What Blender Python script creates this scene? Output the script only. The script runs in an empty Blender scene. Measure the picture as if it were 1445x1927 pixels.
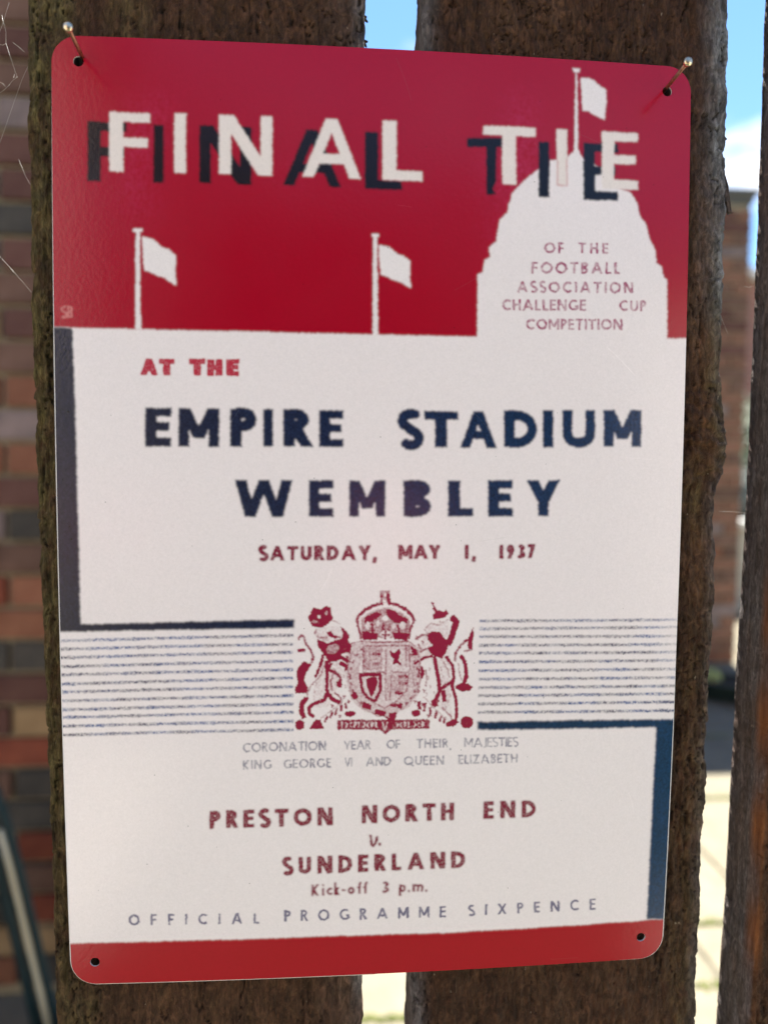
import bpy, bmesh, math, random
import numpy as np
from mathutils import Vector, Matrix, noise as mnoise
R = math.radians
random.seed(11)
scn = bpy.context.scene
C = scn.collection

# ------------------------------------------------------------------ camera, sky, sun, exposure
# World: X along the fence, Y away from the camera, Z up; origin = centre of the tin sign. Metres.
GZ = -1.23                                     # ground level
YAW, PITCH, ROLL = 0.07537655, -0.06365795, 0.00724032
cam_pos = Vector((-0.0157315, -0.2311446, 0.0206113))
fwd = Vector((math.sin(YAW)*math.cos(PITCH), math.cos(YAW)*math.cos(PITCH), math.sin(PITCH)))
r0 = fwd.cross(Vector((0, 0, 1))).normalized(); u0 = r0.cross(fwd)
rt = math.cos(ROLL)*r0 + math.sin(ROLL)*u0
up = -math.sin(ROLL)*r0 + math.cos(ROLL)*u0
cam_d = bpy.data.cameras.new('camera'); cam = bpy.data.objects.new('camera', cam_d); C.objects.link(cam)
cam.matrix_world = Matrix(((rt.x, up.x, -fwd.x, cam_pos.x), (rt.y, up.y, -fwd.y, cam_pos.y), (rt.z, up.z, -fwd.z, cam_pos.z), (0, 0, 0, 1)))
cam_d.sensor_width = 36; cam_d.sensor_fit = 'AUTO'; cam_d.lens = 1337/1927*36
cam_d.clip_start = 0.01; cam_d.clip_end = 3000
cam_d.dof.use_dof = True; cam_d.dof.focus_distance = 0.232; cam_d.dof.aperture_fstop = 6.5
scn.camera = cam

SUN_EL, SUN_AZ = 61, 18                        # azimuth from +Y towards +X: behind the fence
w = bpy.data.worlds.new('World'); scn.world = w; w.use_nodes = True
nt = w.node_tree; nt.nodes.clear()
def N(t, **k):
    n = nt.nodes.new(t)
    for a, b in k.items(): setattr(n, a, b)
    return n
out = N('ShaderNodeOutputWorld'); bg = N('ShaderNodeBackground'); bg.inputs[1].default_value = 0.050
sky = N('ShaderNodeTexSky', sky_type='NISHITA'); sky.sun_disc = False
sky.sun_elevation = R(SUN_EL); sky.sun_rotation = R(SUN_AZ); sky.air_density = 1.3; sky.dust_density = 0; sky.ozone_density = 10
tc = N('ShaderNodeTexCoord'); sep = N('ShaderNodeSeparateXYZ')
nt.links.new(tc.outputs['Generated'], sep.inputs[0])
mp = N('ShaderNodeMapping'); mp.inputs['Scale'].default_value = (1, 1, 2.4); mp.inputs['Location'].default_value = (21.43, 28.93, 22.88)
nt.links.new(tc.outputs['Generated'], mp.inputs[0])
cn = N('ShaderNodeTexNoise'); cn.inputs['Scale'].default_value = 2.6; cn.inputs['Detail'].default_value = 9; cn.inputs['Roughness'].default_value = .55
nt.links.new(mp.outputs[0], cn.inputs['Vector'])
cr = N('ShaderNodeValToRGB'); cr.color_ramp.elements[0].position = .54; cr.color_ramp.elements[1].position = .68
nt.links.new(cn.outputs['Fac'], cr.inputs[0])
mix = N('ShaderNodeMixRGB'); mix.inputs[2].default_value = (7.5, 7.6, 7.8, 1)
nt.links.new(cr.outputs[0], mix.inputs[0]); nt.links.new(sky.outputs[0], mix.inputs[1])
nt.links.new(mix.outputs[0], bg.inputs[0]); nt.links.new(bg.outputs[0], out.inputs[0])

sd = bpy.data.lights.new('sun', 'SUN'); sd.energy = 5.0; sd.angle = R(.53); sd.color = (1, .95, .86)
sun = bpy.data.objects.new('sun', sd); C.objects.link(sun)
sdir = Vector((math.sin(R(SUN_AZ))*math.cos(R(SUN_EL)), math.cos(R(SUN_AZ))*math.cos(R(SUN_EL)), math.sin(R(SUN_EL))))
sun.rotation_euler = sdir.to_track_quat('Z', 'Y').to_euler(); sun.location = (2, 3, 6)
vs = scn.view_settings; vs.view_transform = 'Standard'; vs.look = 'None'; vs.exposure = 2.3; vs.gamma = 1; vs.use_curve_mapping = False
scn.render.engine = 'CYCLES'

# ------------------------------------------------------------------ helpers
def hexrgb(h):
    c = [int(h[i:i+2], 16)/255 for i in (0, 2, 4)]
    return tuple(x/12.92 if x <= .04045 else ((x+.055)/1.055)**2.4 for x in c)
class Mat:
    def __init__(s, name, rough=.8):
        s.m = bpy.data.materials.new(name); s.m.use_nodes = True; s.t = s.m.node_tree
        s.b = s.t.nodes['Principled BSDF']; s.b.inputs['Roughness'].default_value = rough
        s.tc = s.n('ShaderNodeTexCoord')
    def n(s, t, **k):
        x = s.t.nodes.new(t)
        for a, b in k.items(): setattr(x, a, b)
        return x
    def l(s, a, b): s.t.links.new(a, b)
    def noise(s, scale, detail=5, rough=.55, stretch=None, dist=0, coord='Object'):
        x = s.n('ShaderNodeTexNoise'); x.inputs['Scale'].default_value = scale; x.inputs['Detail'].default_value = detail
        x.inputs['Roughness'].default_value = rough; x.inputs['Distortion'].default_value = dist
        mp = s.n('ShaderNodeMapping'); mp.inputs['Scale'].default_value = stretch or (1, 1, 1)
        s.l(s.tc.outputs[coord], mp.inputs[0]); s.l(mp.outputs[0], x.inputs['Vector']); return x.outputs['Fac']
    def ramp(s, f, stops):
        x = s.n('ShaderNodeValToRGB'); e = x.color_ramp.elements
        while len(e) < len(stops): e.new(.5)
        for i, (p, c) in enumerate(stops): e[i].position = p; e[i].color = tuple(c)+(1,) if len(c) == 3 else c
        s.l(f, x.inputs[0]); return x.outputs[0]
    def mix(s, f, a, b, mode='MIX'):
        x = s.n('ShaderNodeMixRGB', blend_type=mode)
        for i, v in ((0, f), (1, a), (2, b)):
            if hasattr(v, 'links') or hasattr(v, 'is_output'): s.l(v, x.inputs[i])
            elif i == 0: x.inputs[0].default_value = v
            else: x.inputs[i].default_value = tuple(v)+(1,)
        return x.outputs[0]
    def math(s, op, a, b=0.0):
        x = s.n('ShaderNodeMath', operation=op)
        for i, v in ((0, a), (1, b)):
            if hasattr(v, 'is_output'): s.l(v, x.inputs[i])
            else: x.inputs[i].default_value = v
        return x.outputs[0]
    def color(s, c):
        if hasattr(c, 'is_output'): s.l(c, s.b.inputs['Base Color'])
        else: s.b.inputs['Base Color'].default_value = tuple(c)+(1,)
    def bump(s, h, strength=.5, dist=.001, prev=None):
        x = s.n('ShaderNodeBump'); x.inputs['Strength'].default_value = strength; x.inputs['Distance'].default_value = dist
        s.l(h, x.inputs['Height'])
        if prev is not None: s.l(prev, x.inputs['Normal'])
        s.l(x.outputs[0], s.b.inputs['Normal']); return x.outputs[0]
def G(v): return (v, v, v)
def mottled(name, c1, c2, scale=20, rough=.85, bump=.4, bdist=.002, stretch=None, spec=.3):
    m = Mat(name, rough); f = m.noise(scale, 8, .6, stretch)
    m.color(m.ramp(f, [(.3, c1), (.7, c2)])); m.bump(m.noise(scale*4, 6, .65, stretch), bump, bdist)
    m.b.inputs['Specular IOR Level'].default_value = spec
    return m.m
def mesh_obj(name, verts, faces, mat=None, parent=None, smooth=False):
    me = bpy.data.meshes.new(name); me.from_pydata([tuple(v) for v in verts], [], faces); me.update()
    o = bpy.data.objects.new(name, me); C.objects.link(o)
    if mat: me.materials.append(mat)
    if parent: o.parent = parent
    if smooth: me.polygons.foreach_set('use_smooth', [True]*len(me.polygons))
    return o
def bm_obj(name, bm, mat=None, parent=None, smooth=False):
    bmesh.ops.recalc_face_normals(bm, faces=bm.faces)
    me = bpy.data.meshes.new(name); bm.to_mesh(me); bm.free()
    o = bpy.data.objects.new(name, me); C.objects.link(o)
    if mat: me.materials.append(mat)
    if parent: o.parent = parent
    if smooth: me.polygons.foreach_set('use_smooth', [True]*len(me.polygons))
    return o
def add_box(bm, lo, hi, bev=0):
    r = bmesh.ops.create_cube(bm, size=1); vs_ = r['verts']
    for v in vs_: v.co = Vector((lo[i]+(v.co[i]+.5)*(hi[i]-lo[i]) for i in range(3)))
    if bev: bmesh.ops.bevel(bm, geom=list({e for v in vs_ for e in v.link_edges}), offset=bev, segments=2, affect='EDGES')
def box(name, lo, hi, mat, parent=None, bev=0):
    bm = bmesh.new(); add_box(bm, lo, hi, bev); return bm_obj(name, bm, mat, parent)
def tube(name, pts, rad, mat, parent=None, sides=8, closed_ends=True):
    """swept tube along points; rad a number or one per point"""
    pts = [Vector(p) for p in pts]; n = len(pts); V = []; F = []
    rr = rad if isinstance(rad, (list, tuple)) else [rad]*n
    t0 = (pts[1]-pts[0]).normalized(); nrm = t0.orthogonal().normalized()
    for i, p in enumerate(pts):
        t = (pts[min(i+1, n-1)]-pts[max(i-1, 0)]).normalized()
        nrm = (nrm-t*nrm.dot(t)).normalized(); b = t.cross(nrm)
        for k in range(sides):
            a = 2*math.pi*k/sides; V.append(p+(nrm*math.cos(a)+b*math.sin(a))*rr[i])
    for i in range(n-1):
        for k in range(sides):
            F.append((i*sides+k, i*sides+(k+1) % sides, (i+1)*sides+(k+1) % sides, (i+1)*sides+k))
    if closed_ends: F.append(tuple(range(sides-1, -1, -1))); F.append(tuple((n-1)*sides+k for k in range(sides)))
    return mesh_obj(name, V, F, mat, parent, smooth=True)
def empty(name, loc=(0, 0, 0)):
    o = bpy.data.objects.new(name, None); o.empty_display_size = .05; o.location = loc; C.objects.link(o); return o
def tag(o, label=None, cat=None, group=None, kind=None):
    if label: o['label'] = label
    if cat: o['category'] = cat
    if group: o['group'] = group
    if kind: o['kind'] = kind
    return o
def vnoise(nx, ny, fx, fy, seed, octaves=4, gain=.5):
    """tileless value noise on a ny x nx grid, numpy; fx, fy = cells across"""
    rng = np.random.default_rng(seed); tot = np.zeros((ny, nx)); amp = 1; na = 0
    for o in range(octaves):
        gx = max(int(fx*2**o), 1); gy = max(int(fy*2**o), 1)
        if gx > nx*1.2 and gy > ny*1.2: break
        gx = min(gx, nx); gy = min(gy, ny)
        g = rng.random((gy+2, gx+2))
        X = np.linspace(0, gx, nx, endpoint=False); Y = np.linspace(0, gy, ny, endpoint=False)
        xi = X.astype(int); yi = Y.astype(int); xf = X-xi; yf = Y-yi
        xf = xf*xf*(3-2*xf); yf = yf*yf*(3-2*yf)
        a = g[yi][:, xi]; b = g[yi][:, xi+1]; c = g[yi+1][:, xi]; d = g[yi+1][:, xi+1]
        tot += amp*((a*(1-xf)+b*xf)*(1-yf)[:, None]+(c*(1-xf)+d*xf)*yf[:, None]); na += amp; amp *= gain
    return tot/na

# ------------------------------------------------------------------ ground
soil = mottled('soil_ground', (.10, .085, .05), (.20, .17, .11), 3, .95, .6, .01)
g = mesh_obj('ground', [(-400, -400, GZ-.03), (400, -400, GZ-.03), (400, 900, GZ-.03), (-400, 900, GZ-.03)], [(0, 1, 2, 3)], soil)
tag(g, kind='structure')
added_lawn = mottled('added_lawn_grass', (.02, .045, .012), (.05, .085, .022), 25, .95, 1, .01)
tag(mesh_obj('added_lawn', [(-6, -4.3, GZ-.02), (6, -4.3, GZ-.02), (6, -.605, GZ-.021), (-6, -.605, GZ-.021)], [(0, 1, 2, 3)], added_lawn), kind='structure')  # unseen ground, added as dark grass to keep the sign's lower reflections deep
slab_m = []
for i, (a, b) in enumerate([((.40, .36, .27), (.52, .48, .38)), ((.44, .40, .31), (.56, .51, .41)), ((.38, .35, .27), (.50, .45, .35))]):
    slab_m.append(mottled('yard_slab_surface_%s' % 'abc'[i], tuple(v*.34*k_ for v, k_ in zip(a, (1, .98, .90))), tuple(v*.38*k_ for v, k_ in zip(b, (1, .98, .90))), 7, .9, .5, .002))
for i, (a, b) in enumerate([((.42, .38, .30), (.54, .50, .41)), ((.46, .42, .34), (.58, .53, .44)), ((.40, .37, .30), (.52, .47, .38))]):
    slab_m.append(mottled('pale_bounce_slab_%s' % 'abc'[i], a, b, 7, .9, .5, .002))  # slabs on the unseen side, kept pale to bounce warm light onto the sign
joint_m = mottled('paving_joint_sand', (.08, .075, .055), (.15, .14, .105), 18, .95, .6, .004)
pav = empty('paving', (0, 0, GZ)); tag(pav, kind='structure')
box('joint_bed', (-5.5, -.6, -.028), (6.9, 7.2, -.008), joint_m, pav)
for xa, xb in ((-5.5, -1.0), (1.0, 6.9)): box('joint_bed', (xa, -1.3, -.028), (xb, -.601, -.008), joint_m, pav)
box('joint_bed', (-3.4, -2.7, -.028), (-.68, -1.301, -.008), joint_m, pav)
SL, SW = .72, .60; meshes = []
for k in range(6):
    bm = bmesh.new(); add_box(bm, (0, 0, -.05), (SW-.012, SL-.012, 0), .004)
    meshes.append(bm_obj('paving_slab', bm, slab_m[k]))
for m_ in meshes: C.objects.unlink(m_)
nsl = 0
for iy in range(-7, 8):
    y = .863+iy*SL
    sx = {0: .95, 1: 1.205}.get(iy, .95+random.uniform(-.3, .3))
    if y < -1.5: sx = .52
    for ix in range(-10, 9):
        x = ix*SW+sx
        if -1.5 < y < -.9 and abs(x+.3) < .95: continue
        if y < -1.5 and not (x < -1.2 and y > -2.9): continue
        if y < 0 and abs(x) > 2.8: continue
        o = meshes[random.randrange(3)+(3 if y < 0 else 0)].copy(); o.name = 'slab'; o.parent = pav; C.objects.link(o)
        o.location = (x, y, random.uniform(-.003, .002)); o.rotation_euler = (random.uniform(-.003, .003), random.uniform(-.003, .003), random.uniform(-.004, .004)); nsl += 1
# moss tufts growing in the joints
moss_m = mottled('joint_moss', (.06, .075, .02), (.13, .14, .045), 60, .95, .6, .004)
bm = bmesh.new(); rm = random.Random(5)
def moss(x, y, L, alongx, n):
    for _ in range(n):
        t = rm.uniform(-L/2, L/2); e = rm.gauss(0, .006)
        cx, cy = (x+t, y+e) if alongx else (x+e, y+t); s = rm.uniform(.004, .011)
        r = bmesh.ops.create_icosphere(bm, subdivisions=1, radius=s, matrix=Matrix.Translation((cx, cy, GZ-.002)))
        for v in r['verts']: v.co.z = GZ+(v.co.z-GZ)*.8+rm.uniform(-.001, .002)
for (x, y, L, a, n) in [(.10, 1.30, .2, True, 70), (1.47, 2.30, .3, True, 90), (1.03, 1.583, .16, True, 50), (.93, 1.35, .14, True, 40), (1.7, 2.9, .3, True, 60), (.6, 2.2, .3, True, 40)]:
    moss(x, y, L, a, n)
for _ in range(24): moss(rm.uniform(-2, 3), rm.choice([.86, 1.58, 2.30, 3.02, 3.74])+.0, .2, True, 14)
mo = bm_obj('moss', bm, moss_m); tag(mo, 'yellow green moss growing in the joints of the pale paving', 'moss', kind='stuff')
# ------------------------------------------------------------------ brick walls
def brick_mat(name, c1, c2):
    m = Mat(name, .9); f = m.noise(14, 7, .65); oi = m.n('ShaderNodeObjectInfo')
    col = m.ramp(f, [(.3, c1), (.68, c2)])
    hv = m.n('ShaderNodeHueSaturation'); m.l(col, hv.inputs['Color'])
    m.l(m.math('ADD', m.math('MULTIPLY', oi.outputs['Random'], .35), .82), hv.inputs['Value'])
    g2 = m.noise(55, 5, .7); col2 = m.mix(m.ramp(g2, [(.62, G(0)), (.74, G(.5))]), hv.outputs[0], (.30, .26, .20))
    m.color(col2); m.bump(m.noise(70, 8, .7), .8, .003); m.b.inputs['Specular IOR Level'].default_value = .25
    return m.m
BM = {'orange': brick_mat('orange_brick_clay', (.20, .078, .045), (.29, .13, .075)),
      'red': brick_mat('red_brick_clay', (.17, .045, .028), (.27, .08, .045)),
      'brown': brick_mat('brown_brick_clay', (.11, .060, .042), (.19, .11, .08)),
      'maroon': brick_mat('maroon_brick_clay', (.095, .042, .034), (.15, .075, .058)),
      'black': brick_mat('black_brick_clay', (.045, .042, .038), (.09, .08, .066)),
      'tawny': brick_mat('tawny_brick_clay', (.17, .085, .055), (.26, .135, .09)),
      'grey': brick_mat('grey_brick_clay', (.14, .11, .10), (.27, .20, .18)),
      'tan': brick_mat('tan_brick_clay', (.25, .16, .08), (.38, .26, .14))}
mortar = mottled('sandy_mortar', (.24, .20, .13), (.36, .31, .21), 30, .95, .7, .003)
BL, BH, BD, JN = .215, .065, .1025, .010
def brick_mesh(l=BL):
    bm = bmesh.new(); add_box(bm, (0, 0, 0), (l, BD, BH), .0035)
    for v in bm.verts: v.co += Vector((random.uniform(-.0008, .0008), random.uniform(-.0012, .0012), random.uniform(-.0008, .0008)))
    me = bpy.data.meshes.new('brick'); bm.to_mesh(me); bm.free(); return me
bm_cache = {}
def brick(parent, x, y, z, mat, l=BL, rotz=0):
    key = (round(l, 3), mat, random.randrange(3))
    if key not in bm_cache:
        me = brick_mesh(l); me.materials.append(BM[mat]); bm_cache[key] = me
    o = bpy.data.objects.new('brick', bm_cache[key]); C.objects.link(o); o.parent = parent
    o.location = (x, y+random.uniform(-.0015, .0015), z); o.rotation_euler = (random.uniform(-.006, .006), 0, rotz+random.uniform(-.004, .004)); return o
# left wall: the corner of a brick house, 1.65 m beyond the fence gap; its face is parallel to the fence
LW_Y, LW_R = 1.42, -.30
lw = empty('brick_house', (0, LW_Y, GZ)); tag(lw, 'red and brown brick house wall seen through the gap left of the metal sign', 'house')
box('wall_core', (-3.4, .014, 0), (LW_R-.004, 3.2, 4.4), mortar, lw)
# joint of the mortar courses: top of a bed joint at z = .970 - .075 k (world)
rows = ['brown', 'maroon', 'brown', 'grey', 'maroon', 'maroon', 'black', 'maroon', 'brown', 'maroon', 'brown', 'orange', 'grey', 'orange', 'maroon', 'black', 'brown', 'orange', 'orange', 'black', 'maroon', 'tan', 'red', 'black', 'black', 'red', 'brown', 'red', 'tan', 'black', 'brown', 'black']
rb = random.Random(3); other = []
jx = -.742                                      # head joint that shows at the left of the frame
for k in range(-8, 29+8):
    z = .970-.075*(k+1)+JN/2+.0
    if z < GZ-.02: break
    kind = rows[k+1] if 0 <= k+1 < len(rows) else rb.choice(list(BM))
    off = 0 if k % 2 == 0 else .1125
    for i in range(-3, 3):
        x = jx+JN/2+i*.225+off-.0
        L = BL
        if x > LW_R-.03: continue
        if x+L > LW_R: L = LW_R-x
        if L < .03: continue
        col = kind if i == 0 or (i == -1 and off) else rb.choice(['brown', 'red', 'maroon', 'orange', 'black', 'grey', 'tan', 'brown'])
        brick(lw, x, 0, z-GZ, col, round(L, 4))
# the rest of that wall: bricks too far outside the view to be picked apart
def brick_mass(name, rects, parent, cols=('brown', 'red', 'maroon', 'tawny'), seed=1, halfoff=.1125):
    rr = random.Random(seed); bm = bmesh.new(); mats = [BM[c] for c in cols]
    for (x0, x1, y0, z0, z1, phase) in rects:
        k = 0; z = z0
        while z+BH < z1+.01:
            x = x0-(halfoff if (k+phase) % 2 else 0)
            while x < x1-.02:
                a = max(x, x0); b = min(x+BL, x1)
                if b-a > .03:
                    n0 = len(bm.faces); add_box(bm, (a, y0+rr.uniform(-.0015, .0015), z), (b, y0+BD, z+BH)); bm.faces.ensure_lookup_table(); mi = rr.randrange(len(mats))
                    for f in bm.faces[n0:]: f.material_index = mi
                x += BL+JN
            z += .075; k += 1
    o = bm_obj(name, bm, None, parent); [o.data.materials.append(m_) for m_ in mats]; tag(o, kind='stuff'); return o
zlow = .970-.075*36+JN/2
zb = GZ+.0
while True:
    if zlow-.075 < GZ-.02: break
    zlow -= .075
brick_mass('brickwork', [(-3.4, jx-.690, 0, zlow-GZ, 4.4, 0)], lw, seed=4)
brick_mass('brickwork', [(jx-.675, LW_R, 0, 1.578-GZ+.001, 4.4, 0)], lw, seed=6)
# its side wall running away from the fence
side = brick_mass('brickwork', [(0, 3.0, 0, zlow-GZ, 4.4, 1)], lw, seed=8)
side.rotation_euler = (0, 0, R(90)); side.location = (LW_R-.0, .11, 0)
box('roof_eave', (-3.6, -.25, 4.42), (LW_R+.25, 3.4, 4.54), mottled('house_fascia_paint', (.05, .05, .05), (.08, .08, .08), 5, .6, .1, .001), lw, .005)

# right: brick outbuilding with a dark moulded eave
OB_Y, OB_R, OB_T = 4.10, 2.585, 1.66
ob = empty('brick_outbuilding', (0, OB_Y, GZ)); tag(ob, 'brown brick outbuilding with dark moulded eave seen right of the metal sign', 'building')
box('wall_core', (.55, .014, 0), (OB_R-.004, 2.6, OB_T-GZ), mortar, ob)
rb = random.Random(9); k = 0; z = .012
while z+BH < OB_T-GZ-.02:
    off = 0 if k % 2 == 0 else -.1125
    for i in range(-2, 1):
        x = OB_R-BL+i*.225+off; L = BL
        if i == 0 and off:
            brick(ob, OB_R-.1025, 0, z, rb.choice(['tawny', 'brown', 'tawny']), .1025)
        pal = ['tawny', 'tawny', 'tawny', 'brown', 'orange', 'tawny', 'grey', 'red'] if z < 1.9 else ['brown', 'tawny', 'maroon', 'brown', 'grey']
        brick(ob, x, 0, z, rb.choice(pal))
    z += .075; k += 1
brick_mass('brickwork', [(.55, OB_R-BL-.45-.1225, 0, .012, OB_T-GZ-.02, 0)], ob, seed=12)
# eave: dark moulding with an overhang, cut as a profile and run round the front and right side
eave_m = mottled('dark_eave_paint', (.05, .055, .055), (.085, .09, .09), 9, .5, .2, .001)
prof = [(0, 0), (.004, .0), (.006, .02), (.012, .036), (.026, .050), (.034, .058), (.034, .078), (0, .078)]
bm = bmesh.new(); z0 = OB_T-GZ+.0025
path = [(.45, 0, (0, -1)), (OB_R, 0, (1, -1)), (OB_R, 2.6, (1, 0))]
ringz = []
for (px, py, (dx, dy)) in path: ringz.append([bm.verts.new((px+dx*a, py+dy*a, z0+b)) for a, b in prof])
for a, b in zip(ringz[:-1], ringz[1:]):
    for i in range(len(prof)):
        j = (i+1) % len(prof); bm.faces.new((a[i], a[j], b[j], b[i]))
bm.faces.new(ringz[0]); bm.faces.new(ringz[-1][::-1])
bm_obj('eave', bm, eave_m, ob)
box('flat_roof', (.45, .002, OB_T-GZ+.003), (OB_R-.002, 2.598, OB_T-GZ+.079), eave_m, ob)

# far right: another brick house with a sloping pale verge, low garden wall, shrubs
fh = empty('far_brick_house', (5.0, 9.0, GZ)); tag(fh, 'distant pink brick house with sloping pale roof edge right of the outbuilding', 'house')
bm = bmesh.new(); W0, W1, HE, HP = -1.6, 5.2, 4.06, 1.9
for y in (0, 5):
    pass
vs_ = [(W0, 0, 0), (W1, 0, 0), (W1, 0, HP), (W0, 0, 4.6), (W0, 5, 0), (W1, 5, 0), (W1, 5, HP), (W0, 5, 4.6)]
fwall = Mat('distant_brickwork', .9)
br = fwall.n('ShaderNodeTexBrick'); br.inputs['Scale'].default_value = 1; br.inputs['Brick Width'].default_value = .225; br.inputs['Row Height'].default_value = .075; br.inputs['Mortar Size'].default_value = .006
br.inputs['Color1'].default_value = (.32, .13, .10, 1); br.inputs['Color2'].default_value = (.22, .10, .08, 1); br.inputs['Mortar'].default_value = (.34, .28, .22, 1)
mp_ = fwall.n('ShaderNodeMapping'); mp_.inputs['Rotation'].default_value = (R(90), 0, 0); fwall.l(fwall.tc.outputs['Object'], mp_.inputs[0]); fwall.l(mp_.outputs[0], br.inputs['Vector'])
fwall.color(br.outputs[0])
mesh_obj('wall', vs_, [(0, 1, 2, 3), (5, 4, 7, 6), (4, 0, 3, 7), (1, 5, 6, 2), (0, 4, 5, 1), (3, 2, 6, 7)], fwall.m, fh)
vm = mottled('verge_paint', (.6, .58, .55), (.75, .72, .70), 4, .6, .1, .001)
sl = (HP-4.6)/(W1-W0)
mesh_obj('verge_board', [(W0-.1, -.12, 4.6-sl*-.1*-1+.02), (W1+.1, -.12, HP+sl*.1+.02), (W1+.1, -.12, HP+sl*.1+.16), (W0-.1, -.12, 4.62+.14), (W0-.1, 5.1, 4.62), (W1+.1, 5.1, HP+.0), (W1+.1, 5.1, HP+.16), (W0-.1, 5.1, 4.76)],
         [(0, 1, 2, 3), (5, 4, 7, 6), (4, 0, 3, 7), (1, 5, 6, 2), (4, 5, 1, 0), (3, 2, 6, 7)], vm, fh)
gw = empty('garden_wall', (3.0, 5.75, GZ)); tag(gw, 'low rendered garden wall with white coping behind the sunlit paving', 'wall')
box('render', (.1, 0, 0), (3.6, .2, .74), mottled('beige_render', (.36, .33, .26), (.48, .45, .37), 6, .9, .5, .003), gw, .004)
cop = mottled('white_coping_stone', (.62, .62, .58), (.78, .78, .74), 9, .8, .4, .002)
for i in range(6):
    box('coping_stone', (.06+i*.6, -.04, .743), (.652+i*.6, .24, .80), cop, gw, .006)
# leaves
leaf_m = []
for i, (a, b) in enumerate([((.02, .045, .015), (.05, .10, .025)), ((.008, .022, .020), (.02, .045, .035)), ((.42, .46, .12), (.62, .62, .25))]):
    m = Mat('leaf_%s' % ['green', 'dark', 'yellow'][i], .5); m.color(m.ramp(m.noise(9, 3), [(.3, a), (.7, b)])); leaf_m.append(m.m)
bark_m = mottled('shrub_bark', (.05, .035, .02), (.12, .09, .06), 30, .9, .7, .003)
def shrub(name, loc, rx, rz, n, mat, label, cat, leaf=.035, seed=1, stem=.25):
    rr = random.Random(seed); t = empty(name, loc); tag(t, label, cat); V = []; F = []
    lob = [(rr.uniform(-.6, .6)*rx, rr.uniform(-.6, .6)*rx, stem+rz*rr.uniform(.5, 1.5), rr.uniform(.35, .6)*rx) for _ in range(12)]
    for i in range(n):
        L = rr.choice(lob); d = Vector((rr.gauss(0, 1), rr.gauss(0, 1), rr.gauss(0, 1))).normalized()*L[3]*(rr.random()**.4)
        p = Vector(L[:3])+d; p.z = max(p.z, .02)
        a = Vector((rr.gauss(0, 1), rr.gauss(0, 1), rr.gauss(0, .6))).normalized(); b = a.orthogonal().normalized(); s = leaf*rr.uniform(.6, 1.3)
        k = len(V); mid = p+a*s*.5; V += [p, mid+b*s*.28, p+a*s, mid-b*s*.28]; F.append((k, k+1, k+2, k+3))
    mesh_obj('foliage', V, F, mat, t)
    bmx = []
    for i in range(5):
        an = i*1.3; tp = Vector((math.cos(an)*rx*.5, math.sin(an)*rx*.5, stem+rz))
        tube('stem', [(math.cos(an)*.02, math.sin(an)*.02, 0), tp*.5+Vector((0, 0, .02)), tp], [.014, .010, .004], bark_m, t, 6)
    return t
shrub('evergreen_shrub', (4.05, 6.35, GZ), .50, .55, 5200, leaf_m[1], 'dark blue green shrub rising behind the low garden wall', 'shrub', .05, 3)
shrub('leafy_shrub', (4.75, 7.4, GZ), .62, .85, 5200, leaf_m[0], 'mid green taller shrub between the dark shrub and the pink house', 'shrub', .06, 5, .5)
# small pot with a yellow plant at the foot of the outbuilding corner
pot_m = mottled('terracotta', (.34, .13, .06), (.46, .20, .10), 25, .85, .4, .001)
def lathe(name, prof, mat, parent, seg=28):
    V = []; F = []
    for r_, z_ in prof:
        for k in range(seg):
            a = 2*math.pi*k/seg; V.append((r_*math.cos(a), r_*math.sin(a), z_))
    for i in range(len(prof)-1):
        for k in range(seg):
            j = (k+1) % seg; F.append((i*seg+k, i*seg+j, (i+1)*seg+j, (i+1)*seg+k))
    F.append(tuple(range(seg-1, -1, -1))); F.append(tuple((len(prof)-1)*seg+k for k in range(seg)))
    return mesh_obj(name, V, F, mat, parent, True)
pp = empty('potted_plant', (2.10, 3.52, GZ)); pp.scale = (.55, .55, .5); tag(pp, 'terracotta pot with a yellow leafed plant at the outbuilding corner', 'potted plant')
lathe('pot', [(.060, 0), (.085, .13), (.085, .135), (.098, .135), (.100, .17), (.088, .17), (.080, .155), (.001, .15)], pot_m, pp)
rr = random.Random(2); V = []; F = []
for i in range(900):
    d = Vector((rr.gauss(0, 1), rr.gauss(0, 1), abs(rr.gauss(0, 1)))).normalized()*.10*rr.random()**.35
    p = Vector((0, 0, .17))+d; a = Vector((rr.gauss(0, 1), rr.gauss(0, 1), rr.gauss(0, 1))).normalized(); b = a.orthogonal(); s = .022
    k = len(V); V += [p, p+a*s*.5+b*s*.3, p+a*s, p+a*s*.5-b*s*.3]; F.append((k, k+1, k+2, k+3))
mesh_obj('foliage', V, F, leaf_m[2], pp)
# dark rubber mat and pale bag by the outbuilding
tr = empty('planter_trough', (2.30, 3.34, GZ)); tag(tr, 'long dark green planter trough on the shaded paving by the outbuilding', 'planter')
tm = mottled('dark_green_plastic', (.010, .022, .020), (.02, .035, .03), 10, .5, .1, .001)
bm = bmesh.new(); rings = []
for (hx, hy, zz) in [(.30, .10, 0), (.34, .13, .17), (.355, .145, .17), (.355, .145, .185), (.32, .11, .185), (.30, .10, .13)]:
    rings.append([bm.verts.new((sx*hx, sy*hy, zz)) for sx, sy in ((-1, -1), (1, -1), (1, 1), (-1, 1))])
for a, b in zip(rings[:-1], rings[1:]):
    for i in range(4): bm.faces.new((a[i], a[(i+1) % 4], b[(i+1) % 4], b[i]))
bm.faces.new(rings[0][::-1]); bm.faces.new(rings[-1])
bm_obj('trough', bm, tm, tr); tr.rotation_euler = (0, 0, R(-38)); tr.scale = (1, 1, .55)
box('soil', (-.30, -.10, .131), (.30, .10, .150), mottled('potting_soil', (.012, .009, .006), (.03, .02, .012), 60, .95, 1, .004), tr)

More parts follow.
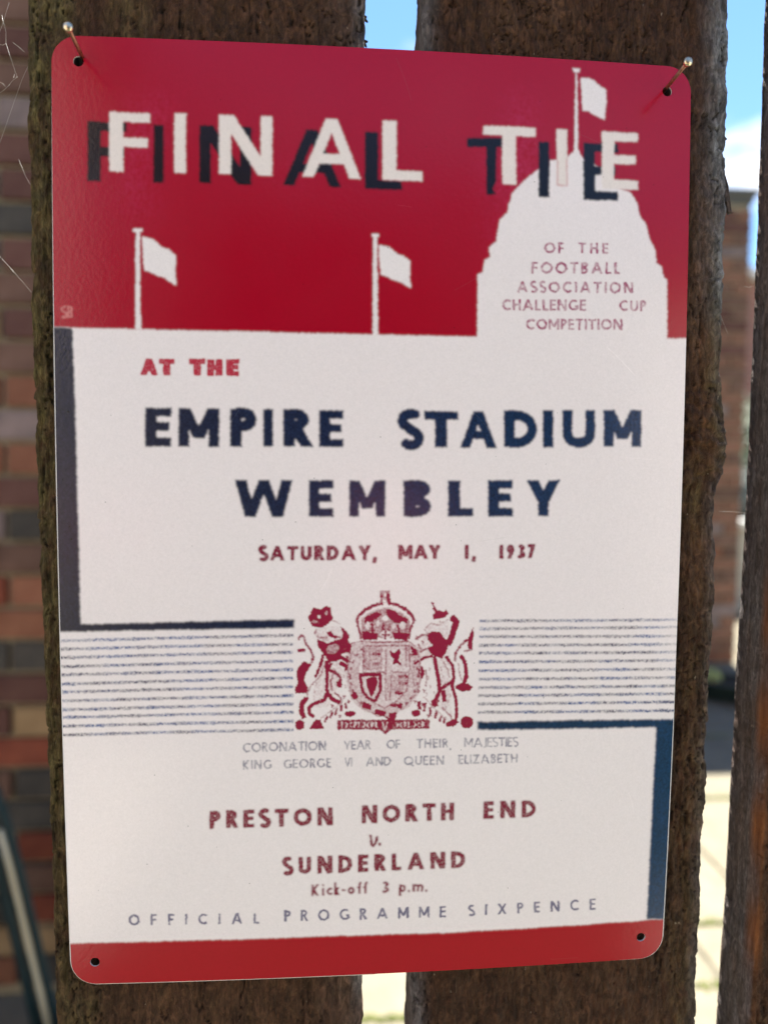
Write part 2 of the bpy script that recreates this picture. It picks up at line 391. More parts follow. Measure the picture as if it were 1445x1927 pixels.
# bottom left: back of a garden chair, curved teal side rails piped with cream
ch = empty('garden_chair', (-.681, .90, GZ)); tag(ch, 'dark teal garden chair with cream edging against the left brick wall', 'chair')
teal = mottled('dark_teal_paint', (.010, .028, .032), (.018, .042, .048), 20, .45, .1, .0005)
cream = mottled('cream_piping', (.74, .70, .50), (.82, .78, .58), 200, .6, .3, .0005)
def rail_pts(dx): return [(-.085+dx, .62), (-.052+dx, .54), (-.030+dx, .46), (-.012+dx, .38), (.006+dx, .29), (.026+dx, .19), (.048+dx, .08), (.063+dx, 0)]
for sy in (0, .42):
    tube('side_rail', [(x, sy, z) for x, z in rail_pts(.002)], .0095, teal, ch, 14)
    tube('piping', [(x, sy-.004, z) for x, z in rail_pts(-.014)[2:]], .0058, cream, ch, 10)
    tube('inner_rail', [(x, sy, z) for x, z in rail_pts(-.040)[1:]], .0125, teal, ch, 12)
    tube('leg', [(-.12, sy, .42), (-.30, sy, .40), (-.42, sy, .36), (-.47, sy, 0)], .0125, teal, ch, 12)
for z_, x_ in ((.60, -.09), (.40, -.13)):
    tube('crossbar', [(x_, 0, z_), (x_, .42, z_)], .010, teal, ch, 10)
for i in range(6):
    box('seat_slat', (-.44+.052*i, .0, .393+.004*i), (-.40+.052*i, .42, .405+.004*i), teal, ch, .002)

# ------------------------------------------------------------------ unseen surroundings added to shape the sign's reflections and fill light
hb = empty('added_fill_house', (-4.4, -4.3, GZ)); tag(hb, 'unseen cream rendered house added across the lawn facing the fence', 'house')  # unseen house, added as a sunlit pale wall for warm fill
rend = mottled('cream_render', (.66, .56, .49), (.74, .64, .57), 6, .9, .5, .003)
pane_m = Mat('window_glass', .05); pane_m.color((.03, .035, .04)); wf = mottled('white_window_paint', (.7, .7, .68), (.8, .8, .78), 8, .5, .1, .001)
steel_d = mottled('roofing_felt', (.05, .05, .055), (.08, .08, .085), 6, .8)
bm = bmesh.new()
xs = [-3, -1.6, -.2, .9, 2.3]; zs = [0, .95, 2.1, 3.2, 4.2, 5.0]
holes = {(1, 1), (1, 3)}
for i in range(4):
    for j in range(5):
        if (i, j) in holes:
            x0, x1, z0, z1 = xs[i], xs[i+1], zs[j], zs[j+1]
            wn = box('window', (x0, -.10, z0), (x1, -.06, z1), pane_m.m, hb)
            for (a_, b_, c_, d_) in ((x0, x0+.06, z0, z1), (x1-.06, x1, z0, z1), (x0+.06, x1-.06, z0, z0+.06), (x0+.06, x1-.06, z1-.06, z1), ((x0+x1)/2-.03, (x0+x1)/2+.03, z0+.06, z1-.06)):
                box('window_frame', (a_, -.057, c_), (b_, -.02, d_), wf, wn)
        else: add_box(bm, (xs[i], -.3, zs[j]), (xs[i+1], 0, zs[j+1]))
bmesh.ops.remove_doubles(bm, verts=bm.verts, dist=.0001)
bm_obj('wall', bm, rend, hb)
box('roof', (-3.2, -3.0, 5.02), (2.5, .25, 5.16), mottled('roof_slate', (.06, .06, .07), (.1, .1, .11), 6, .7, .3, .003), hb)
hedge_blocker = shrub('added_dark_hedge', (.1, -3.6, GZ), 1.75, 1.55, 18000, leaf_m[0], 'unseen tall dark green hedge added to darken reflections at the far side of the lawn', 'hedge', .11, 21, .1)  # unseen hedge, added to block bright reflections in the sign
ga = empty('added_garage', (4.3, -4.0, GZ)); tag(ga, 'unseen white rendered building added to bounce sunlight beside the tall hedge', 'added_garage')  # unseen building, added as a pale wall bouncing sunlight from the right
box('wall', (-2.1, -3, 0), (2.4, 0, 2.7), rend, ga, .01); box('roof', (-2.2, -3.1, 2.702), (2.5, .12, 2.82), steel_d, ga, .005)
box('garage_door', (-1.2, .002, 0), (1.2, .03, 2.1), wf, ga, .004)
# unseen washing line with two pink towels, added for pink reflections in the sign
wline = empty('added_washing_line', (-.3, -2.3, GZ)); tag(wline, 'added unseen green cord washing line strung between two steel posts over the lawn', 'washing line')
steel = mottled('galvanised_post', (.25, .26, .27), (.38, .39, .40), 12, .5, .1, .001)
for x in (-1.6, 1.7): tube('line_post', [(x, 0, 0), (x, 0, 1.9)], .02, steel, wline, 12)
cordp = [(-1.6+3.3*i/16, 0, 1.27-.10*(1-((i-8)/8)**2)) for i in range(17)]
tube('cord', cordp, .002, mottled('green_cord', (.03, .12, .05), (.05, .18, .08), 40, .6), wline, 6)
def added_towel(x0, x1, drop, label, seed):
    V = []; F = []; nx, nz_ = 16, 14
    for j in range(nz_+1):
        for i in range(nx+1):
            u = i/nx; v = j/nz_
            V.append((x0+(x1-x0)*u, .012*math.sin(u*9+seed)*v+.02*math.sin(v*3+seed), -.0-drop*v))
    for j in range(nz_):
        for i in range(nx):
            k = j*(nx+1)+i; F.append((k, k+1, k+nx+2, k+nx+1))
    o = mesh_obj('added_towel', [(a_, b_, c_) for a_, b_, c_ in V], F, pink, None, True); o.location = (0, -2.3+.004, GZ+1.17)
    md = o.modifiers.new('thickness', 'SOLIDIFY'); md.thickness = .006
    tag(o, label, 'added_towel', 'unseen towels added for pink reflections')
pink = mottled('pink_towelling', (.92, .28, .34), (.95, .36, .42), 90, .95, .6, .002)
added_towel(-1.02, -.74, .30, 'unseen small pink cloth added for its reflection at the left end of the line', 1)
added_towel(.0, .38, .42, 'unseen larger pink cloth added for its reflection right of the small one', 2)

# ------------------------------------------------------------------ fence
def wood_material():
    m = Mat('dark_stained_rough_sawn_wood', .72); m.b.inputs['Specular IOR Level'].default_value = .18
    oi = m.n('ShaderNodeObjectInfo')
    mpv = m.n('ShaderNodeCombineXYZ'); m.l(m.math('MULTIPLY', oi.outputs['Random'], 40), mpv.inputs[2])
    add = m.n('ShaderNodeVectorMath', operation='ADD'); m.l(m.tc.outputs['Object'], add.inputs[0]); m.l(mpv.outputs[0], add.inputs[1])
    def nz(scale, detail, rough, st, dist=0):
        x = m.n('ShaderNodeTexNoise'); x.inputs['Scale'].default_value = scale; x.inputs['Detail'].default_value = detail; x.inputs['Roughness'].default_value = rough; x.inputs['Distortion'].default_value = dist
        mp = m.n('ShaderNodeMapping'); mp.inputs['Scale'].default_value = st; m.l(add.outputs[0], mp.inputs[0]); m.l(mp.outputs[0], x.inputs['Vector']); return x.outputs['Fac']
    big = nz(22, 6, .6, (1, 1, .45)); fib = nz(420, 5, .65, (1, 1, .09), .3); fib2 = nz(900, 3, .6, (1, 1, .06)); mid = nz(90, 6, .65, (1, 1, .35), .5)
    base = m.ramp(big, [(.32, (.038, .0155, .0085)), (.52, (.068, .030, .016)), (.72, (.112, .054, .029))])
    base = m.mix(m.ramp(mid, [(.42, G(.0)), (.66, G(.55))]), base, (.044, .020, .0125))
    at = m.n('ShaderNodeAttribute', attribute_name='algae'); aw = m.n('ShaderNodeAttribute', attribute_name='glare_tint'); ak = m.n('ShaderNodeAttribute', attribute_name='hollow')
    patch = nz(240, 6, .7, (1, 1, .5), .4)
    al = m.math('MULTIPLY', at.outputs['Fac'], m.ramp(patch, [(.36, G(.15)), (.62, G(1))]))
    base = m.mix(al, base, m.ramp(fib, [(.3, (.050, .040, .016)), (.7, (.16, .125, .048))]))
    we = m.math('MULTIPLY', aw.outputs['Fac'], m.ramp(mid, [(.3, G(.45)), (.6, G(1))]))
    base = m.mix(we, base, m.ramp(fib, [(.35, (.095, .10, .108)), (.7, (.25, .26, .28))]))  # blue-grey sky light and lens glare painted onto the board edges
    crum = nz(520, 6, .75, (1, 1, .4), .8)
    base = m.mix(1.0, base, m.ramp(crum, [(.36, G(.42)), (.52, G(1)), (.66, G(1.9))]), 'MULTIPLY')
    # bare raised fibres and tiny pale specks
    base = m.mix(m.ramp(fib2, [(.66, G(0)), (.76, G(.42))]), base, (.17, .115, .075))
    sp = nz(700, 2, .5, (1, 1, .5)); base = m.mix(m.ramp(sp, [(.735, G(0)), (.77, G(.6))]), base, (.32, .26, .19))
    base = m.mix(ak.outputs['Fac'], base, (.010, .006, .004))
    raw = m.n('ShaderNodeAttribute', attribute_name='raw'); base = m.mix(raw.outputs['Fac'], base, m.ramp(fib, [(.3, (.13, .042, .014)), (.7, (.30, .11, .035))]))
    m.color(base)
    b1 = m.bump(fib, 1, .0010); b2 = m.bump(patch, 1, .0010, b1); b3 = m.bump(crum, 1, .0008, b2); m.bump(fib2, .8, .0004, b3)
    m.l(m.ramp(mid, [(.3, G(.6)), (.7, G(.85))]), m.b.inputs['Roughness'])
    return m.m
wood = wood_material()
fence = empty('picket_fence', (0, 0, GZ)); tag(fence, 'dark brown rough sawn picket fence with narrow gaps behind the metal sign', 'fence')
FRONT, TH = .0022, .0205
def prof_interp(P, z): return np.interp(z, [p_[1] for p_ in P][::-1], [p_[0] for p_ in P][::-1])
def picket(xl, xr, seed, fine=True, left=None, right=None, algae=None, glare_tint=None, raw=None, crackle=0, knot=None, jag=1.0):
    """one rough sawn board, ground to top; xl/xr nominal edges in m; left/right optional measured edge profiles [(x mm, z mm)...] top to bottom"""
    zt, zbm = .56+random.uniform(-.004, .004), GZ+.02
    if fine: z = np.concatenate([np.linspace(zbm, -.24, 24)[:-1], np.arange(-.24, .235, .00052), np.linspace(.235, zt, 14)])
    else: z = np.linspace(zbm, zt, 90)
    nz_ = len(z); nx = 190 if fine else 14
    L = prof_interp(left, z*1000)/1000 if left else np.full(nz_, xl)
    Rr = prof_interp(right, z*1000)/1000 if right else np.full(nz_, xr)
    amp = jag*(1 if fine else 1.5)
    zz = np.linspace(0, 1, nz_)
    def line(f, s): return vnoise(nz_, 1, f, 1, s, 5, .55)[0]-.5
    L = L+line(60, seed)*.0016*amp; Rr = Rr+line(60, seed+1)*.0022*amp
    if fine:   # small torn notches on the edges
        rg = np.random.default_rng(seed+5)
        for arr, sg in ((L, 1), (Rr, -1)):
            for _ in range(26):
                c = rg.uniform(-.22, .22); wd = rg.uniform(.0006, .003); dd = rg.uniform(.0002, .0008)*jag
                t = (z-c)/wd; arr += sg*dd*np.where((t > -1) & (t < 0), 1+t, 0)
    u = np.linspace(0, 1, nx); X = L[:, None]*(1-u)+Rr[:, None]*u
    # relief, y towards the back is positive
    wid = (xr-xl)
    def sc(fx_mm, fz_mm): return max(wid*1000/fx_mm, 1), max((zt-zbm)*1000/fz_mm, 1)
    D = np.zeros((nz_, nx))
    if fine:
        # sample noises in real z so the nonuniform rows stay isotropic
        zi = (z-zbm)/(zt-zbm)
        def field(fx, fz, s, oc, gain=.5):
            NZ = 3600; fxx, fzz = sc(fx, fz); A = vnoise(nx, NZ, fxx, fzz, s, oc, gain)
            return A[np.clip((zi*(NZ-1)).astype(int), 0, NZ-1)]
        D += (field(16, 90, seed+10, 3)-.5)*.0012
        D += (field(2.2, 7, seed+11, 4, .6)-.5)*.0010
        D += (field(1.0, 3.0, seed+16, 3, .7)-.5)*.0013
        f = field(1.1, 14, seed+12, 3, .6); D += (f-.5)*.0011
        cr_ = field(9, 55, seed+13, 5, .6); ridge = np.abs(cr_-.5); crack = np.clip(1-ridge/.007, 0, 1); D += crack*.0010
        a2 = field(5, 3.2, seed+14, 4, .6); sel = np.clip((field(30, 60, seed+15, 2)-.48)*6, 0, 1)
        crk = np.clip(1-np.abs(a2-.5)/.014, 0, 1)*sel; D += crk*.0009*crackle
        H = np.clip(crack*.8+crk*crackle*.8, 0, 1)
    else:
        D += (vnoise(nx, nz_, 5, 40, seed, 3)-.5)*.002; H = np.zeros_like(D)
    if knot:
        kx, kz, kr = knot
        rr_ = np.hypot((X-kx)/1.0, (z[:, None]-kz)*1.15)
        D -= .0022*np.exp(-(rr_/kr)**2)
        wv = np.sin((z[:, None]-kz)/.0011+np.sin((X-kx)/.004)*2.2+ (field(4, 4, seed+30, 3)-.5)*9)*np.exp(-((z[:, None]-kz)/(kr*1.1))**2)
        D += wv*.00065; H = np.clip(H+np.clip(wv-.72, 0, 1)*1.4*np.exp(-((z[:, None]-kz)/(kr*1.2))**2), 0, 1)
    ed = np.minimum(X-L[:, None], Rr[:, None]-X); rnd = .0013
    D += np.where(ed < rnd, (1-np.sqrt(np.clip(1-(1-ed/rnd)**2, 0, 1)))*rnd, 0)
    ed_l = X-L[:, None]; ed_r = Rr[:, None]-X
    Yf = FRONT+.0006+D
    V = np.stack([X, Yf, np.repeat(z[:, None], nx, 1)-GZ], -1).reshape(-1, 3)
    idx = np.arange(nz_*nx).reshape(nz_, nx)
    F = np.stack([idx[:-1, :-1], idx[:-1, 1:], idx[1:, 1:], idx[1:, :-1]], -1).reshape(-1, 4)
    # side and back skins: rings behind each edge vertex
    depths = [FRONT+.004, FRONT+.008, FRONT+.013, FRONT+TH]
    base = len(V); extra = []; Fs = []
    prevL = idx[:, 0]; prevR = idx[:, -1]; cnt = base
    for di, d in enumerate(depths):
        jl = (vnoise(nz_, 1, 40, 1, seed+40+di, 3, .5)[0]-.5)*.0005*amp; jr = (vnoise(nz_, 1, 40, 1, seed+50+di, 3, .5)[0]-.5)*.0005*amp
        extra.append(np.stack([L+jl, np.full(nz_, d), z-GZ], -1)); curL = np.arange(cnt, cnt+nz_); cnt += nz_
        extra.append(np.stack([Rr+jr, np.full(nz_, d), z-GZ], -1)); curR = np.arange(cnt, cnt+nz_); cnt += nz_
        Fs.append(np.stack([prevL[:-1], prevL[1:], curL[1:], curL[:-1]], -1)); Fs.append(np.stack([prevR[:-1], curR[:-1], curR[1:], prevR[1:]], -1))
        prevL, prevR = curL, curR
    Fs.append(np.stack([prevL[:-1], prevL[1:], prevR[1:], prevR[:-1]], -1))
    V = np.concatenate([V]+extra); F = np.concatenate([F]+Fs)
    me = bpy.data.meshes.new('picket'); me.vertices.add(len(V)); me.vertices.foreach_set('co', V.astype(np.float32).ravel())
    me.loops.add(F.size); me.loops.foreach_set('vertex_index', F.astype(np.int32).ravel())
    me.polygons.add(len(F)); me.polygons.foreach_set('loop_start', np.arange(0, F.size, 4, dtype=np.int32)); me.polygons.foreach_set('loop_total', np.full(len(F), 4, np.int32))
    me.polygons.foreach_set('use_smooth', np.ones(len(F), bool)); me.update(calc_edges=True)
    bm = bmesh.new(); bm.from_mesh(me)   # cap top and bottom
    bm.verts.ensure_lookup_table()
    for row in (0, nz_-1):
        ring = [bm.verts[int(i)] for i in idx[row]]+[bm.verts[int(base+(2*k+1)*nz_+row)] for k in range(4)]+[bm.verts[int(base+2*k*nz_+row)] for k in (3, 2, 1, 0)]
        bm.faces.new(ring if row == 0 else ring[::-1])
    bm.to_mesh(me); bm.free()
    def attr(nm, A):
        full = np.zeros(len(V), np.float32); full[:nz_*nx] = np.clip(A, 0, 1).ravel()
        # carry the edge value round the sides
        for k in (range(4) if nm != 'hollow' else ()):
            full[base+2*k*nz_:base+(2*k+1)*nz_] = np.clip(A, 0, 1)[:, 0]; full[base+(2*k+1)*nz_:base+(2*k+2)*nz_] = np.clip(A, 0, 1)[:, -1]
        at = me.attributes.new(nm, 'FLOAT', 'POINT'); at.data.foreach_set('value', full)
    Z = np.repeat(z[:, None], nx, 1)
    attr('hollow', H)
    attr('algae', algae(X, Z, ed_l, ed_r) if algae else np.zeros_like(X)+.12)
    attr('glare_tint', glare_tint(X, Z, ed_l, ed_r) if glare_tint else np.zeros_like(X))
    if raw:
        full = raw(V)
        at = me.attributes.new('raw', 'FLOAT', 'POINT'); at.data.foreach_set('value', full.astype(np.float32))
    me.materials.append(wood); o = bpy.data.objects.new('picket', me); C.objects.link(o); o.parent = fence
    return o
sm = lambda t: np.clip(t, 0, 1)**2*(3-2*np.clip(t, 0, 1))
p1 = picket(-.1088, -.0052, 100, crackle=.35,
    left=[(-108.4, 164), (-108.9, 124.1), (-109.3, 66.8), (-109.2, 46.7), (-108.6, -18.5), (-108.3, -36.1), (-107.6, -93.4), (-107.1, -135.7), (-106.9, -169)],
    right=[(-5.4, 169), (-5.4, 154), (-4.7, -155.6), (-4.5, -174)],
    algae=lambda X, Z, l, r: .95*sm(1-(l-.002)/.016)*(.55+.45*sm((Z+.12)/.05))+.5*np.exp(-((X+.078)/.006)**2)*sm((Z-.12)/.02)+.35*np.exp(-((X+.097)/.005)**2)+.10,
    glare_tint=lambda X, Z, l, r: .55*sm(1-r/.006)*sm((Z+.17)/.02)+.15*sm(1-r/.02))
p2 = picket(.0128, .1162, 200, crackle=1.0, knot=(.113, .030, .016), jag=1.0,
    left=[(13.0, 183), (13.0, 0), (12.8, -190)],
    right=[(114.1, 176), (114.9, 155.7), (114.9, 145.4), (115.3, 121.2), (115.4, 100.2), (116.0, 79), (116.2, 53.9), (116.6, 42.8), (117.8, 30), (117.6, 18.5), (115.6, 14), (115.7, -1), (117.0, -9.2), (116.9, -23.4), (116.4, -28.0), (116.1, -71.0), (116.3, -96.1), (115.6, -115.7), (116.1, -145.4), (115.4, -165.5), (115.6, -181.1)],
    algae=lambda X, Z, l, r: .75*sm(1-r/.009)*sm((.11-Z)/.03)*sm((Z-.01)/.03)+.4*np.exp(-(r/.010)**2)*sm((.0-Z)/.05)+.5*np.exp(-((X-.108)/.004)**2)*np.exp(-((Z-.012)/.012)**2)+.08,
    glare_tint=lambda X, Z, l, r: .9*sm(1-(r-.001)/.012)*sm((Z-.055)/.05)+.5*sm(1-l/.008)+.30*sm(1-r/.006))  # lens glare along the upper right edge put into the colour
def raw3(V):
    x, y, zz = V[:, 0], V[:, 1], V[:, 2]+GZ
    return np.clip(1.2-np.abs(x-.1372)/.0022, 0, 1)*sm((zz+.20)/.06)*sm((.03-zz)/.05)*(.6+.4*np.sin(zz*160))*(y < FRONT+.006)
p3 = picket(.1345, .238, 300, crackle=.5, jag=.35,
    left=[(138.5, 176), (138.9, 100), (138.8, 40), (138.2, -10), (137.4, -55), (137.0, -95), (136.4, -140), (135.6, -170), (134.8, -195)],
    glare_tint=lambda X, Z, l, r: .45*sm(1-l/.0012), raw=raw3)  # sky light on the left side put into the colour
xs_l = [-.140, -.2385, -.359, -.478, -.60, -.719, -.84]
for i, x in enumerate(xs_l): picket(x-.103, x, 400+i*7, fine=False)
for i in range(8): picket(.2575+i*.1215, .2575+i*.1215+.103, 500+i*7, fine=False)
for zr in (-.92, .38):                          # rails behind the pickets, above and below the view
    r_ = box('rail', (-.95, FRONT+TH+.001, zr-GZ-.0), (1.24, FRONT+TH+.039, zr-GZ+.075), wood, fence, .002)
for xp in (-.93, 1.14): box('post', (xp, FRONT+TH+.041, 0), (xp+.09, FRONT+TH+.131, 1.72), wood, fence, .003)
# torn splinters on the picket edges
def splinter(parent, pts, wds, th=.0006, y=.008):
    V = []; F = []; n = len(pts)
    for i, ((x, z_), w_) in enumerate(zip(pts, wds)):
        a = Vector(pts[min(i+1, n-1)])-Vector(pts[max(i-1, 0)]); nn = Vector((-a.y, a.x)).normalized()*w_/2
        for s_, yy in ((1, -th), (-1, -th), (-1, th), (1, th)): V.append((( x+nn.x*s_)/1000, y+yy*(1.2-.6*i/n)+.0004*math.sin(i*2.1), (z_+nn.y*s_)/1000-GZ))
    for i in range(n-1):
        for k in range(4): F.append((i*4+k, i*4+(k+1) % 4, (i+1)*4+(k+1) % 4, (i+1)*4+k))
    F += [(3, 2, 1, 0), tuple((n-1)*4+k for k in range(4))]
    o = mesh_obj('splinter', V, F, wood, parent)
    at = o.data.attributes.new('glare_tint', 'FLOAT', 'POINT'); at.data.foreach_set('value', np.full(len(V), .35, np.float32)); return o
splinter(p1, [(-6.24, 167.55), (-5.38, 167.1), (-4.33, 166.49)], [1.4, 0.7, 0.1], y=0.01)
splinter(p1, [(-6.07, 167.23), (-4.85, 166.13), (-3.98, 165.01)], [1.2, 0.5, 0.12], y=0.01)
splinter(p1, [(-6.21, 160.07), (-4.99, 159.29), (-3.94, 158.85)], [1.3, 0.6, 0.1], y=0.01)
splinter(p1, [(-5.86, 159.42), (-4.81, 158.3), (-4.28, 157.16)], [1.4, 0.6, 0.1], y=0.01)
splinter(p1, [(-5.94, 159.38), (-5.41, 158.57), (-5.23, 157.57)], [1.6, 1.0, 0.5], y=0.012)
splinter(p2, [(114.12, 127.67), (115.51, 120.74), (116.81, 116.06), (118.13, 111.19), (119.41, 107.36)], [1.6, 2.4, 2.3, 1.9, 1.2], y=0.007)
splinter(p2, [(115.73, 119.79), (116.69, 114.52), (117.44, 109.76), (118.31, 106.94)], [1.0, 1.2, 1.3, 0.8], y=0.009)
splinter(p2, [(117.38, 110.8), (118.25, 107.68), (119.58, 107.19)], [0.8, 0.7, 0.2], y=0.006)
splinter(p2, [(116.94, 39.47), (118.23, 35.83), (119.33, 32.17), (121.17, 29.07)], [2.4, 2.6, 1.7, 0.25], y=0.007)
splinter(p2, [(118.07, 34.09), (119.22, 29.48), (119.72, 26.34)], [2.6, 2.4, 0.8], y=0.009)
splinter(p2, [(116.91, 20.2), (117.56, 18.36), (117.43, 16.69)], [1.4, 1.0, 0.2], y=0.007)
splinter(p2, [(115.0, 133.8), (115.97, 132.79), (116.96, 131.44)], [0.7, 0.4, 0.1], y=0.007)
splinter(p2, [(115.34, -143.09), (116.25, -146.13), (116.49, -147.34)], [1.0, 0.6, 0.1], y=0.007)
splinter(p2, [(115.79, -139.11), (116.46, -140.93), (116.68, -141.54)], [1.0, 0.6, 0.1], y=0.007)
splinter(p2, [(115.9, -164.24), (115.96, -165.86), (116.19, -166.68)], [0.8, 0.6, 0.1], y=0.007)
splinter(p2, [(116.23, 77.77), (116.64, 76.89), (117.02, 76.9)], [0.7, 0.6, 0.1], y=0.007)
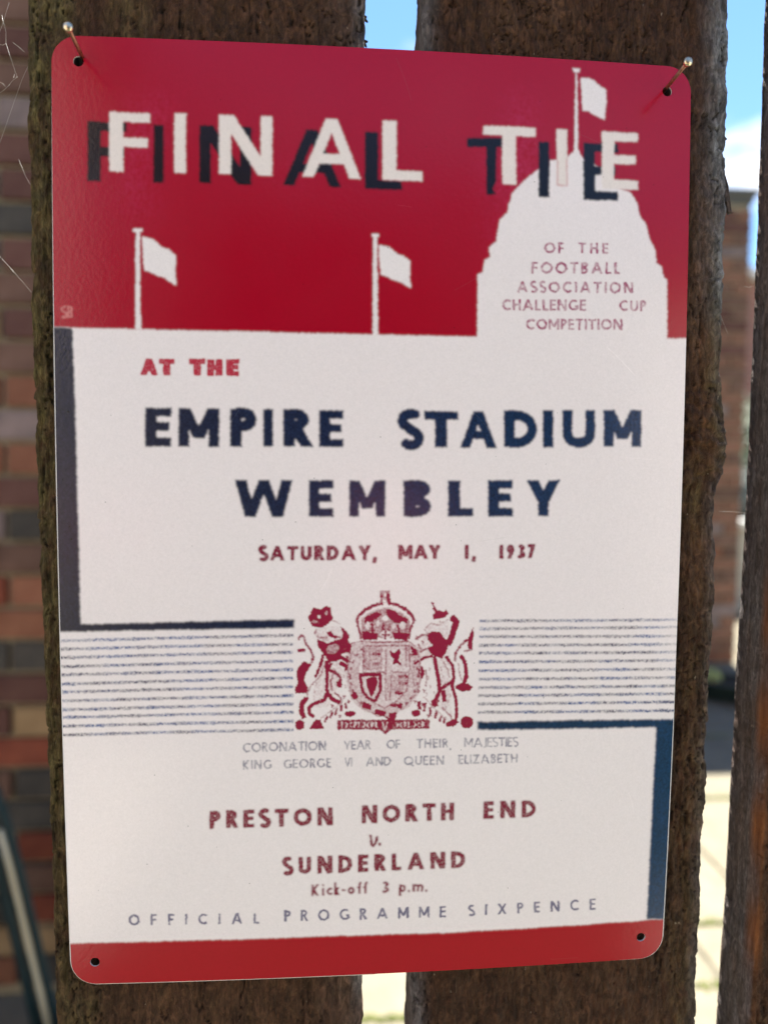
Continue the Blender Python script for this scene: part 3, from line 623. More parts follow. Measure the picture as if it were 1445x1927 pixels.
# ------------------------------------------------------------------ tin sign: its print is computed here
# ART: one shape a line: ink, f(ill)/s(troke), strength, width mm, then x z pairs in mm from the sign centre
ART = """
red f 1 0 -106.2 156 105.9 157.3 107.8 63.4 93.5 63 93 82 91.8 82.5 91.1 86 89.2 87.2 88.9 90.9 86.7 95.1 85.6 99.2 83.5 101.8 83 103.3 82.4 106.1 81.5 107.3 79.9 109.3 77.7 109.9 74.1 111.3 70.5 115.4 67.5 118.1 64.1 119.5 62.6 121.5 61.4 121.5 59.2 119.5 57.8 118.5 53.2 118.1 53 116.1 49.7 115.1 46.6 112.6 44.2 110.5 41.1 107.1 40.9 105.3 40.2 103.9 39.8 101.1 37.4 98.9 36.3 92.1 34 90.1 34.5 87.2 32.7 86 32.1 82.3 30.5 81.7 30.5 62 14.1 62 -44.2 62.1 -94.4 62.4 -107.2 62.8
red f 1 0 -112.8 -135.7 -100 -135.5 -71.6 -135.5 2.7 -135.8 23.4 -136.3 53.3 -136.1 98.9 -135.7 110.7 -135.8 112.7 -167.7 -113.8 -159.5
white f 1 0 -75.2 92.4 -74 92.4 -73.9 62 -75.6 62
white f 1 0 -76 92.9 -73.1 92.8 -73.2 91.8 -75.9 91.7
white f 1 0 -2.6 92.7 -1.4 92.8 -1 61.4 -2.7 61.4
white f 1 0 -3.2 93.1 -0.8 93.1 -0.8 92.1 -3.1 92.1
white f 1 0 61.5 146.6 62 146.6 62.3 135.9 62.6 120.9 61.3 120.8 61.4 135.9
white f 1 0 60.4 147.3 63.1 147.4 62.6 146.2 61 146.2
white f 1 0 -73.3 90.4 -70.1 89.7 -68.7 88.7 -67.3 87.3 -65.1 86.6 -63.1 84.9 -63.4 79.1 -62.9 75.7 -64.8 76.7 -66.6 78 -68.8 78.5 -70.6 79.5 -72.7 80.1 -73.2 85
white f 1 0 -0.9 89.8 2.2 89.3 3.6 88.3 5 87.1 7.1 86.5 9 84.9 8.9 79.7 9.4 76.6 7.5 77.5 5.7 78.6 3.6 79.1 1.9 79.9 -0.2 80.5 -0.7 85
white f 1 0 63.1 144.5 65.5 144.5 67.7 143.9 69.4 142.3 71.7 141.3 71.6 136.4 71.2 131.7 69.1 132.5 66.9 133.4 66.1 134.2 63.9 134.1 63.5 140.1
dark f 1 0 -89.6 106.7 -85.6 106.7 -85.5 124.6 -89.4 124.6
dark f 1 0 -89.5 121.8 -77.8 121.7 -77.8 124.5 -89.4 124.6
dark f 1 0 -89.5 114.3 -78.7 114.1 -78.7 116.9 -89.5 117.1
dark f 1 0 -69.8 106.7 -66.6 106.6 -66.6 124.1 -69.7 124.1
dark f 1 0 -56 107 -52.5 106.9 -52.4 124.5 -55.9 124.5
dark f 1 0 -43.7 106.8 -40.2 106.8 -40.2 124.4 -43.7 124.5
dark f 1 0 -44.5 106.9 -40.1 106.8 -51.7 124.5 -56 124.5
dark f 1 0 -30.5 107.2 -27.1 107.1 -20 124.3 -23.4 124.3
dark f 1 0 -16.2 107.1 -12.7 107 -20 124.3 -23.4 124.3
dark f 1 0 -26 111.2 -17.4 111.2 -17.4 113.9 -26 113.9
dark f 1 0 -5.3 106.9 -1.1 106.9 -1.2 124.4 -5.3 124.3
dark f 1 0 -5.3 106.9 6.3 106.9 6.2 109.6 -5.3 109.7
dark f 1 0 49.9 106.5 53.4 106.5 53.2 123.8 49.7 123.7
dark f 1 0 64.5 106.2 68.4 106.2 68.1 124.2 64.3 124.2
dark f 1 0 64.5 106.2 76 106.3 75.9 109.1 64.5 109.1
dark f 1 0 64.3 121.4 75.8 121.5 75.7 124.3 64.3 124.2
dark f 1 0 64.4 114.2 75 114.3 75 117.1 64.4 117
dark f 1 0 26.6 123.8 38.2 124.4 38.2 121.4 36.1 121.4 36.1 110.5 35.6 109.3 35.1 108.3 36.3 106.7 33.1 106.4 32.8 121.3 26.8 121
pale f 1 0 -83 109.8 -78.9 109.7 -78.8 127.5 -82.9 127.6
pale f 1 0 -82.9 124.8 -70.6 124.7 -70.6 127.5 -82.9 127.6
pale f 1 0 -83 117.3 -71.5 117.2 -71.5 120 -82.9 120.1
pale f 1 0 -63.5 109.8 -60 109.8 -59.9 127.8 -63.4 127.8
pale f 1 0 -50 110 -46.4 110 -46.4 127.9 -50 127.9
pale f 1 0 -37.4 109.9 -33.8 109.9 -33.8 127.8 -37.4 127.8
pale f 1 0 -38.2 109.9 -33.7 109.9 -45.6 127.9 -50 127.9
pale f 1 0 -24.6 110 -21.1 109.9 -13.9 127.9 -17.4 127.9
pale f 1 0 -10.1 109.9 -6.6 109.9 -13.9 127.9 -17.4 127.9
pale f 1 0 -20 114.2 -11.3 114.2 -11.3 117.1 -20 117.1
pale f 1 0 0.1 109.9 4.6 109.9 4.5 128.1 0.1 128
pale f 1 0 0.1 109.9 12.6 109.9 12.6 112.8 0.1 112.8
pale f 1 0 38.1 110 42.5 110 42.3 128 38 127.9
pale f 1 0 31.8 125.1 48.6 125.2 48.6 128 31.8 127.9
pale f 1 0 55.7 110.4 59.2 110.4 59 128 55.5 127.9
pale f 1 0 70.6 110 74.6 110.1 74.4 128 70.4 128
pale f 1 0 70.6 110 82.6 110.1 82.6 113 70.6 112.9
pale f 1 0 70.4 125.1 82.4 125.3 82.4 128.1 70.4 128
pale f 1 0 70.5 118 81.7 118.1 81.6 120.9 70.4 120.7
mag f 0.35 0 55.6 118.2 55.7 110.3 59.3 110.1 59.2 119 58.7 119 58.8 110.6 56.2 110.8 56.1 118.2
navy f 1 0 -105.6 62.5 -94.6 62.4 -94.2 49.1 -93.9 29.5 -93.7 -2.7 -93.7 -29.4 -69.6 -28.9 -27.1 -28.1 -27.1 -31 -69.7 -31.4 -107.6 -32
navy f 1 0 32.5 -62.9 65.7 -63.2 99.8 -63.9 106.9 -63.9 110.7 -136.4 93.9 -135.4 93.8 -99.1 94 -66.5 65.8 -66.2 32.8 -65.7
grey s 0.9 0.9 -106 -34.8 -64.7 -33.9 -27.5 -33.3
grey s 0.9 0.9 -106.1 -37.5 -64.8 -36.6 -27.5 -36.2
grey s 0.9 0.9 -106.2 -40.2 -64.8 -39.3 -27.5 -38.8
grey s 0.9 0.9 -106.3 -43.1 -64.8 -42.2 -27.5 -41.7
grey s 0.9 0.9 -106.3 -45.7 -64.9 -44.9 -27.5 -44.5
grey s 0.9 0.9 -106.4 -48.7 -64.9 -47.8 -27.5 -47.2
grey s 0.9 0.9 -106.5 -51.3 -64.9 -50.5 -27.5 -50.1
grey s 0.9 0.9 -106.6 -54.1 -65 -53.4 -27.5 -53
grey s 0.9 0.9 -106.7 -57 -65 -56.2 -27.5 -55.8
grey s 0.9 0.9 -106.7 -59.5 -65.1 -58.8 -27.5 -58.5
grey s 0.9 0.9 -106.8 -62.3 -65.1 -61.7 -27.5 -61.5
grey s 0.9 0.9 -106.9 -65.2 -65.2 -64.5 -27.5 -64.3
grey s 0.9 0.9 32.7 -29.2 99.5 -29.8 107.3 -29.9
grey s 0.9 0.9 32.7 -31.8 99.6 -32.3 107.4 -32.4
grey s 0.9 0.9 32.7 -34.4 99.8 -35.3 107.5 -35.4
grey s 0.9 0.9 32.7 -37.3 99.9 -38.1 107.6 -38.2
grey s 0.9 0.9 32.7 -39.9 100 -40.8 107.7 -40.9
grey s 0.9 0.9 32.7 -42.8 100.1 -43.6 107.9 -43.7
grey s 0.9 0.9 32.7 -45.7 100.2 -46.6 108 -46.7
grey s 0.9 0.9 32.7 -48.6 100.3 -49.5 108.1 -49.7
grey s 0.9 0.9 32.7 -51.4 100.5 -52.4 108.3 -52.5
grey s 0.9 0.9 32.7 -54.1 100.6 -55.1 108.4 -55.3
grey s 0.9 0.9 32.7 -56.9 100.7 -57.9 108.5 -58.1
grey s 0.9 0.9 32.7 -59.7 100.8 -60.9 108.7 -61.1
mag f 1 0 -74.2 48.3 -72.3 48.3 -70.6 53.3 -72.4 53.3
mag f 1 0 -70.8 48.3 -69 48.4 -70.6 53.3 -72.4 53.3
mag f 1 0 -72.8 49.5 -70.3 49.5 -70.3 51.1 -72.8 51
mag f 1 0 -67.3 48.3 -65.2 48.3 -65.1 53.4 -67.2 53.4
mag f 1 0 -68.5 51.8 -63.9 51.9 -63.9 53.4 -68.5 53.3
mag f 1 0 -58 48.4 -55.9 48.5 -55.8 53.5 -58 53.5
mag f 1 0 -59.3 51.9 -54.5 52 -54.5 53.6 -59.3 53.5
mag f 1 0 -53.9 48.4 -51.8 48.4 -51.7 53.4 -53.9 53.4
mag f 1 0 -51.3 48.4 -49.1 48.5 -49.1 53.5 -51.2 53.4
mag f 1 0 -53.9 50.2 -49.1 50.3 -49.1 51.7 -53.9 51.6
mag f 1 0 -48 48.5 -46 48.5 -46 53.5 -48 53.5
mag f 1 0 -48 48.5 -44.1 48.5 -44.1 50 -48 49.9
mag f 1 0 -48 52.1 -44.1 52.2 -44 53.6 -48 53.5
mag f 1 0 -48 50.4 -44.4 50.5 -44.4 51.8 -48 51.8
navy f 1 0 -73 26.4 -69.5 26.3 -69.3 38.4 -72.9 38.4
navy f 1 0 -73 26.4 -65 26.3 -65 29.1 -73 29.1
navy f 1 0 -72.9 35.6 -64.9 35.6 -64.9 38.4 -72.9 38.4
navy f 1 0 -72.9 31.2 -65.6 31.2 -65.5 34 -72.9 34
navy f 1 0 -62.8 26.4 -59.5 26.4 -59.4 38.4 -62.7 38.4
navy f 1 0 -53.6 26.4 -50.3 26.4 -50.2 38.4 -53.5 38.4
navy f 1 0 -58.3 29 -54.8 29 -59 38.4 -62.5 38.4
navy f 1 0 -58.3 29 -54.8 29 -50.4 38.4 -53.8 38.4
navy f 1 0 -47 26.5 -43.3 26.5 -43.3 38.4 -46.9 38.4
navy s 1 3.35 -45.1 37 -42.9 37 -42.3 36.9 -41.7 36.8 -41.2 36.5 -40.8 36.1 -40.5 35.7 -40.4 35.2 -40.4 34.7 -40.5 34.3 -40.8 33.8 -41.2 33.5 -41.7 33.2 -42.3 33 -42.9 33 -45.1 33
navy f 1 0 -36.7 26.6 -33.7 26.6 -33.6 38.4 -36.7 38.3
navy f 1 0 -30.5 26.7 -26.9 26.6 -26.9 38.3 -30.5 38.3
navy s 1 3.26 -28.7 36.9 -26.5 36.9 -25.9 36.8 -25.4 36.7 -24.9 36.5 -24.5 36.1 -24.2 35.8 -24.1 35.4 -24.1 35 -24.2 34.5 -24.5 34.2 -24.9 33.9 -25.4 33.6 -25.9 33.5 -26.5 33.4 -28.7 33.4
navy f 1 0 -25.1 26.6 -21 26.6 -24.5 32.5 -28.5 32.5
navy f 1 0 -19.3 26.6 -15.9 26.6 -15.9 38.1 -19.3 38.1
navy f 1 0 -19.3 26.6 -11.7 26.6 -11.7 29.2 -19.3 29.2
navy f 1 0 -19.3 35.5 -11.7 35.5 -11.7 38.1 -19.3 38.1
navy f 1 0 -19.3 31.3 -12.3 31.3 -12.3 33.9 -19.3 33.9
navy s 1 3.19 11.4 37 10.9 37.3 10.3 37.4 9.6 37.5 9.5 37.5 8.7 37.4 7.9 37 7.3 36.6 6.9 35.9 6.8 35.2 7 34.6 7.4 34 8 33.5 8.8 33.2 10.3 31.9 11.1 31.6 11.7 31.1 12.2 30.4 12.3 29.7 12.2 29 11.8 28.4 11.2 27.8 10.5 27.5 9.6 27.4 9.6 27.5 8.8 27.6 8.1 27.9 7.5 28.3
navy f 1 0 17.4 26.8 21.3 26.8 21.2 38.4 17.3 38.4
navy f 1 0 13.8 35.7 24.8 35.7 24.7 38.4 13.8 38.4
navy f 1 0 25.5 26.8 28.7 26.8 32.8 38.6 29.6 38.5
navy f 1 0 34.1 26.8 37.4 26.8 32.8 38.6 29.6 38.5
navy f 1 0 28.5 29.7 34.2 29.7 34.2 32.4 28.4 32.3
navy f 1 0 39.7 27.1 43.3 27.1 43.1 38.9 39.5 38.9
navy s 1 3.24 41.3 37.3 43.9 37.3 44.7 37.3 45.5 37.1 46.3 36.8 46.9 36.4 47.6 35.9 48.1 35.4 48.5 34.7 48.7 34.1 48.9 33.4 48.9 32.6 48.8 31.9 48.5 31.3 48.1 30.6 47.7 30.1 47.1 29.6 46.4 29.2 45.7 28.9 44.9 28.7 44.1 28.7 41.5 28.7
navy f 1 0 52.5 27.2 56 27.2 55.7 39.2 52.3 39.2
navy s 1 3.31 60.5 39.3 60.6 31.6 60.6 31.6 60.7 30.9 61.1 30.3 61.6 29.7 62.3 29.3 63.1 29 64 28.8 64.9 28.8 65.8 29 66.6 29.3 67.3 29.7 67.8 30.3 68.1 30.9 68.2 31.6 68.2 31.6 68 39.4
navy f 1 0 72.8 27.6 76.2 27.6 75.9 39.6 72.5 39.5
navy f 1 0 82.2 27.6 85.6 27.6 85.3 39.6 81.9 39.6
navy f 1 0 77.3 30.2 80.9 30.2 76.2 39.6 72.7 39.5
navy f 1 0 77.3 30.2 80.9 30.2 85.1 39.6 81.5 39.6
navy f 1 0 -42.5 4.5 -39 4.5 -41.9 16.1 -45.5 16.1
navy f 1 0 -42.4 4.5 -39.2 4.5 -34.9 16.1 -38.2 16.1
navy f 1 0 -34 4.5 -30.8 4.6 -34.9 16.1 -38.2 16.1
navy f 1 0 -34.2 4.5 -30.6 4.6 -27.6 16.2 -31.1 16.2
navy f 1 0 -22.5 4.6 -19.1 4.6 -19.1 16.2 -22.5 16.2
navy f 1 0 -22.5 4.6 -14.8 4.6 -14.8 7.3 -22.5 7.3
navy f 1 0 -22.5 13.5 -14.9 13.6 -14.9 16.3 -22.5 16.2
navy f 1 0 -22.5 9.3 -15.4 9.3 -15.5 12 -22.5 12
navy f 1 0 -9.8 4.7 -6.7 4.7 -6.8 16.2 -9.9 16.2
navy f 1 0 -1.4 4.7 1.7 4.7 1.6 16.3 -1.5 16.2
navy f 1 0 -5.7 7.2 -2.5 7.3 -6.5 16.2 -9.7 16.2
navy f 1 0 -5.7 7.2 -2.5 7.3 1.4 16.3 -1.8 16.2
navy f 1 0 7.5 4.7 11.5 4.7 11.4 16.3 7.4 16.3
navy s 1 3.17 9.4 14.9 11.2 14.9 12 14.9 12.8 14.8 13.4 14.6 14 14.3 14.3 14 14.5 13.7 14.5 13.3 14.4 13 14 12.7 13.5 12.4 12.8 12.2 12 12.1 11.2 12 9.4 10.8
navy s 1 3.17 9.4 10.8 10.8 9.9 11.8 9.9 12.7 9.7 13.5 9.5 14.1 9.1 14.6 8.7 14.8 8.3 14.8 7.9 14.6 7.4 14.1 7 13.5 6.7 12.7 6.4 11.8 6.3 10.9 6.2 9.5 6.1
navy f 1 0 21.9 4.8 25.8 4.8 25.7 16.4 21.7 16.4
navy f 1 0 21.9 4.8 30 4.8 30 7.5 21.8 7.5
navy f 1 0 34.9 4.9 38.5 4.9 38.3 16.6 34.7 16.5
navy f 1 0 34.9 4.9 43 4.9 42.9 7.6 34.9 7.6
navy f 1 0 34.8 13.9 42.8 13.9 42.8 16.6 34.7 16.5
navy f 1 0 34.8 9.7 42.3 9.7 42.2 12.3 34.8 12.3
navy f 1 0 51.4 5 54.9 5 54.8 10.9 51.3 10.9
navy f 1 0 51.1 9.7 55 9.7 51.2 16.7 47.3 16.7
navy f 1 0 51.1 9.7 55 9.7 58.5 16.8 54.6 16.7
maroon s 1 1.16 -36.1 -5.1 -36.3 -5 -36.5 -5 -36.7 -4.9 -36.8 -4.9 -37.1 -5 -37.4 -5.1 -37.6 -5.3 -37.8 -5.6 -37.8 -5.8 -37.7 -6.1 -37.6 -6.4 -37.3 -6.6 -37 -6.7 -36.5 -7.2 -36.2 -7.3 -36 -7.5 -35.8 -7.7 -35.8 -8 -35.8 -8.3 -36 -8.6 -36.2 -8.8 -36.5 -8.9 -36.8 -9 -36.8 -8.9 -37.1 -8.9 -37.4 -8.8 -37.6 -8.6
maroon f 1 0 -34.7 -9.2 -33.6 -9.2 -31.9 -4.6 -33 -4.6
maroon f 1 0 -31.4 -9.2 -30.2 -9.2 -31.9 -4.6 -33 -4.6
maroon f 1 0 -33.6 -8.1 -31.4 -8.1 -31.4 -7.1 -33.6 -7.1
maroon f 1 0 -28.2 -9.2 -27.1 -9.2 -27.1 -4.6 -28.2 -4.6
maroon f 1 0 -29.3 -5.6 -25.9 -5.6 -25.9 -4.6 -29.3 -4.6
maroon s 1 1.16 -24.5 -4.6 -24.5 -7.5 -24.5 -7.5 -24.5 -7.8 -24.4 -8 -24.2 -8.2 -24 -8.4 -23.8 -8.5 -23.5 -8.6 -23.2 -8.6 -23 -8.5 -22.7 -8.4 -22.5 -8.2 -22.4 -8 -22.3 -7.7 -22.2 -7.5 -22.2 -7.5 -22.2 -4.6
maroon f 1 0 -20.8 -9.1 -19.7 -9.1 -19.7 -4.5 -20.8 -4.5
maroon s 1 1.16 -20.2 -5.1 -19.5 -5 -19.3 -5.1 -19.1 -5.1 -18.9 -5.2 -18.8 -5.4 -18.7 -5.5 -18.6 -5.7 -18.6 -5.9 -18.7 -6 -18.8 -6.2 -18.9 -6.3 -19.1 -6.4 -19.3 -6.5 -19.5 -6.5 -20.2 -6.5
maroon f 1 0 -18.9 -9.1 -17.6 -9.1 -18.8 -6.8 -20.1 -6.8
maroon f 1 0 -16.9 -9.1 -15.7 -9.1 -15.7 -4.5 -16.9 -4.5
maroon s 1 1.16 -16.3 -5.1 -15.4 -5.1 -15.1 -5.1 -14.9 -5.2 -14.6 -5.3 -14.4 -5.4 -14.2 -5.6 -14 -5.9 -13.9 -6.1 -13.8 -6.4 -13.7 -6.7 -13.7 -6.9 -13.8 -7.2 -13.9 -7.5 -14 -7.7 -14.2 -8 -14.4 -8.2 -14.6 -8.3 -14.9 -8.4 -15.1 -8.5 -15.4 -8.5 -16.3 -8.5
maroon f 1 0 -12.2 -9.1 -11.1 -9.1 -9.4 -4.5 -10.5 -4.5
maroon f 1 0 -8.8 -9.1 -7.7 -9.1 -9.4 -4.5 -10.5 -4.5
maroon f 1 0 -11.1 -8 -8.8 -8 -8.9 -7 -11.1 -7
maroon f 1 0 -5.4 -9.1 -4.3 -9.1 -4.3 -6.7 -5.4 -6.8
maroon f 1 0 -5.5 -7.2 -4.2 -7.2 -5.6 -4.4 -6.9 -4.5
maroon f 1 0 -5.5 -7.2 -4.2 -7.2 -2.9 -4.4 -4.2 -4.4
maroon s 1 1.16 -1.4 -8.2 -1.8 -10.1
maroon f 1 0 6 -9 7.1 -9 7.1 -4.4 5.9 -4.4
maroon f 1 0 9.4 -8.9 10.5 -8.9 10.5 -4.4 9.4 -4.4
maroon f 1 0 7.7 -8 8.8 -7.9 7.2 -4.4 6 -4.4
maroon f 1 0 7.7 -8 8.8 -7.9 10.4 -4.4 9.2 -4.4
maroon f 1 0 10.9 -8.9 12.1 -8.9 13.7 -4.3 12.5 -4.4
maroon f 1 0 14.3 -8.9 15.5 -8.9 13.7 -4.3 12.5 -4.4
maroon f 1 0 12.1 -7.8 14.3 -7.8 14.3 -6.8 12 -6.9
maroon f 1 0 17.1 -8.9 18.3 -8.9 18.3 -6.6 17.1 -6.6
maroon f 1 0 17 -7 18.3 -7 17 -4.3 15.7 -4.3
maroon f 1 0 17 -7 18.3 -7 19.6 -4.3 18.3 -4.3
maroon f 1 0 27.5 -8.9 28.7 -8.8 28.6 -4.3 27.5 -4.4
maroon s 1 1.12 30.5 -8 30.2 -9.8
maroon f 1 0 38.9 -8.8 40.1 -8.8 40 -4.3 38.9 -4.3
maroon s 1 1.12 43 -5.6 43 -5.4 42.9 -5.1 42.7 -5 42.6 -4.9 42.3 -4.8 42.2 -4.9 42 -5 41.9 -5.3 41.8 -5.5 41.8 -5.8 41.9 -6 42 -6.2 42.2 -6.4 42.4 -6.4 42.6 -6.4 42.8 -6.3 42.9 -6.1 43 -5.9 43 -5.6
maroon f 1 0 41.4 -8.8 42.6 -8.8 43.8 -6 42.6 -6
maroon s 1 1.12 45.3 -4.9 45.6 -4.8 45.9 -4.8 46.2 -4.9 46.5 -5.1 46.6 -5.3 46.6 -5.5 46.4 -5.7 46.2 -5.8 45.9 -5.9
maroon s 1 1.12 45.8 -6.9 46.1 -6.9 46.4 -7 46.6 -7.2 46.8 -7.4 46.8 -7.6 46.7 -7.9 46.4 -8 46.1 -8.1 45.8 -8.2 45.4 -8.2 45.1 -8
maroon f 1 0 48.1 -5.2 50.4 -5.1 50.4 -4.2 48.1 -4.2
maroon f 1 0 48.3 -8.7 49.5 -8.7 50.6 -4.2 49.4 -4.2
thinp s 1 0.66 55.13 90.68 55.09 90.97 54.99 91.25 54.82 91.5 54.6 91.7 54.34 91.86 54.05 91.95 53.74 91.99 53.43 91.96 53.13 91.87 52.85 91.73 52.62 91.53 52.43 91.29 52.3 91.02 52.24 90.73 52.24 90.43 52.32 90.15 52.45 89.89 52.64 89.66 52.88 89.48 53.16 89.35 53.47 89.28 53.78 89.28 54.09 89.33 54.38 89.45 54.63 89.63 54.85 89.85 55 90.11 55.1 90.39 55.13 90.68
thinp f 1 0 56.46 89.05 57.12 89.07 57.07 92.43 56.41 92.41
thinp f 1 0 56.42 91.87 58.35 91.94 58.34 92.48 56.41 92.41
thinp f 1 0 56.44 90.46 58.24 90.52 58.23 91.06 56.43 91
thinp f 1 0 64.01 89.3 64.68 89.31 64.63 92.68 63.96 92.67
thinp f 1 0 63.04 92.11 65.56 92.16 65.55 92.7 63.03 92.65
thinp f 1 0 66.99 89.36 67.66 89.37 67.61 92.74 66.93 92.73
thinp f 1 0 68.93 89.39 69.61 89.41 69.55 92.78 68.88 92.77
thinp f 1 0 66.96 90.77 69.58 90.83 69.58 91.36 66.96 91.31
thinp f 1 0 70.99 89.43 71.67 89.44 71.61 92.83 70.94 92.81
thinp f 1 0 70.99 89.43 72.96 89.47 72.95 90.02 70.99 89.98
thinp f 1 0 70.95 92.27 72.91 92.31 72.9 92.85 70.94 92.81
thinp f 1 0 70.97 90.92 72.8 90.96 72.79 91.5 70.96 91.46
thinp f 1 0 47.84 82.38 48.55 82.4 48.5 86.01 47.79 85.98
thinp f 1 0 47.8 85.4 49.86 85.46 49.85 86.05 47.79 85.98
thinp f 1 0 47.82 83.89 49.74 83.95 49.73 84.53 47.81 84.47
thinp s 1 0.7 54.31 84.37 54.27 84.69 54.16 84.98 53.98 85.25 53.75 85.47 53.47 85.64 53.15 85.75 52.82 85.79 52.48 85.76 52.16 85.67 51.86 85.51 51.61 85.3 51.41 85.04 51.27 84.75 51.21 84.44 51.21 84.12 51.29 83.82 51.43 83.53 51.64 83.29 51.9 83.09 52.2 82.95 52.52 82.88 52.86 82.87 53.19 82.93 53.5 83.06 53.78 83.24 54.01 83.48 54.18 83.76 54.28 84.06 54.31 84.37
thinp s 1 0.7 59.12 84.52 59.08 84.83 58.97 85.13 58.79 85.4 58.56 85.62 58.27 85.79 57.96 85.9 57.62 85.94 57.28 85.91 56.96 85.82 56.66 85.66 56.41 85.45 56.21 85.19 56.07 84.9 56 84.58 56.01 84.27 56.08 83.96 56.23 83.68 56.44 83.43 56.7 83.23 57 83.09 57.33 83.02 57.67 83.01 58 83.07 58.31 83.2 58.59 83.39 58.82 83.62 58.99 83.9 59.09 84.2 59.12 84.52
thinp f 1 0 61.48 82.78 62.2 82.8 62.14 86.43 61.42 86.4
thinp f 1 0 60.44 85.79 63.14 85.87 63.13 86.46 60.43 86.37
thinp f 1 0 64.17 82.86 64.89 82.88 64.83 86.51 64.11 86.49
thinp s 1 0.7 64.47 86.19 65.1 86.21 65.31 86.2 65.51 86.16 65.68 86.08 65.82 85.98 65.92 85.86 65.98 85.73 65.98 85.59 65.93 85.45 65.83 85.32 65.7 85.22 65.52 85.13 65.33 85.08 65.12 85.05 64.5 84.76
thinp s 1 0.7 64.5 84.76 65.01 84.58 65.26 84.57 65.49 84.52 65.69 84.43 65.86 84.31 65.98 84.17 66.04 84.01 66.04 83.85 65.99 83.68 65.87 83.53 65.71 83.41 65.51 83.31 65.28 83.24 65.03 83.21 64.52 83.18
thinp f 1 0 67.42 82.96 68.16 82.98 69.59 86.66 68.85 86.64
thinp f 1 0 70.41 83.05 71.15 83.07 69.59 86.66 68.85 86.64
thinp f 1 0 68.37 83.86 70.17 83.92 70.16 84.5 68.36 84.45
thinp f 1 0 72.15 83.1 72.88 83.12 72.81 86.77 72.09 86.74
thinp f 1 0 72.15 83.1 74.12 83.16 74.11 83.75 72.14 83.69
thinp f 1 0 75.11 83.19 75.84 83.22 75.77 86.86 75.04 86.84
thinp f 1 0 75.11 83.19 77.08 83.26 77.07 83.84 75.1 83.78
thinp f 1 0 43.24 76.37 43.93 76.38 45.28 79.85 44.59 79.83
thinp f 1 0 46.03 76.42 46.73 76.44 45.28 79.85 44.59 79.83
thinp f 1 0 44.13 77.21 45.81 77.24 45.81 77.8 44.12 77.77
thinp s 1 0.67 49.23 79.6 49.07 79.69 48.89 79.74 48.7 79.76 48.67 79.76 48.41 79.72 48.18 79.61 48 79.44 47.88 79.23 47.85 79 47.91 78.78 48.04 78.59 48.23 78.44 48.47 78.35 48.9 78.08 49.14 77.99 49.34 77.83 49.47 77.63 49.52 77.39 49.49 77.16 49.38 76.94 49.2 76.76 48.97 76.65 48.71 76.61 48.71 76.64 48.47 76.67 48.26 76.75 48.07 76.88
thinp s 1 0.67 52.14 79.67 51.98 79.75 51.8 79.81 51.61 79.82 51.57 79.82 51.31 79.78 51.08 79.67 50.9 79.5 50.79 79.29 50.75 79.07 50.81 78.84 50.94 78.65 51.13 78.5 51.38 78.41 51.81 78.15 52.05 78.05 52.25 77.9 52.38 77.69 52.43 77.46 52.4 77.22 52.29 77 52.11 76.82 51.88 76.71 51.62 76.67 51.62 76.7 51.38 76.73 51.16 76.81 50.98 76.94
thinp s 1 0.67 56.83 78.37 56.79 78.67 56.68 78.96 56.51 79.21 56.28 79.43 56.01 79.59 55.71 79.7 55.39 79.74 55.07 79.72 54.76 79.63 54.48 79.48 54.24 79.28 54.05 79.03 53.92 78.76 53.85 78.46 53.86 78.16 53.93 77.86 54.07 77.59 54.27 77.36 54.52 77.17 54.8 77.03 55.12 76.96 55.44 76.95 55.75 77 56.05 77.12 56.32 77.3 56.54 77.52 56.7 77.78 56.8 78.07 56.83 78.37
thinp s 1 0.67 60.92 79.51 60.68 79.67 60.41 79.78 60.13 79.84 59.84 79.84 59.55 79.78 59.28 79.68 59.03 79.52 58.83 79.32 58.67 79.09 58.56 78.83 58.5 78.55 58.51 78.27 58.57 78 58.69 77.74 58.86 77.51 59.07 77.32 59.32 77.18 59.59 77.08 59.88 77.04 60.17 77.06 60.46 77.13 60.72 77.25 60.95 77.42
thinp f 1 0 62.13 76.76 62.82 76.77 62.76 80.24 62.08 80.22
thinp f 1 0 63.83 76.79 64.53 76.81 65.89 80.31 65.19 80.29
thinp f 1 0 66.67 76.86 67.38 76.87 65.89 80.31 65.19 80.29
thinp f 1 0 64.73 77.65 66.45 77.68 66.44 78.24 64.72 78.21
thinp f 1 0 69.35 76.91 70.04 76.93 69.98 80.4 69.28 80.39
thinp f 1 0 68.34 79.8 70.94 79.87 70.93 80.43 68.33 80.37
thinp f 1 0 72 76.97 72.69 76.99 72.63 80.47 71.93 80.45
thinp s 1 0.67 77.05 78.83 77.01 79.13 76.9 79.42 76.72 79.68 76.49 79.89 76.21 80.06 75.91 80.16 75.58 80.2 75.25 80.18 74.94 80.09 74.65 79.94 74.41 79.74 74.21 79.49 74.08 79.21 74.01 78.91 74.02 78.61 74.1 78.31 74.24 78.04 74.44 77.8 74.7 77.61 74.99 77.47 75.31 77.4 75.64 77.39 75.96 77.45 76.26 77.56 76.53 77.74 76.75 77.97 76.92 78.23 77.02 78.53 77.05 78.83
thinp f 1 0 78.44 77.12 79.14 77.13 79.07 80.62 78.37 80.61
thinp f 1 0 80.81 77.17 81.51 77.19 81.44 80.68 80.74 80.66
thinp f 1 0 80.66 77.17 81.52 77.19 79.22 80.63 78.36 80.61
thinp s 1 0.67 41.16 73.35 40.92 73.51 40.66 73.62 40.38 73.68 40.09 73.68 39.81 73.62 39.54 73.52 39.3 73.36 39.1 73.16 38.94 72.93 38.83 72.67 38.78 72.4 38.78 72.12 38.84 71.85 38.96 71.59 39.12 71.37 39.33 71.18 39.58 71.03 39.84 70.94 40.13 70.9 40.42 70.92 40.69 70.99 40.95 71.11 41.18 71.28
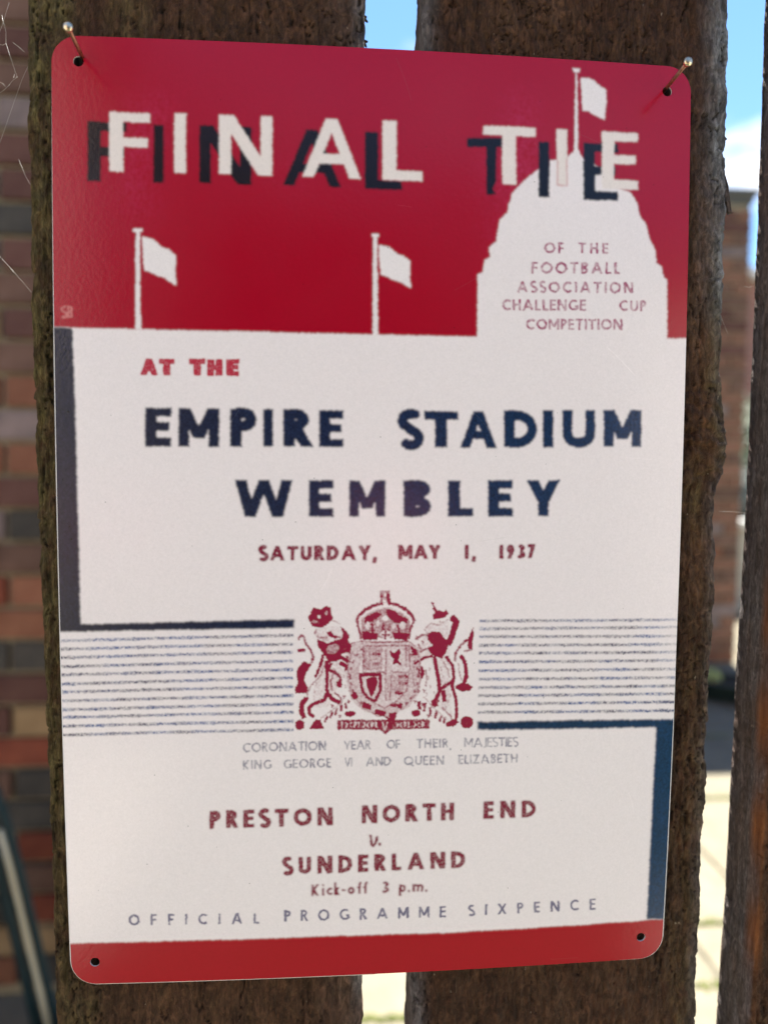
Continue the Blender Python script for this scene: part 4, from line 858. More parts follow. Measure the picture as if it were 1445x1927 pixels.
thinp f 1 0 41.93 70.61 42.6 70.63 42.56 74.07 41.88 74.05
thinp f 1 0 43.88 70.66 44.56 70.67 44.51 74.12 43.83 74.1
thinp f 1 0 41.91 72.06 44.54 72.12 44.53 72.67 41.9 72.61
thinp f 1 0 45.13 70.69 45.82 70.7 47.17 74.18 46.48 74.17
thinp f 1 0 47.93 70.75 48.63 70.77 47.17 74.18 46.48 74.17
thinp f 1 0 46.02 71.54 47.71 71.58 47.7 72.13 46.01 72.09
thinp f 1 0 49.2 70.78 49.88 70.8 49.83 74.25 49.15 74.23
thinp f 1 0 49.2 70.78 51.05 70.83 51.04 71.39 49.19 71.34
thinp f 1 0 51.61 70.84 52.29 70.86 52.24 74.31 51.56 74.3
thinp f 1 0 51.61 70.84 53.46 70.89 53.45 71.45 51.6 71.4
thinp f 1 0 54.02 70.9 54.71 70.92 54.65 74.37 53.97 74.36
thinp f 1 0 54.02 70.9 56.01 70.95 56 71.51 54.02 71.46
thinp f 1 0 53.98 73.8 55.96 73.85 55.96 74.41 53.97 74.36
thinp f 1 0 54 72.42 55.85 72.47 55.84 73.02 53.99 72.97
thinp f 1 0 56.58 70.96 57.26 70.98 57.21 74.44 56.52 74.42
thinp f 1 0 58.9 71.02 59.58 71.04 59.53 74.5 58.84 74.48
thinp f 1 0 58.75 71.02 59.59 71.04 57.35 74.44 56.51 74.42
thinp s 1 0.67 62.85 73.93 62.59 74.09 62.3 74.19 62 74.23 61.69 74.21 61.39 74.13 61.11 73.99 60.88 73.79 60.69 73.56 60.55 73.29 60.48 72.99 60.47 72.7 60.53 72.41 60.65 72.13 60.83 71.89 61.06 71.69 61.33 71.54 61.62 71.45 61.93 71.42 62.24 71.46 62.54 71.56 62.81 71.71 63.03 71.91 63.21 72.16
thinp f 1 0 62.64 71.46 63.33 71.48 63.31 72.8 62.62 72.78
thinp f 1 0 62.3 72.24 63.32 72.27 63.31 72.8 62.29 72.77
thinp f 1 0 63.91 71.14 64.6 71.16 64.54 74.63 63.85 74.62
thinp f 1 0 63.91 71.14 65.91 71.19 65.9 71.76 63.9 71.71
thinp f 1 0 63.86 74.05 65.86 74.11 65.85 74.67 63.85 74.62
thinp f 1 0 63.88 72.67 65.75 72.72 65.74 73.27 63.87 73.23
thinp s 1 0.66 79.76 74.19 79.52 74.35 79.25 74.46 78.97 74.52 78.68 74.53 78.39 74.48 78.12 74.37 77.88 74.22 77.68 74.03 77.52 73.8 77.41 73.54 77.36 73.27 77.36 73 77.42 72.73 77.54 72.47 77.71 72.25 77.92 72.06 78.17 71.91 78.45 71.82 78.73 71.77 79.02 71.78 79.3 71.85 79.57 71.97 79.8 72.14
thinp s 1 0.66 80.97 74.88 81.01 72.7 81.01 72.7 81.04 72.48 81.13 72.28 81.27 72.1 81.45 71.96 81.66 71.86 81.9 71.81 82.13 71.81 82.36 71.87 82.57 71.97 82.75 72.12 82.88 72.3 82.96 72.5 82.98 72.72 82.98 72.72 82.94 74.9
thinp f 1 0 84.06 71.5 84.75 71.51 84.67 74.92 83.99 74.92
thinp s 1 0.66 84.34 74.63 84.95 74.64 85.14 74.62 85.31 74.56 85.47 74.47 85.59 74.34 85.68 74.19 85.73 74.03 85.73 73.86 85.69 73.7 85.61 73.55 85.49 73.42 85.34 73.32 85.17 73.26 84.98 73.24 84.37 73.23
thinp s 1 0.66 48.99 67.44 48.76 67.59 48.51 67.7 48.23 67.76 47.95 67.76 47.67 67.71 47.41 67.6 47.17 67.45 46.97 67.26 46.82 67.03 46.71 66.77 46.66 66.51 46.66 66.23 46.72 65.97 46.84 65.72 47 65.5 47.2 65.31 47.44 65.17 47.71 65.08 47.99 65.04 48.27 65.05 48.54 65.12 48.8 65.24 49.02 65.41
thinp s 1 0.66 52.91 66.51 52.87 66.8 52.76 67.08 52.6 67.33 52.38 67.54 52.11 67.7 51.82 67.8 51.51 67.84 51.2 67.82 50.9 67.73 50.62 67.59 50.39 67.39 50.2 67.15 50.07 66.88 50.01 66.59 50.01 66.3 50.09 66.01 50.22 65.74 50.41 65.51 50.66 65.33 50.94 65.2 51.24 65.12 51.55 65.11 51.86 65.17 52.15 65.28 52.41 65.46 52.62 65.68 52.78 65.93 52.88 66.22 52.91 66.51
thinp f 1 0 53.76 64.84 54.42 64.85 54.37 68.23 53.7 68.22
thinp f 1 0 56.48 64.9 57.14 64.92 57.09 68.3 56.42 68.28
thinp f 1 0 55.09 65.61 55.79 65.63 54.44 68.24 53.74 68.22
thinp f 1 0 55.09 65.61 55.79 65.63 57.05 68.3 56.35 68.28
thinp f 1 0 57.64 64.93 58.31 64.94 58.25 68.33 57.58 68.31
thinp s 1 0.66 57.92 68.03 58.52 68.04 58.7 68.03 58.87 67.97 59.02 67.88 59.14 67.76 59.23 67.61 59.28 67.45 59.28 67.29 59.24 67.12 59.16 66.97 59.04 66.84 58.89 66.75 58.72 66.68 58.54 66.66 57.94 66.65
thinp f 1 0 60.15 64.98 60.83 65 60.77 68.39 60.1 68.37
thinp f 1 0 60.15 64.98 62.11 65.03 62.1 65.58 60.15 65.53
thinp f 1 0 60.11 67.82 62.06 67.87 62.05 68.42 60.1 68.37
thinp f 1 0 60.13 66.47 61.94 66.52 61.93 67.06 60.12 67.02
thinp f 1 0 63.53 65.06 64.2 65.08 64.14 68.47 63.47 68.45
thinp f 1 0 62.55 67.88 65.08 67.94 65.07 68.49 62.54 68.43
thinp f 1 0 65.63 65.11 66.31 65.12 66.24 68.52 65.57 68.5
thinp f 1 0 67.74 65.16 68.41 65.17 68.35 68.57 67.67 68.55
thinp f 1 0 66.75 67.98 69.29 68.05 69.28 68.59 66.74 68.53
thinp f 1 0 69.85 65.21 70.52 65.22 70.46 68.62 69.78 68.61
thinp s 1 0.66 74.29 67.01 74.25 67.31 74.14 67.59 73.97 67.84 73.75 68.05 73.48 68.21 73.18 68.32 72.86 68.36 72.54 68.33 72.23 68.25 71.95 68.1 71.71 67.9 71.53 67.66 71.4 67.38 71.33 67.09 71.34 66.79 71.41 66.5 71.55 66.24 71.75 66 72 65.82 72.29 65.68 72.6 65.61 72.92 65.6 73.23 65.66 73.53 65.78 73.79 65.95 74 66.17 74.16 66.43 74.26 66.72 74.29 67.01
thinp f 1 0 75.17 65.33 75.85 65.35 75.78 68.76 75.1 68.74
thinp f 1 0 77.47 65.38 78.16 65.4 78.08 68.81 77.4 68.8
thinp f 1 0 77.33 65.38 78.17 65.4 75.92 68.76 75.09 68.74
thing s 1 0.51 -41.27 -69 -41.47 -68.85 -41.69 -68.74 -41.93 -68.68 -42.18 -68.68 -42.42 -68.72 -42.65 -68.82 -42.86 -68.96 -43.04 -69.14 -43.18 -69.35 -43.28 -69.59 -43.33 -69.85 -43.33 -70.1 -43.29 -70.36 -43.19 -70.59 -43.05 -70.8 -42.88 -70.98 -42.67 -71.12 -42.44 -71.21 -42.2 -71.25 -41.95 -71.24 -41.71 -71.18 -41.48 -71.07 -41.28 -70.91
thing s 1 0.51 -38.07 -69.92 -38.09 -69.64 -38.18 -69.38 -38.32 -69.14 -38.51 -68.94 -38.73 -68.79 -38.99 -68.69 -39.26 -68.65 -39.53 -68.66 -39.79 -68.74 -40.04 -68.87 -40.25 -69.06 -40.41 -69.28 -40.53 -69.53 -40.59 -69.81 -40.59 -70.09 -40.54 -70.36 -40.42 -70.61 -40.26 -70.83 -40.05 -71.01 -39.81 -71.14 -39.55 -71.21 -39.27 -71.22 -39 -71.17 -38.75 -71.07 -38.52 -70.91 -38.33 -70.7 -38.19 -70.46 -38.1 -70.2 -38.07 -69.92
thing f 1 0 -37.52 -71.47 -37.02 -71.47 -37 -68.36 -37.51 -68.36
thing s 1 0.51 -37.25 -68.6 -36.74 -68.59 -36.58 -68.61 -36.43 -68.66 -36.3 -68.74 -36.2 -68.85 -36.13 -68.98 -36.09 -69.12 -36.09 -69.26 -36.13 -69.4 -36.2 -69.53 -36.31 -69.64 -36.44 -69.72 -36.59 -69.78 -36.74 -69.8 -37.26 -69.8
thing f 1 0 -36.18 -71.46 -35.61 -71.45 -36.34 -69.91 -36.9 -69.91
thing s 1 0.51 -32.56 -69.87 -32.59 -69.59 -32.68 -69.33 -32.82 -69.09 -33.01 -68.89 -33.23 -68.74 -33.49 -68.64 -33.76 -68.59 -34.03 -68.61 -34.3 -68.69 -34.54 -68.82 -34.75 -69 -34.92 -69.23 -35.04 -69.48 -35.1 -69.75 -35.1 -70.03 -35.04 -70.31 -34.93 -70.56 -34.76 -70.78 -34.55 -70.96 -34.31 -71.09 -34.05 -71.16 -33.77 -71.17 -33.5 -71.12 -33.24 -71.02 -33.02 -70.86 -32.83 -70.66 -32.68 -70.41 -32.59 -70.15 -32.56 -69.87
thing f 1 0 -32.02 -71.42 -31.51 -71.42 -31.5 -68.31 -32.01 -68.31
thing f 1 0 -30.06 -71.41 -29.55 -71.4 -29.55 -68.29 -30.05 -68.29
thing f 1 0 -30.17 -71.41 -29.54 -71.4 -31.39 -68.31 -32.01 -68.31
thing f 1 0 -29.25 -71.4 -28.72 -71.4 -27.52 -68.27 -28.04 -68.28
thing f 1 0 -26.85 -71.38 -26.32 -71.38 -27.52 -68.27 -28.04 -68.28
thing f 1 0 -28.49 -70.65 -27.08 -70.64 -27.08 -70.18 -28.49 -70.2
thing f 1 0 -25.21 -71.37 -24.7 -71.37 -24.7 -68.25 -25.21 -68.25
thing f 1 0 -26.01 -68.71 -23.89 -68.69 -23.89 -68.24 -26.01 -68.26
thing f 1 0 -23.6 -71.36 -23.09 -71.35 -23.08 -68.23 -23.59 -68.24
thing s 1 0.51 -19.97 -69.77 -20 -69.49 -20.09 -69.23 -20.23 -68.99 -20.42 -68.79 -20.65 -68.63 -20.91 -68.53 -21.18 -68.49 -21.46 -68.5 -21.72 -68.58 -21.97 -68.71 -22.18 -68.9 -22.35 -69.12 -22.46 -69.38 -22.52 -69.65 -22.52 -69.93 -22.46 -70.2 -22.35 -70.46 -22.18 -70.68 -21.97 -70.86 -21.72 -70.99 -21.46 -71.06 -21.18 -71.07 -20.91 -71.03 -20.65 -70.92 -20.42 -70.76 -20.23 -70.56 -20.09 -70.32 -20 -70.05 -19.97 -69.77
thing f 1 0 -19.41 -71.33 -18.9 -71.33 -18.9 -68.2 -19.42 -68.21
thing f 1 0 -17.44 -71.32 -16.93 -71.31 -16.94 -68.19 -17.45 -68.19
thing f 1 0 -17.56 -71.32 -16.92 -71.31 -18.79 -68.2 -19.42 -68.21
thing f 1 0 -10.33 -71.34 -9.86 -71.33 -9.87 -69.81 -10.34 -69.82
thing f 1 0 -10.37 -70.12 -9.83 -70.12 -10.73 -68.3 -11.27 -68.3
thing f 1 0 -10.37 -70.12 -9.83 -70.12 -8.95 -68.28 -9.48 -68.29
thing f 1 0 -8.8 -71.32 -8.32 -71.32 -8.34 -68.28 -8.81 -68.28
thing f 1 0 -8.8 -71.32 -7.29 -71.31 -7.3 -70.87 -8.8 -70.88
thing f 1 0 -8.81 -68.72 -7.31 -68.71 -7.31 -68.27 -8.81 -68.28
thing f 1 0 -8.8 -69.96 -7.41 -69.95 -7.41 -69.51 -8.8 -69.52
thing f 1 0 -7.12 -71.31 -6.63 -71.31 -5.54 -68.25 -6.02 -68.25
thing f 1 0 -4.89 -71.29 -4.4 -71.29 -5.54 -68.25 -6.02 -68.25
thing f 1 0 -6.42 -70.57 -5.11 -70.56 -5.11 -70.12 -6.42 -70.13
thing f 1 0 -4.23 -71.29 -3.75 -71.28 -3.77 -68.23 -4.25 -68.24
thing s 1 0.5 -4.01 -68.47 -3.53 -68.46 -3.38 -68.48 -3.24 -68.53 -3.12 -68.61 -3.02 -68.71 -2.95 -68.84 -2.92 -68.98 -2.92 -69.12 -2.95 -69.26 -3.02 -69.38 -3.12 -69.49 -3.24 -69.57 -3.37 -69.63 -3.52 -69.64 -4 -69.65
thing f 1 0 -2.97 -71.28 -2.44 -71.27 -3.14 -69.75 -3.67 -69.76
thing s 1 0.5 5.32 -69.78 5.29 -69.51 5.21 -69.25 5.07 -69.02 4.9 -68.82 4.68 -68.66 4.45 -68.56 4.19 -68.51 3.94 -68.53 3.7 -68.6 3.47 -68.73 3.28 -68.91 3.13 -69.12 3.02 -69.37 2.97 -69.64 2.97 -69.91 3.03 -70.18 3.14 -70.43 3.3 -70.65 3.49 -70.83 3.72 -70.96 3.96 -71.03 4.22 -71.05 4.47 -71 4.71 -70.9 4.92 -70.75 5.09 -70.55 5.22 -70.32 5.3 -70.06 5.32 -69.78
thing f 1 0 5.74 -71.32 6.21 -71.32 6.18 -68.26 5.71 -68.26
thing f 1 0 5.71 -68.7 7.21 -68.7 7.21 -68.26 5.71 -68.26
thing f 1 0 5.73 -70 7.12 -70.01 7.12 -69.57 5.72 -69.57
thing f 1 0 13.36 -71.28 13.87 -71.28 13.83 -68.22 13.32 -68.21
thing f 1 0 12.53 -68.65 14.64 -68.66 14.63 -68.22 12.52 -68.21
thing f 1 0 15.19 -71.29 15.7 -71.3 15.66 -68.23 15.15 -68.22
thing f 1 0 16.9 -71.31 17.41 -71.31 17.37 -68.24 16.86 -68.24
thing f 1 0 15.18 -69.98 17.39 -69.99 17.39 -69.55 15.17 -69.54
thing f 1 0 17.93 -71.31 18.45 -71.32 18.4 -68.25 17.89 -68.24
thing f 1 0 17.93 -71.31 19.55 -71.33 19.55 -70.88 17.93 -70.87
thing f 1 0 17.9 -68.69 19.51 -68.7 19.51 -68.26 17.89 -68.24
thing f 1 0 17.91 -69.94 19.42 -69.95 19.42 -69.51 17.91 -69.5
thing f 1 0 20.08 -71.33 20.59 -71.34 20.54 -68.26 20.03 -68.26
thing f 1 0 21.11 -71.34 21.62 -71.35 21.57 -68.27 21.06 -68.27
thing s 1 0.5 21.32 -68.5 21.84 -68.51 22 -68.53 22.15 -68.58 22.28 -68.66 22.39 -68.77 22.47 -68.9 22.51 -69.04 22.51 -69.18 22.47 -69.32 22.4 -69.44 22.3 -69.55 22.17 -69.63 22.02 -69.68 21.86 -69.7 21.34 -69.69
thing f 1 0 22.47 -71.35 23.04 -71.36 22.28 -69.81 21.7 -69.81
thing s 1 0.44 23.85 -71.51 23.68 -72.25
thing f 1 0 28.32 -71.41 28.79 -71.41 28.73 -68.24 28.26 -68.24
thing f 1 0 30.78 -71.44 31.25 -71.44 31.19 -68.27 30.72 -68.26
thing f 1 0 29.52 -70.72 30.02 -70.73 28.77 -68.24 28.28 -68.24
thing f 1 0 29.52 -70.72 30.02 -70.73 31.17 -68.27 30.67 -68.26
thing f 1 0 31.47 -71.45 31.95 -71.45 33.16 -68.29 32.67 -68.28
thing f 1 0 34.01 -71.48 34.49 -71.48 33.16 -68.29 32.67 -68.28
thing f 1 0 32.23 -70.69 33.69 -70.71 33.69 -70.31 32.23 -70.29
thing f 1 0 35.39 -71.18 35.86 -71.18 35.8 -68.32 35.33 -68.31
thing s 1 0.45 35.63 -71.12 35.61 -71.24 35.54 -71.35 35.44 -71.44 35.3 -71.51 35.15 -71.55 34.98 -71.55 34.82 -71.53
thing f 1 0 36.08 -71.5 36.55 -71.51 36.48 -68.33 36.01 -68.32
thing f 1 0 36.08 -71.5 37.73 -71.53 37.72 -71.12 36.07 -71.1
thing f 1 0 36.02 -68.73 37.67 -68.75 37.66 -68.34 36.01 -68.32
thing f 1 0 36.05 -70.05 37.59 -70.07 37.58 -69.67 36.04 -69.65
thing s 1 0.45 39.23 -68.64 39.09 -68.55 38.93 -68.49 38.76 -68.47 38.73 -68.47 38.49 -68.51 38.29 -68.61 38.13 -68.76 38.03 -68.96 38 -69.18 38.05 -69.39 38.17 -69.59 38.35 -69.74 38.56 -69.83 38.95 -70.03 39.17 -70.13 39.35 -70.28 39.46 -70.49 39.51 -70.72 39.49 -70.94 39.39 -71.15 39.23 -71.31 39.02 -71.42 38.79 -71.45 38.79 -71.42 38.58 -71.39 38.38 -71.3 38.22 -71.17
thing f 1 0 40.67 -71.57 41.14 -71.57 41.07 -68.38 40.6 -68.38
thing f 1 0 39.75 -68.77 41.94 -68.8 41.93 -68.39 39.74 -68.37
thing f 1 0 42.21 -71.59 42.69 -71.59 42.61 -68.4 42.14 -68.4
thing f 1 0 42.9 -71.6 43.37 -71.6 43.29 -68.41 42.82 -68.4
thing f 1 0 42.9 -71.6 44.55 -71.62 44.54 -71.21 42.89 -71.19
thing f 1 0 42.83 -68.81 44.49 -68.83 44.48 -68.43 42.82 -68.4
thing f 1 0 42.86 -70.14 44.41 -70.16 44.4 -69.75 42.85 -69.73
thing s 1 0.45 46.06 -68.73 45.92 -68.64 45.75 -68.58 45.58 -68.56 45.55 -68.56 45.32 -68.59 45.11 -68.69 44.95 -68.85 44.85 -69.04 44.83 -69.26 44.88 -69.48 45 -69.68 45.17 -69.83 45.39 -69.92 45.78 -70.12 46 -70.22 46.18 -70.38 46.3 -70.58 46.35 -70.81 46.32 -71.04 46.23 -71.24 46.06 -71.41 45.86 -71.51 45.62 -71.55 45.62 -71.51 45.41 -71.48 45.21 -71.39 45.05 -71.26
thing f 1 0 -43.65 -77.26 -43.16 -77.26 -43.13 -74.23 -43.63 -74.23
thing f 1 0 -42.31 -77.25 -41.67 -77.25 -43.02 -75.59 -43.66 -75.59
thing f 1 0 -43.66 -75.99 -43.03 -75.98 -41.63 -74.22 -42.27 -74.22
thing f 1 0 -41.06 -77.25 -40.56 -77.24 -40.54 -74.21 -41.04 -74.21
thing f 1 0 -40 -77.24 -39.51 -77.24 -39.49 -74.2 -39.98 -74.21
thing f 1 0 -38.11 -77.23 -37.61 -77.23 -37.6 -74.19 -38.09 -74.19
thing f 1 0 -38.22 -77.23 -37.61 -77.23 -39.38 -74.2 -39.99 -74.21
thing s 1 0.5 -34.81 -74.73 -35.02 -74.58 -35.26 -74.48 -35.51 -74.44 -35.77 -74.45 -36.01 -74.52 -36.24 -74.64 -36.44 -74.81 -36.6 -75.02 -36.72 -75.26 -36.78 -75.52 -36.79 -75.79 -36.75 -76.05 -36.66 -76.3 -36.51 -76.52 -36.33 -76.7 -36.11 -76.84 -35.87 -76.93 -35.61 -76.96 -35.36 -76.93 -35.11 -76.85 -34.89 -76.72 -34.7 -76.54 -34.55 -76.32
thing f 1 0 -34.98 -76.91 -34.49 -76.91 -34.48 -75.75 -34.98 -75.75
thing f 1 0 -35.3 -76.17 -34.49 -76.16 -34.48 -75.75 -35.3 -75.76
thing s 1 0.5 -28.41 -74.69 -28.62 -74.54 -28.86 -74.45 -29.11 -74.41 -29.37 -74.42 -29.61 -74.49 -29.84 -74.61 -30.04 -74.78 -30.2 -74.99 -30.32 -75.24 -30.38 -75.49 -30.39 -75.76 -30.35 -76.03 -30.26 -76.27 -30.11 -76.49 -29.93 -76.67 -29.71 -76.81 -29.46 -76.9 -29.21 -76.93 -28.95 -76.9 -28.71 -76.82 -28.48 -76.69 -28.29 -76.51 -28.14 -76.29
thing f 1 0 -28.58 -76.88 -28.08 -76.87 -28.08 -75.72 -28.57 -75.72
thing f 1 0 -28.9 -76.14 -28.08 -76.13 -28.08 -75.72 -28.9 -75.72
thing f 1 0 -27.64 -77.17 -27.14 -77.17 -27.14 -74.13 -27.63 -74.13
thing f 1 0 -27.64 -77.17 -26.06 -77.16 -26.06 -76.72 -27.64 -76.73
thing f 1 0 -27.63 -74.57 -26.06 -74.56 -26.06 -74.12 -27.63 -74.13
thing f 1 0 -27.64 -75.81 -26.17 -75.8 -26.17 -75.36 -27.64 -75.37
thing s 1 0.5 -22.88 -75.61 -22.91 -75.34 -23 -75.08 -23.14 -74.85 -23.32 -74.65 -23.54 -74.5 -23.79 -74.4 -24.06 -74.36 -24.33 -74.38 -24.59 -74.45 -24.82 -74.58 -25.03 -74.76 -25.19 -74.98 -25.31 -75.23 -25.36 -75.5 -25.36 -75.77 -25.31 -76.04 -25.19 -76.28 -25.03 -76.5 -24.83 -76.68 -24.59 -76.8 -24.33 -76.87 -24.06 -76.89 -23.8 -76.84 -23.55 -76.74 -23.32 -76.58 -23.14 -76.38 -23 -76.15 -22.91 -75.89 -22.88 -75.61
thing f 1 0 -22.19 -77.13 -21.69 -77.13 -21.69 -74.08 -22.19 -74.09
thing s 1 0.5 -21.94 -74.32 -21.44 -74.31 -21.28 -74.33 -21.14 -74.38 -21.01 -74.46 -20.91 -74.56 -20.84 -74.69 -20.8 -74.83 -20.8 -74.97 -20.84 -75.11 -20.91 -75.23 -21.01 -75.34 -21.14 -75.42 -21.28 -75.47 -21.44 -75.49 -21.94 -75.5
thing f 1 0 -20.87 -77.12 -20.32 -77.12 -21.04 -75.6 -21.59 -75.6
thing s 1 0.5 -17.68 -74.61 -17.89 -74.46 -18.13 -74.36 -18.39 -74.32 -18.65 -74.33 -18.89 -74.4 -19.12 -74.53 -19.32 -74.7 -19.49 -74.91 -19.6 -75.15 -19.66 -75.41 -19.67 -75.68 -19.63 -75.94 -19.53 -76.19 -19.39 -76.41 -19.2 -76.59 -18.98 -76.73 -18.73 -76.82 -18.48 -76.85 -18.22 -76.82 -17.97 -76.74 -17.75 -76.61 -17.55 -76.43 -17.4 -76.21
thing f 1 0 -17.84 -76.8 -17.34 -76.8 -17.34 -75.64 -17.84 -75.64
thing f 1 0 -18.17 -76.06 -17.34 -76.05 -17.34 -75.64 -18.17 -75.64
thing f 1 0 -16.9 -77.1 -16.4 -77.09 -16.4 -74.04 -16.9 -74.05
thing f 1 0 -16.9 -77.1 -15.31 -77.09 -15.31 -76.65 -16.9 -76.66
thing f 1 0 -16.9 -74.49 -15.32 -74.48 -15.32 -74.03 -16.9 -74.05
thing f 1 0 -16.9 -75.73 -15.42 -75.72 -15.42 -75.28 -16.9 -75.29
thing f 1 0 -10.17 -77 -9.78 -77 -10.59 -73.95 -10.98 -73.95
thing f 1 0 -10.17 -77 -9.78 -77 -8.99 -73.93 -9.38 -73.93
thing f 1 0 -8.83 -76.98 -8.44 -76.98 -8.46 -73.92 -8.84 -73.93
thing f 1 0 -4.01 -77 -3.49 -77 -2.33 -73.94 -2.85 -73.94
thing f 1 0 -1.64 -77 -1.12 -77 -2.33 -73.94 -2.85 -73.94
thing f 1 0 -3.27 -76.26 -1.88 -76.27 -1.88 -75.82 -3.27 -75.82
thing f 1 0 -0.88 -77.01 -0.37 -77.01 -0.4 -73.94 -0.9 -73.94
thing f 1 0 1.06 -77.01 1.56 -77.01 1.54 -73.94 1.03 -73.94
thing f 1 0 0.95 -77.01 1.57 -77.01 -0.29 -73.94 -0.91 -73.94
thing f 1 0 1.8 -77.01 2.3 -77.02 2.28 -73.95 1.77 -73.94
thing s 1 0.5 2.03 -74.21 2.63 -74.21 2.83 -74.22 3.03 -74.28 3.22 -74.36 3.39 -74.48 3.54 -74.62 3.67 -74.79 3.77 -74.97 3.84 -75.17 3.87 -75.38 3.87 -75.59 3.84 -75.8 3.78 -76 3.68 -76.18 3.56 -76.35 3.41 -76.49 3.24 -76.6 3.05 -76.69 2.86 -76.74 2.65 -76.76 2.05 -76.75
thing s 1 0.5 11.29 -75.52 11.26 -75.25 11.17 -74.98 11.03 -74.75 10.83 -74.54 10.6 -74.39 10.35 -74.29 10.08 -74.24 9.8 -74.25 9.54 -74.33 9.3 -74.45 9.09 -74.63 8.93 -74.85 8.81 -75.1 8.76 -75.37 8.76 -75.65 8.82 -75.92 8.94 -76.17 9.11 -76.39 9.32 -76.57 9.57 -76.7 9.83 -76.77 10.11 -76.79 10.38 -76.75 10.63 -76.65 10.86 -76.49 11.04 -76.29 11.18 -76.06 11.27 -75.8 11.29 -75.52
thing s 1 0.5 10.15 -76.28 11.66 -77.43
thing s 1 0.5 12.39 -73.99 12.42 -75.96 12.42 -75.96 12.44 -76.16 12.52 -76.35 12.64 -76.52 12.79 -76.66 12.97 -76.75 13.17 -76.8 13.38 -76.81 13.57 -76.76 13.75 -76.66 13.9 -76.53 14.02 -76.36 14.09 -76.17 14.11 -75.97 14.11 -75.97 14.08 -74
thing f 1 0 14.9 -77.08 15.41 -77.09 15.37 -74 14.86 -74
thing f 1 0 14.9 -77.08 16.52 -77.09 16.51 -76.65 14.89 -76.64
thing f 1 0 14.86 -74.45 16.48 -74.45 16.47 -74.01 14.86 -74
thing f 1 0 14.88 -75.7 16.39 -75.71 16.38 -75.27 14.87 -75.26
thing f 1 0 17.04 -77.1 17.55 -77.1 17.5 -74.02 16.99 -74.01
thing f 1 0 17.04 -77.1 18.66 -77.11 18.65 -76.66 17.03 -76.65
thing f 1 0 17 -74.46 18.62 -74.47 18.61 -74.02 16.99 -74.01
thing f 1 0 17.02 -75.71 18.53 -75.72 18.52 -75.28 17.01 -75.27
thing f 1 0 19.18 -77.11 19.69 -77.12 19.65 -74.03 19.14 -74.03
thing f 1 0 21.15 -77.13 21.66 -77.13 21.61 -74.04 21.1 -74.04
thing f 1 0 21.04 -77.13 21.67 -77.13 19.76 -74.03 19.13 -74.03
thing f 1 0 26.46 -77.09 26.98 -77.09 26.92 -73.99 26.41 -73.99
thing f 1 0 26.46 -77.09 28.1 -77.1 28.09 -76.65 26.45 -76.64
thing f 1 0 26.41 -74.44 28.05 -74.45 28.04 -74 26.41 -73.99
thing f 1 0 26.44 -75.7 27.96 -75.7 27.95 -75.26 26.43 -75.25
thing f 1 0 28.49 -77.1 29.01 -77.1 28.95 -74 28.44 -74
thing f 1 0 28.49 -77.1 30.03 -77.11 30.02 -76.66 28.49 -76.65
thing f 1 0 30.42 -77.11 30.94 -77.11 30.88 -74.01 30.36 -74.01
thing f 1 0 31.34 -77.12 33.53 -77.13 33.52 -76.68 31.33 -76.67
thing f 1 0 31.29 -74.46 33.48 -74.47 33.47 -74.03 31.28 -74.01
thing f 1 0 31.4 -76.96 31.99 -76.96 33.4 -74.18 32.81 -74.18
thing f 1 0 33.94 -77.13 34.47 -77.14 35.62 -74.04 35.09 -74.04
thing f 1 0 36.38 -77.15 36.91 -77.15 35.62 -74.04 35.09 -74.04
thing f 1 0 34.69 -76.39 36.12 -76.4 36.11 -75.95 34.68 -75.94
thing f 1 0 37.32 -77.16 37.84 -77.16 37.77 -74.05 37.25 -74.05
thing s 1 0.5 37.51 -74.29 38.05 -74.29 38.22 -74.31 38.38 -74.35 38.52 -74.43 38.64 -74.52 38.72 -74.63 38.76 -74.75 38.76 -74.88 38.73 -75 38.65 -75.11 38.54 -75.21 38.4 -75.28 38.24 -75.32 38.07 -75.33 37.54 -75.54
thing s 1 0.5 37.54 -75.54 37.99 -75.69 38.19 -75.71 38.37 -75.76 38.54 -75.85 38.67 -75.96 38.77 -76.09 38.82 -76.23 38.82 -76.38 38.78 -76.52 38.69 -76.65 38.56 -76.76 38.4 -76.84 38.21 -76.9 38.02 -76.91 37.57 -76.92
thing f 1 0 39.51 -77.17 40.03 -77.18 39.96 -74.07 39.44 -74.06
thing f 1 0 39.51 -77.17 41.16 -77.19 41.15 -76.74 39.5 -76.72
thing f 1 0 39.45 -74.51 41.1 -74.52 41.09 -74.07 39.44 -74.06
thing f 1 0 39.48 -75.78 41.01 -75.79 41 -75.34 39.47 -75.33
thing f 1 0 42.38 -77.2 42.9 -77.2 42.83 -74.09 42.31 -74.08
thing f 1 0 41.5 -74.53 43.66 -74.54 43.65 -74.09 41.49 -74.08
thing f 1 0 44.13 -77.21 44.65 -77.22 44.57 -74.1 44.05 -74.09
thing f 1 0 45.88 -77.23 46.4 -77.23 46.32 -74.11 45.8 -74.11
thing f 1 0 44.09 -75.87 46.37 -75.89 46.36 -75.45 44.08 -75.43
maroon f 1 0 -54.5 -97 -53.1 -96.9 -53 -91 -54.4 -91
maroon s 1 1.42 -53.7 -91.7 -52.8 -91.7 -52.5 -91.7 -52.3 -91.8 -52.1 -91.9 -51.9 -92.1 -51.8 -92.3 -51.7 -92.6 -51.7 -92.8 -51.8 -93.1 -51.9 -93.3 -52.1 -93.5 -52.3 -93.6 -52.6 -93.7 -52.8 -93.8 -53.7 -93.8
maroon f 1 0 -49.2 -96.9 -47.8 -96.9 -47.8 -90.9 -49.2 -90.9
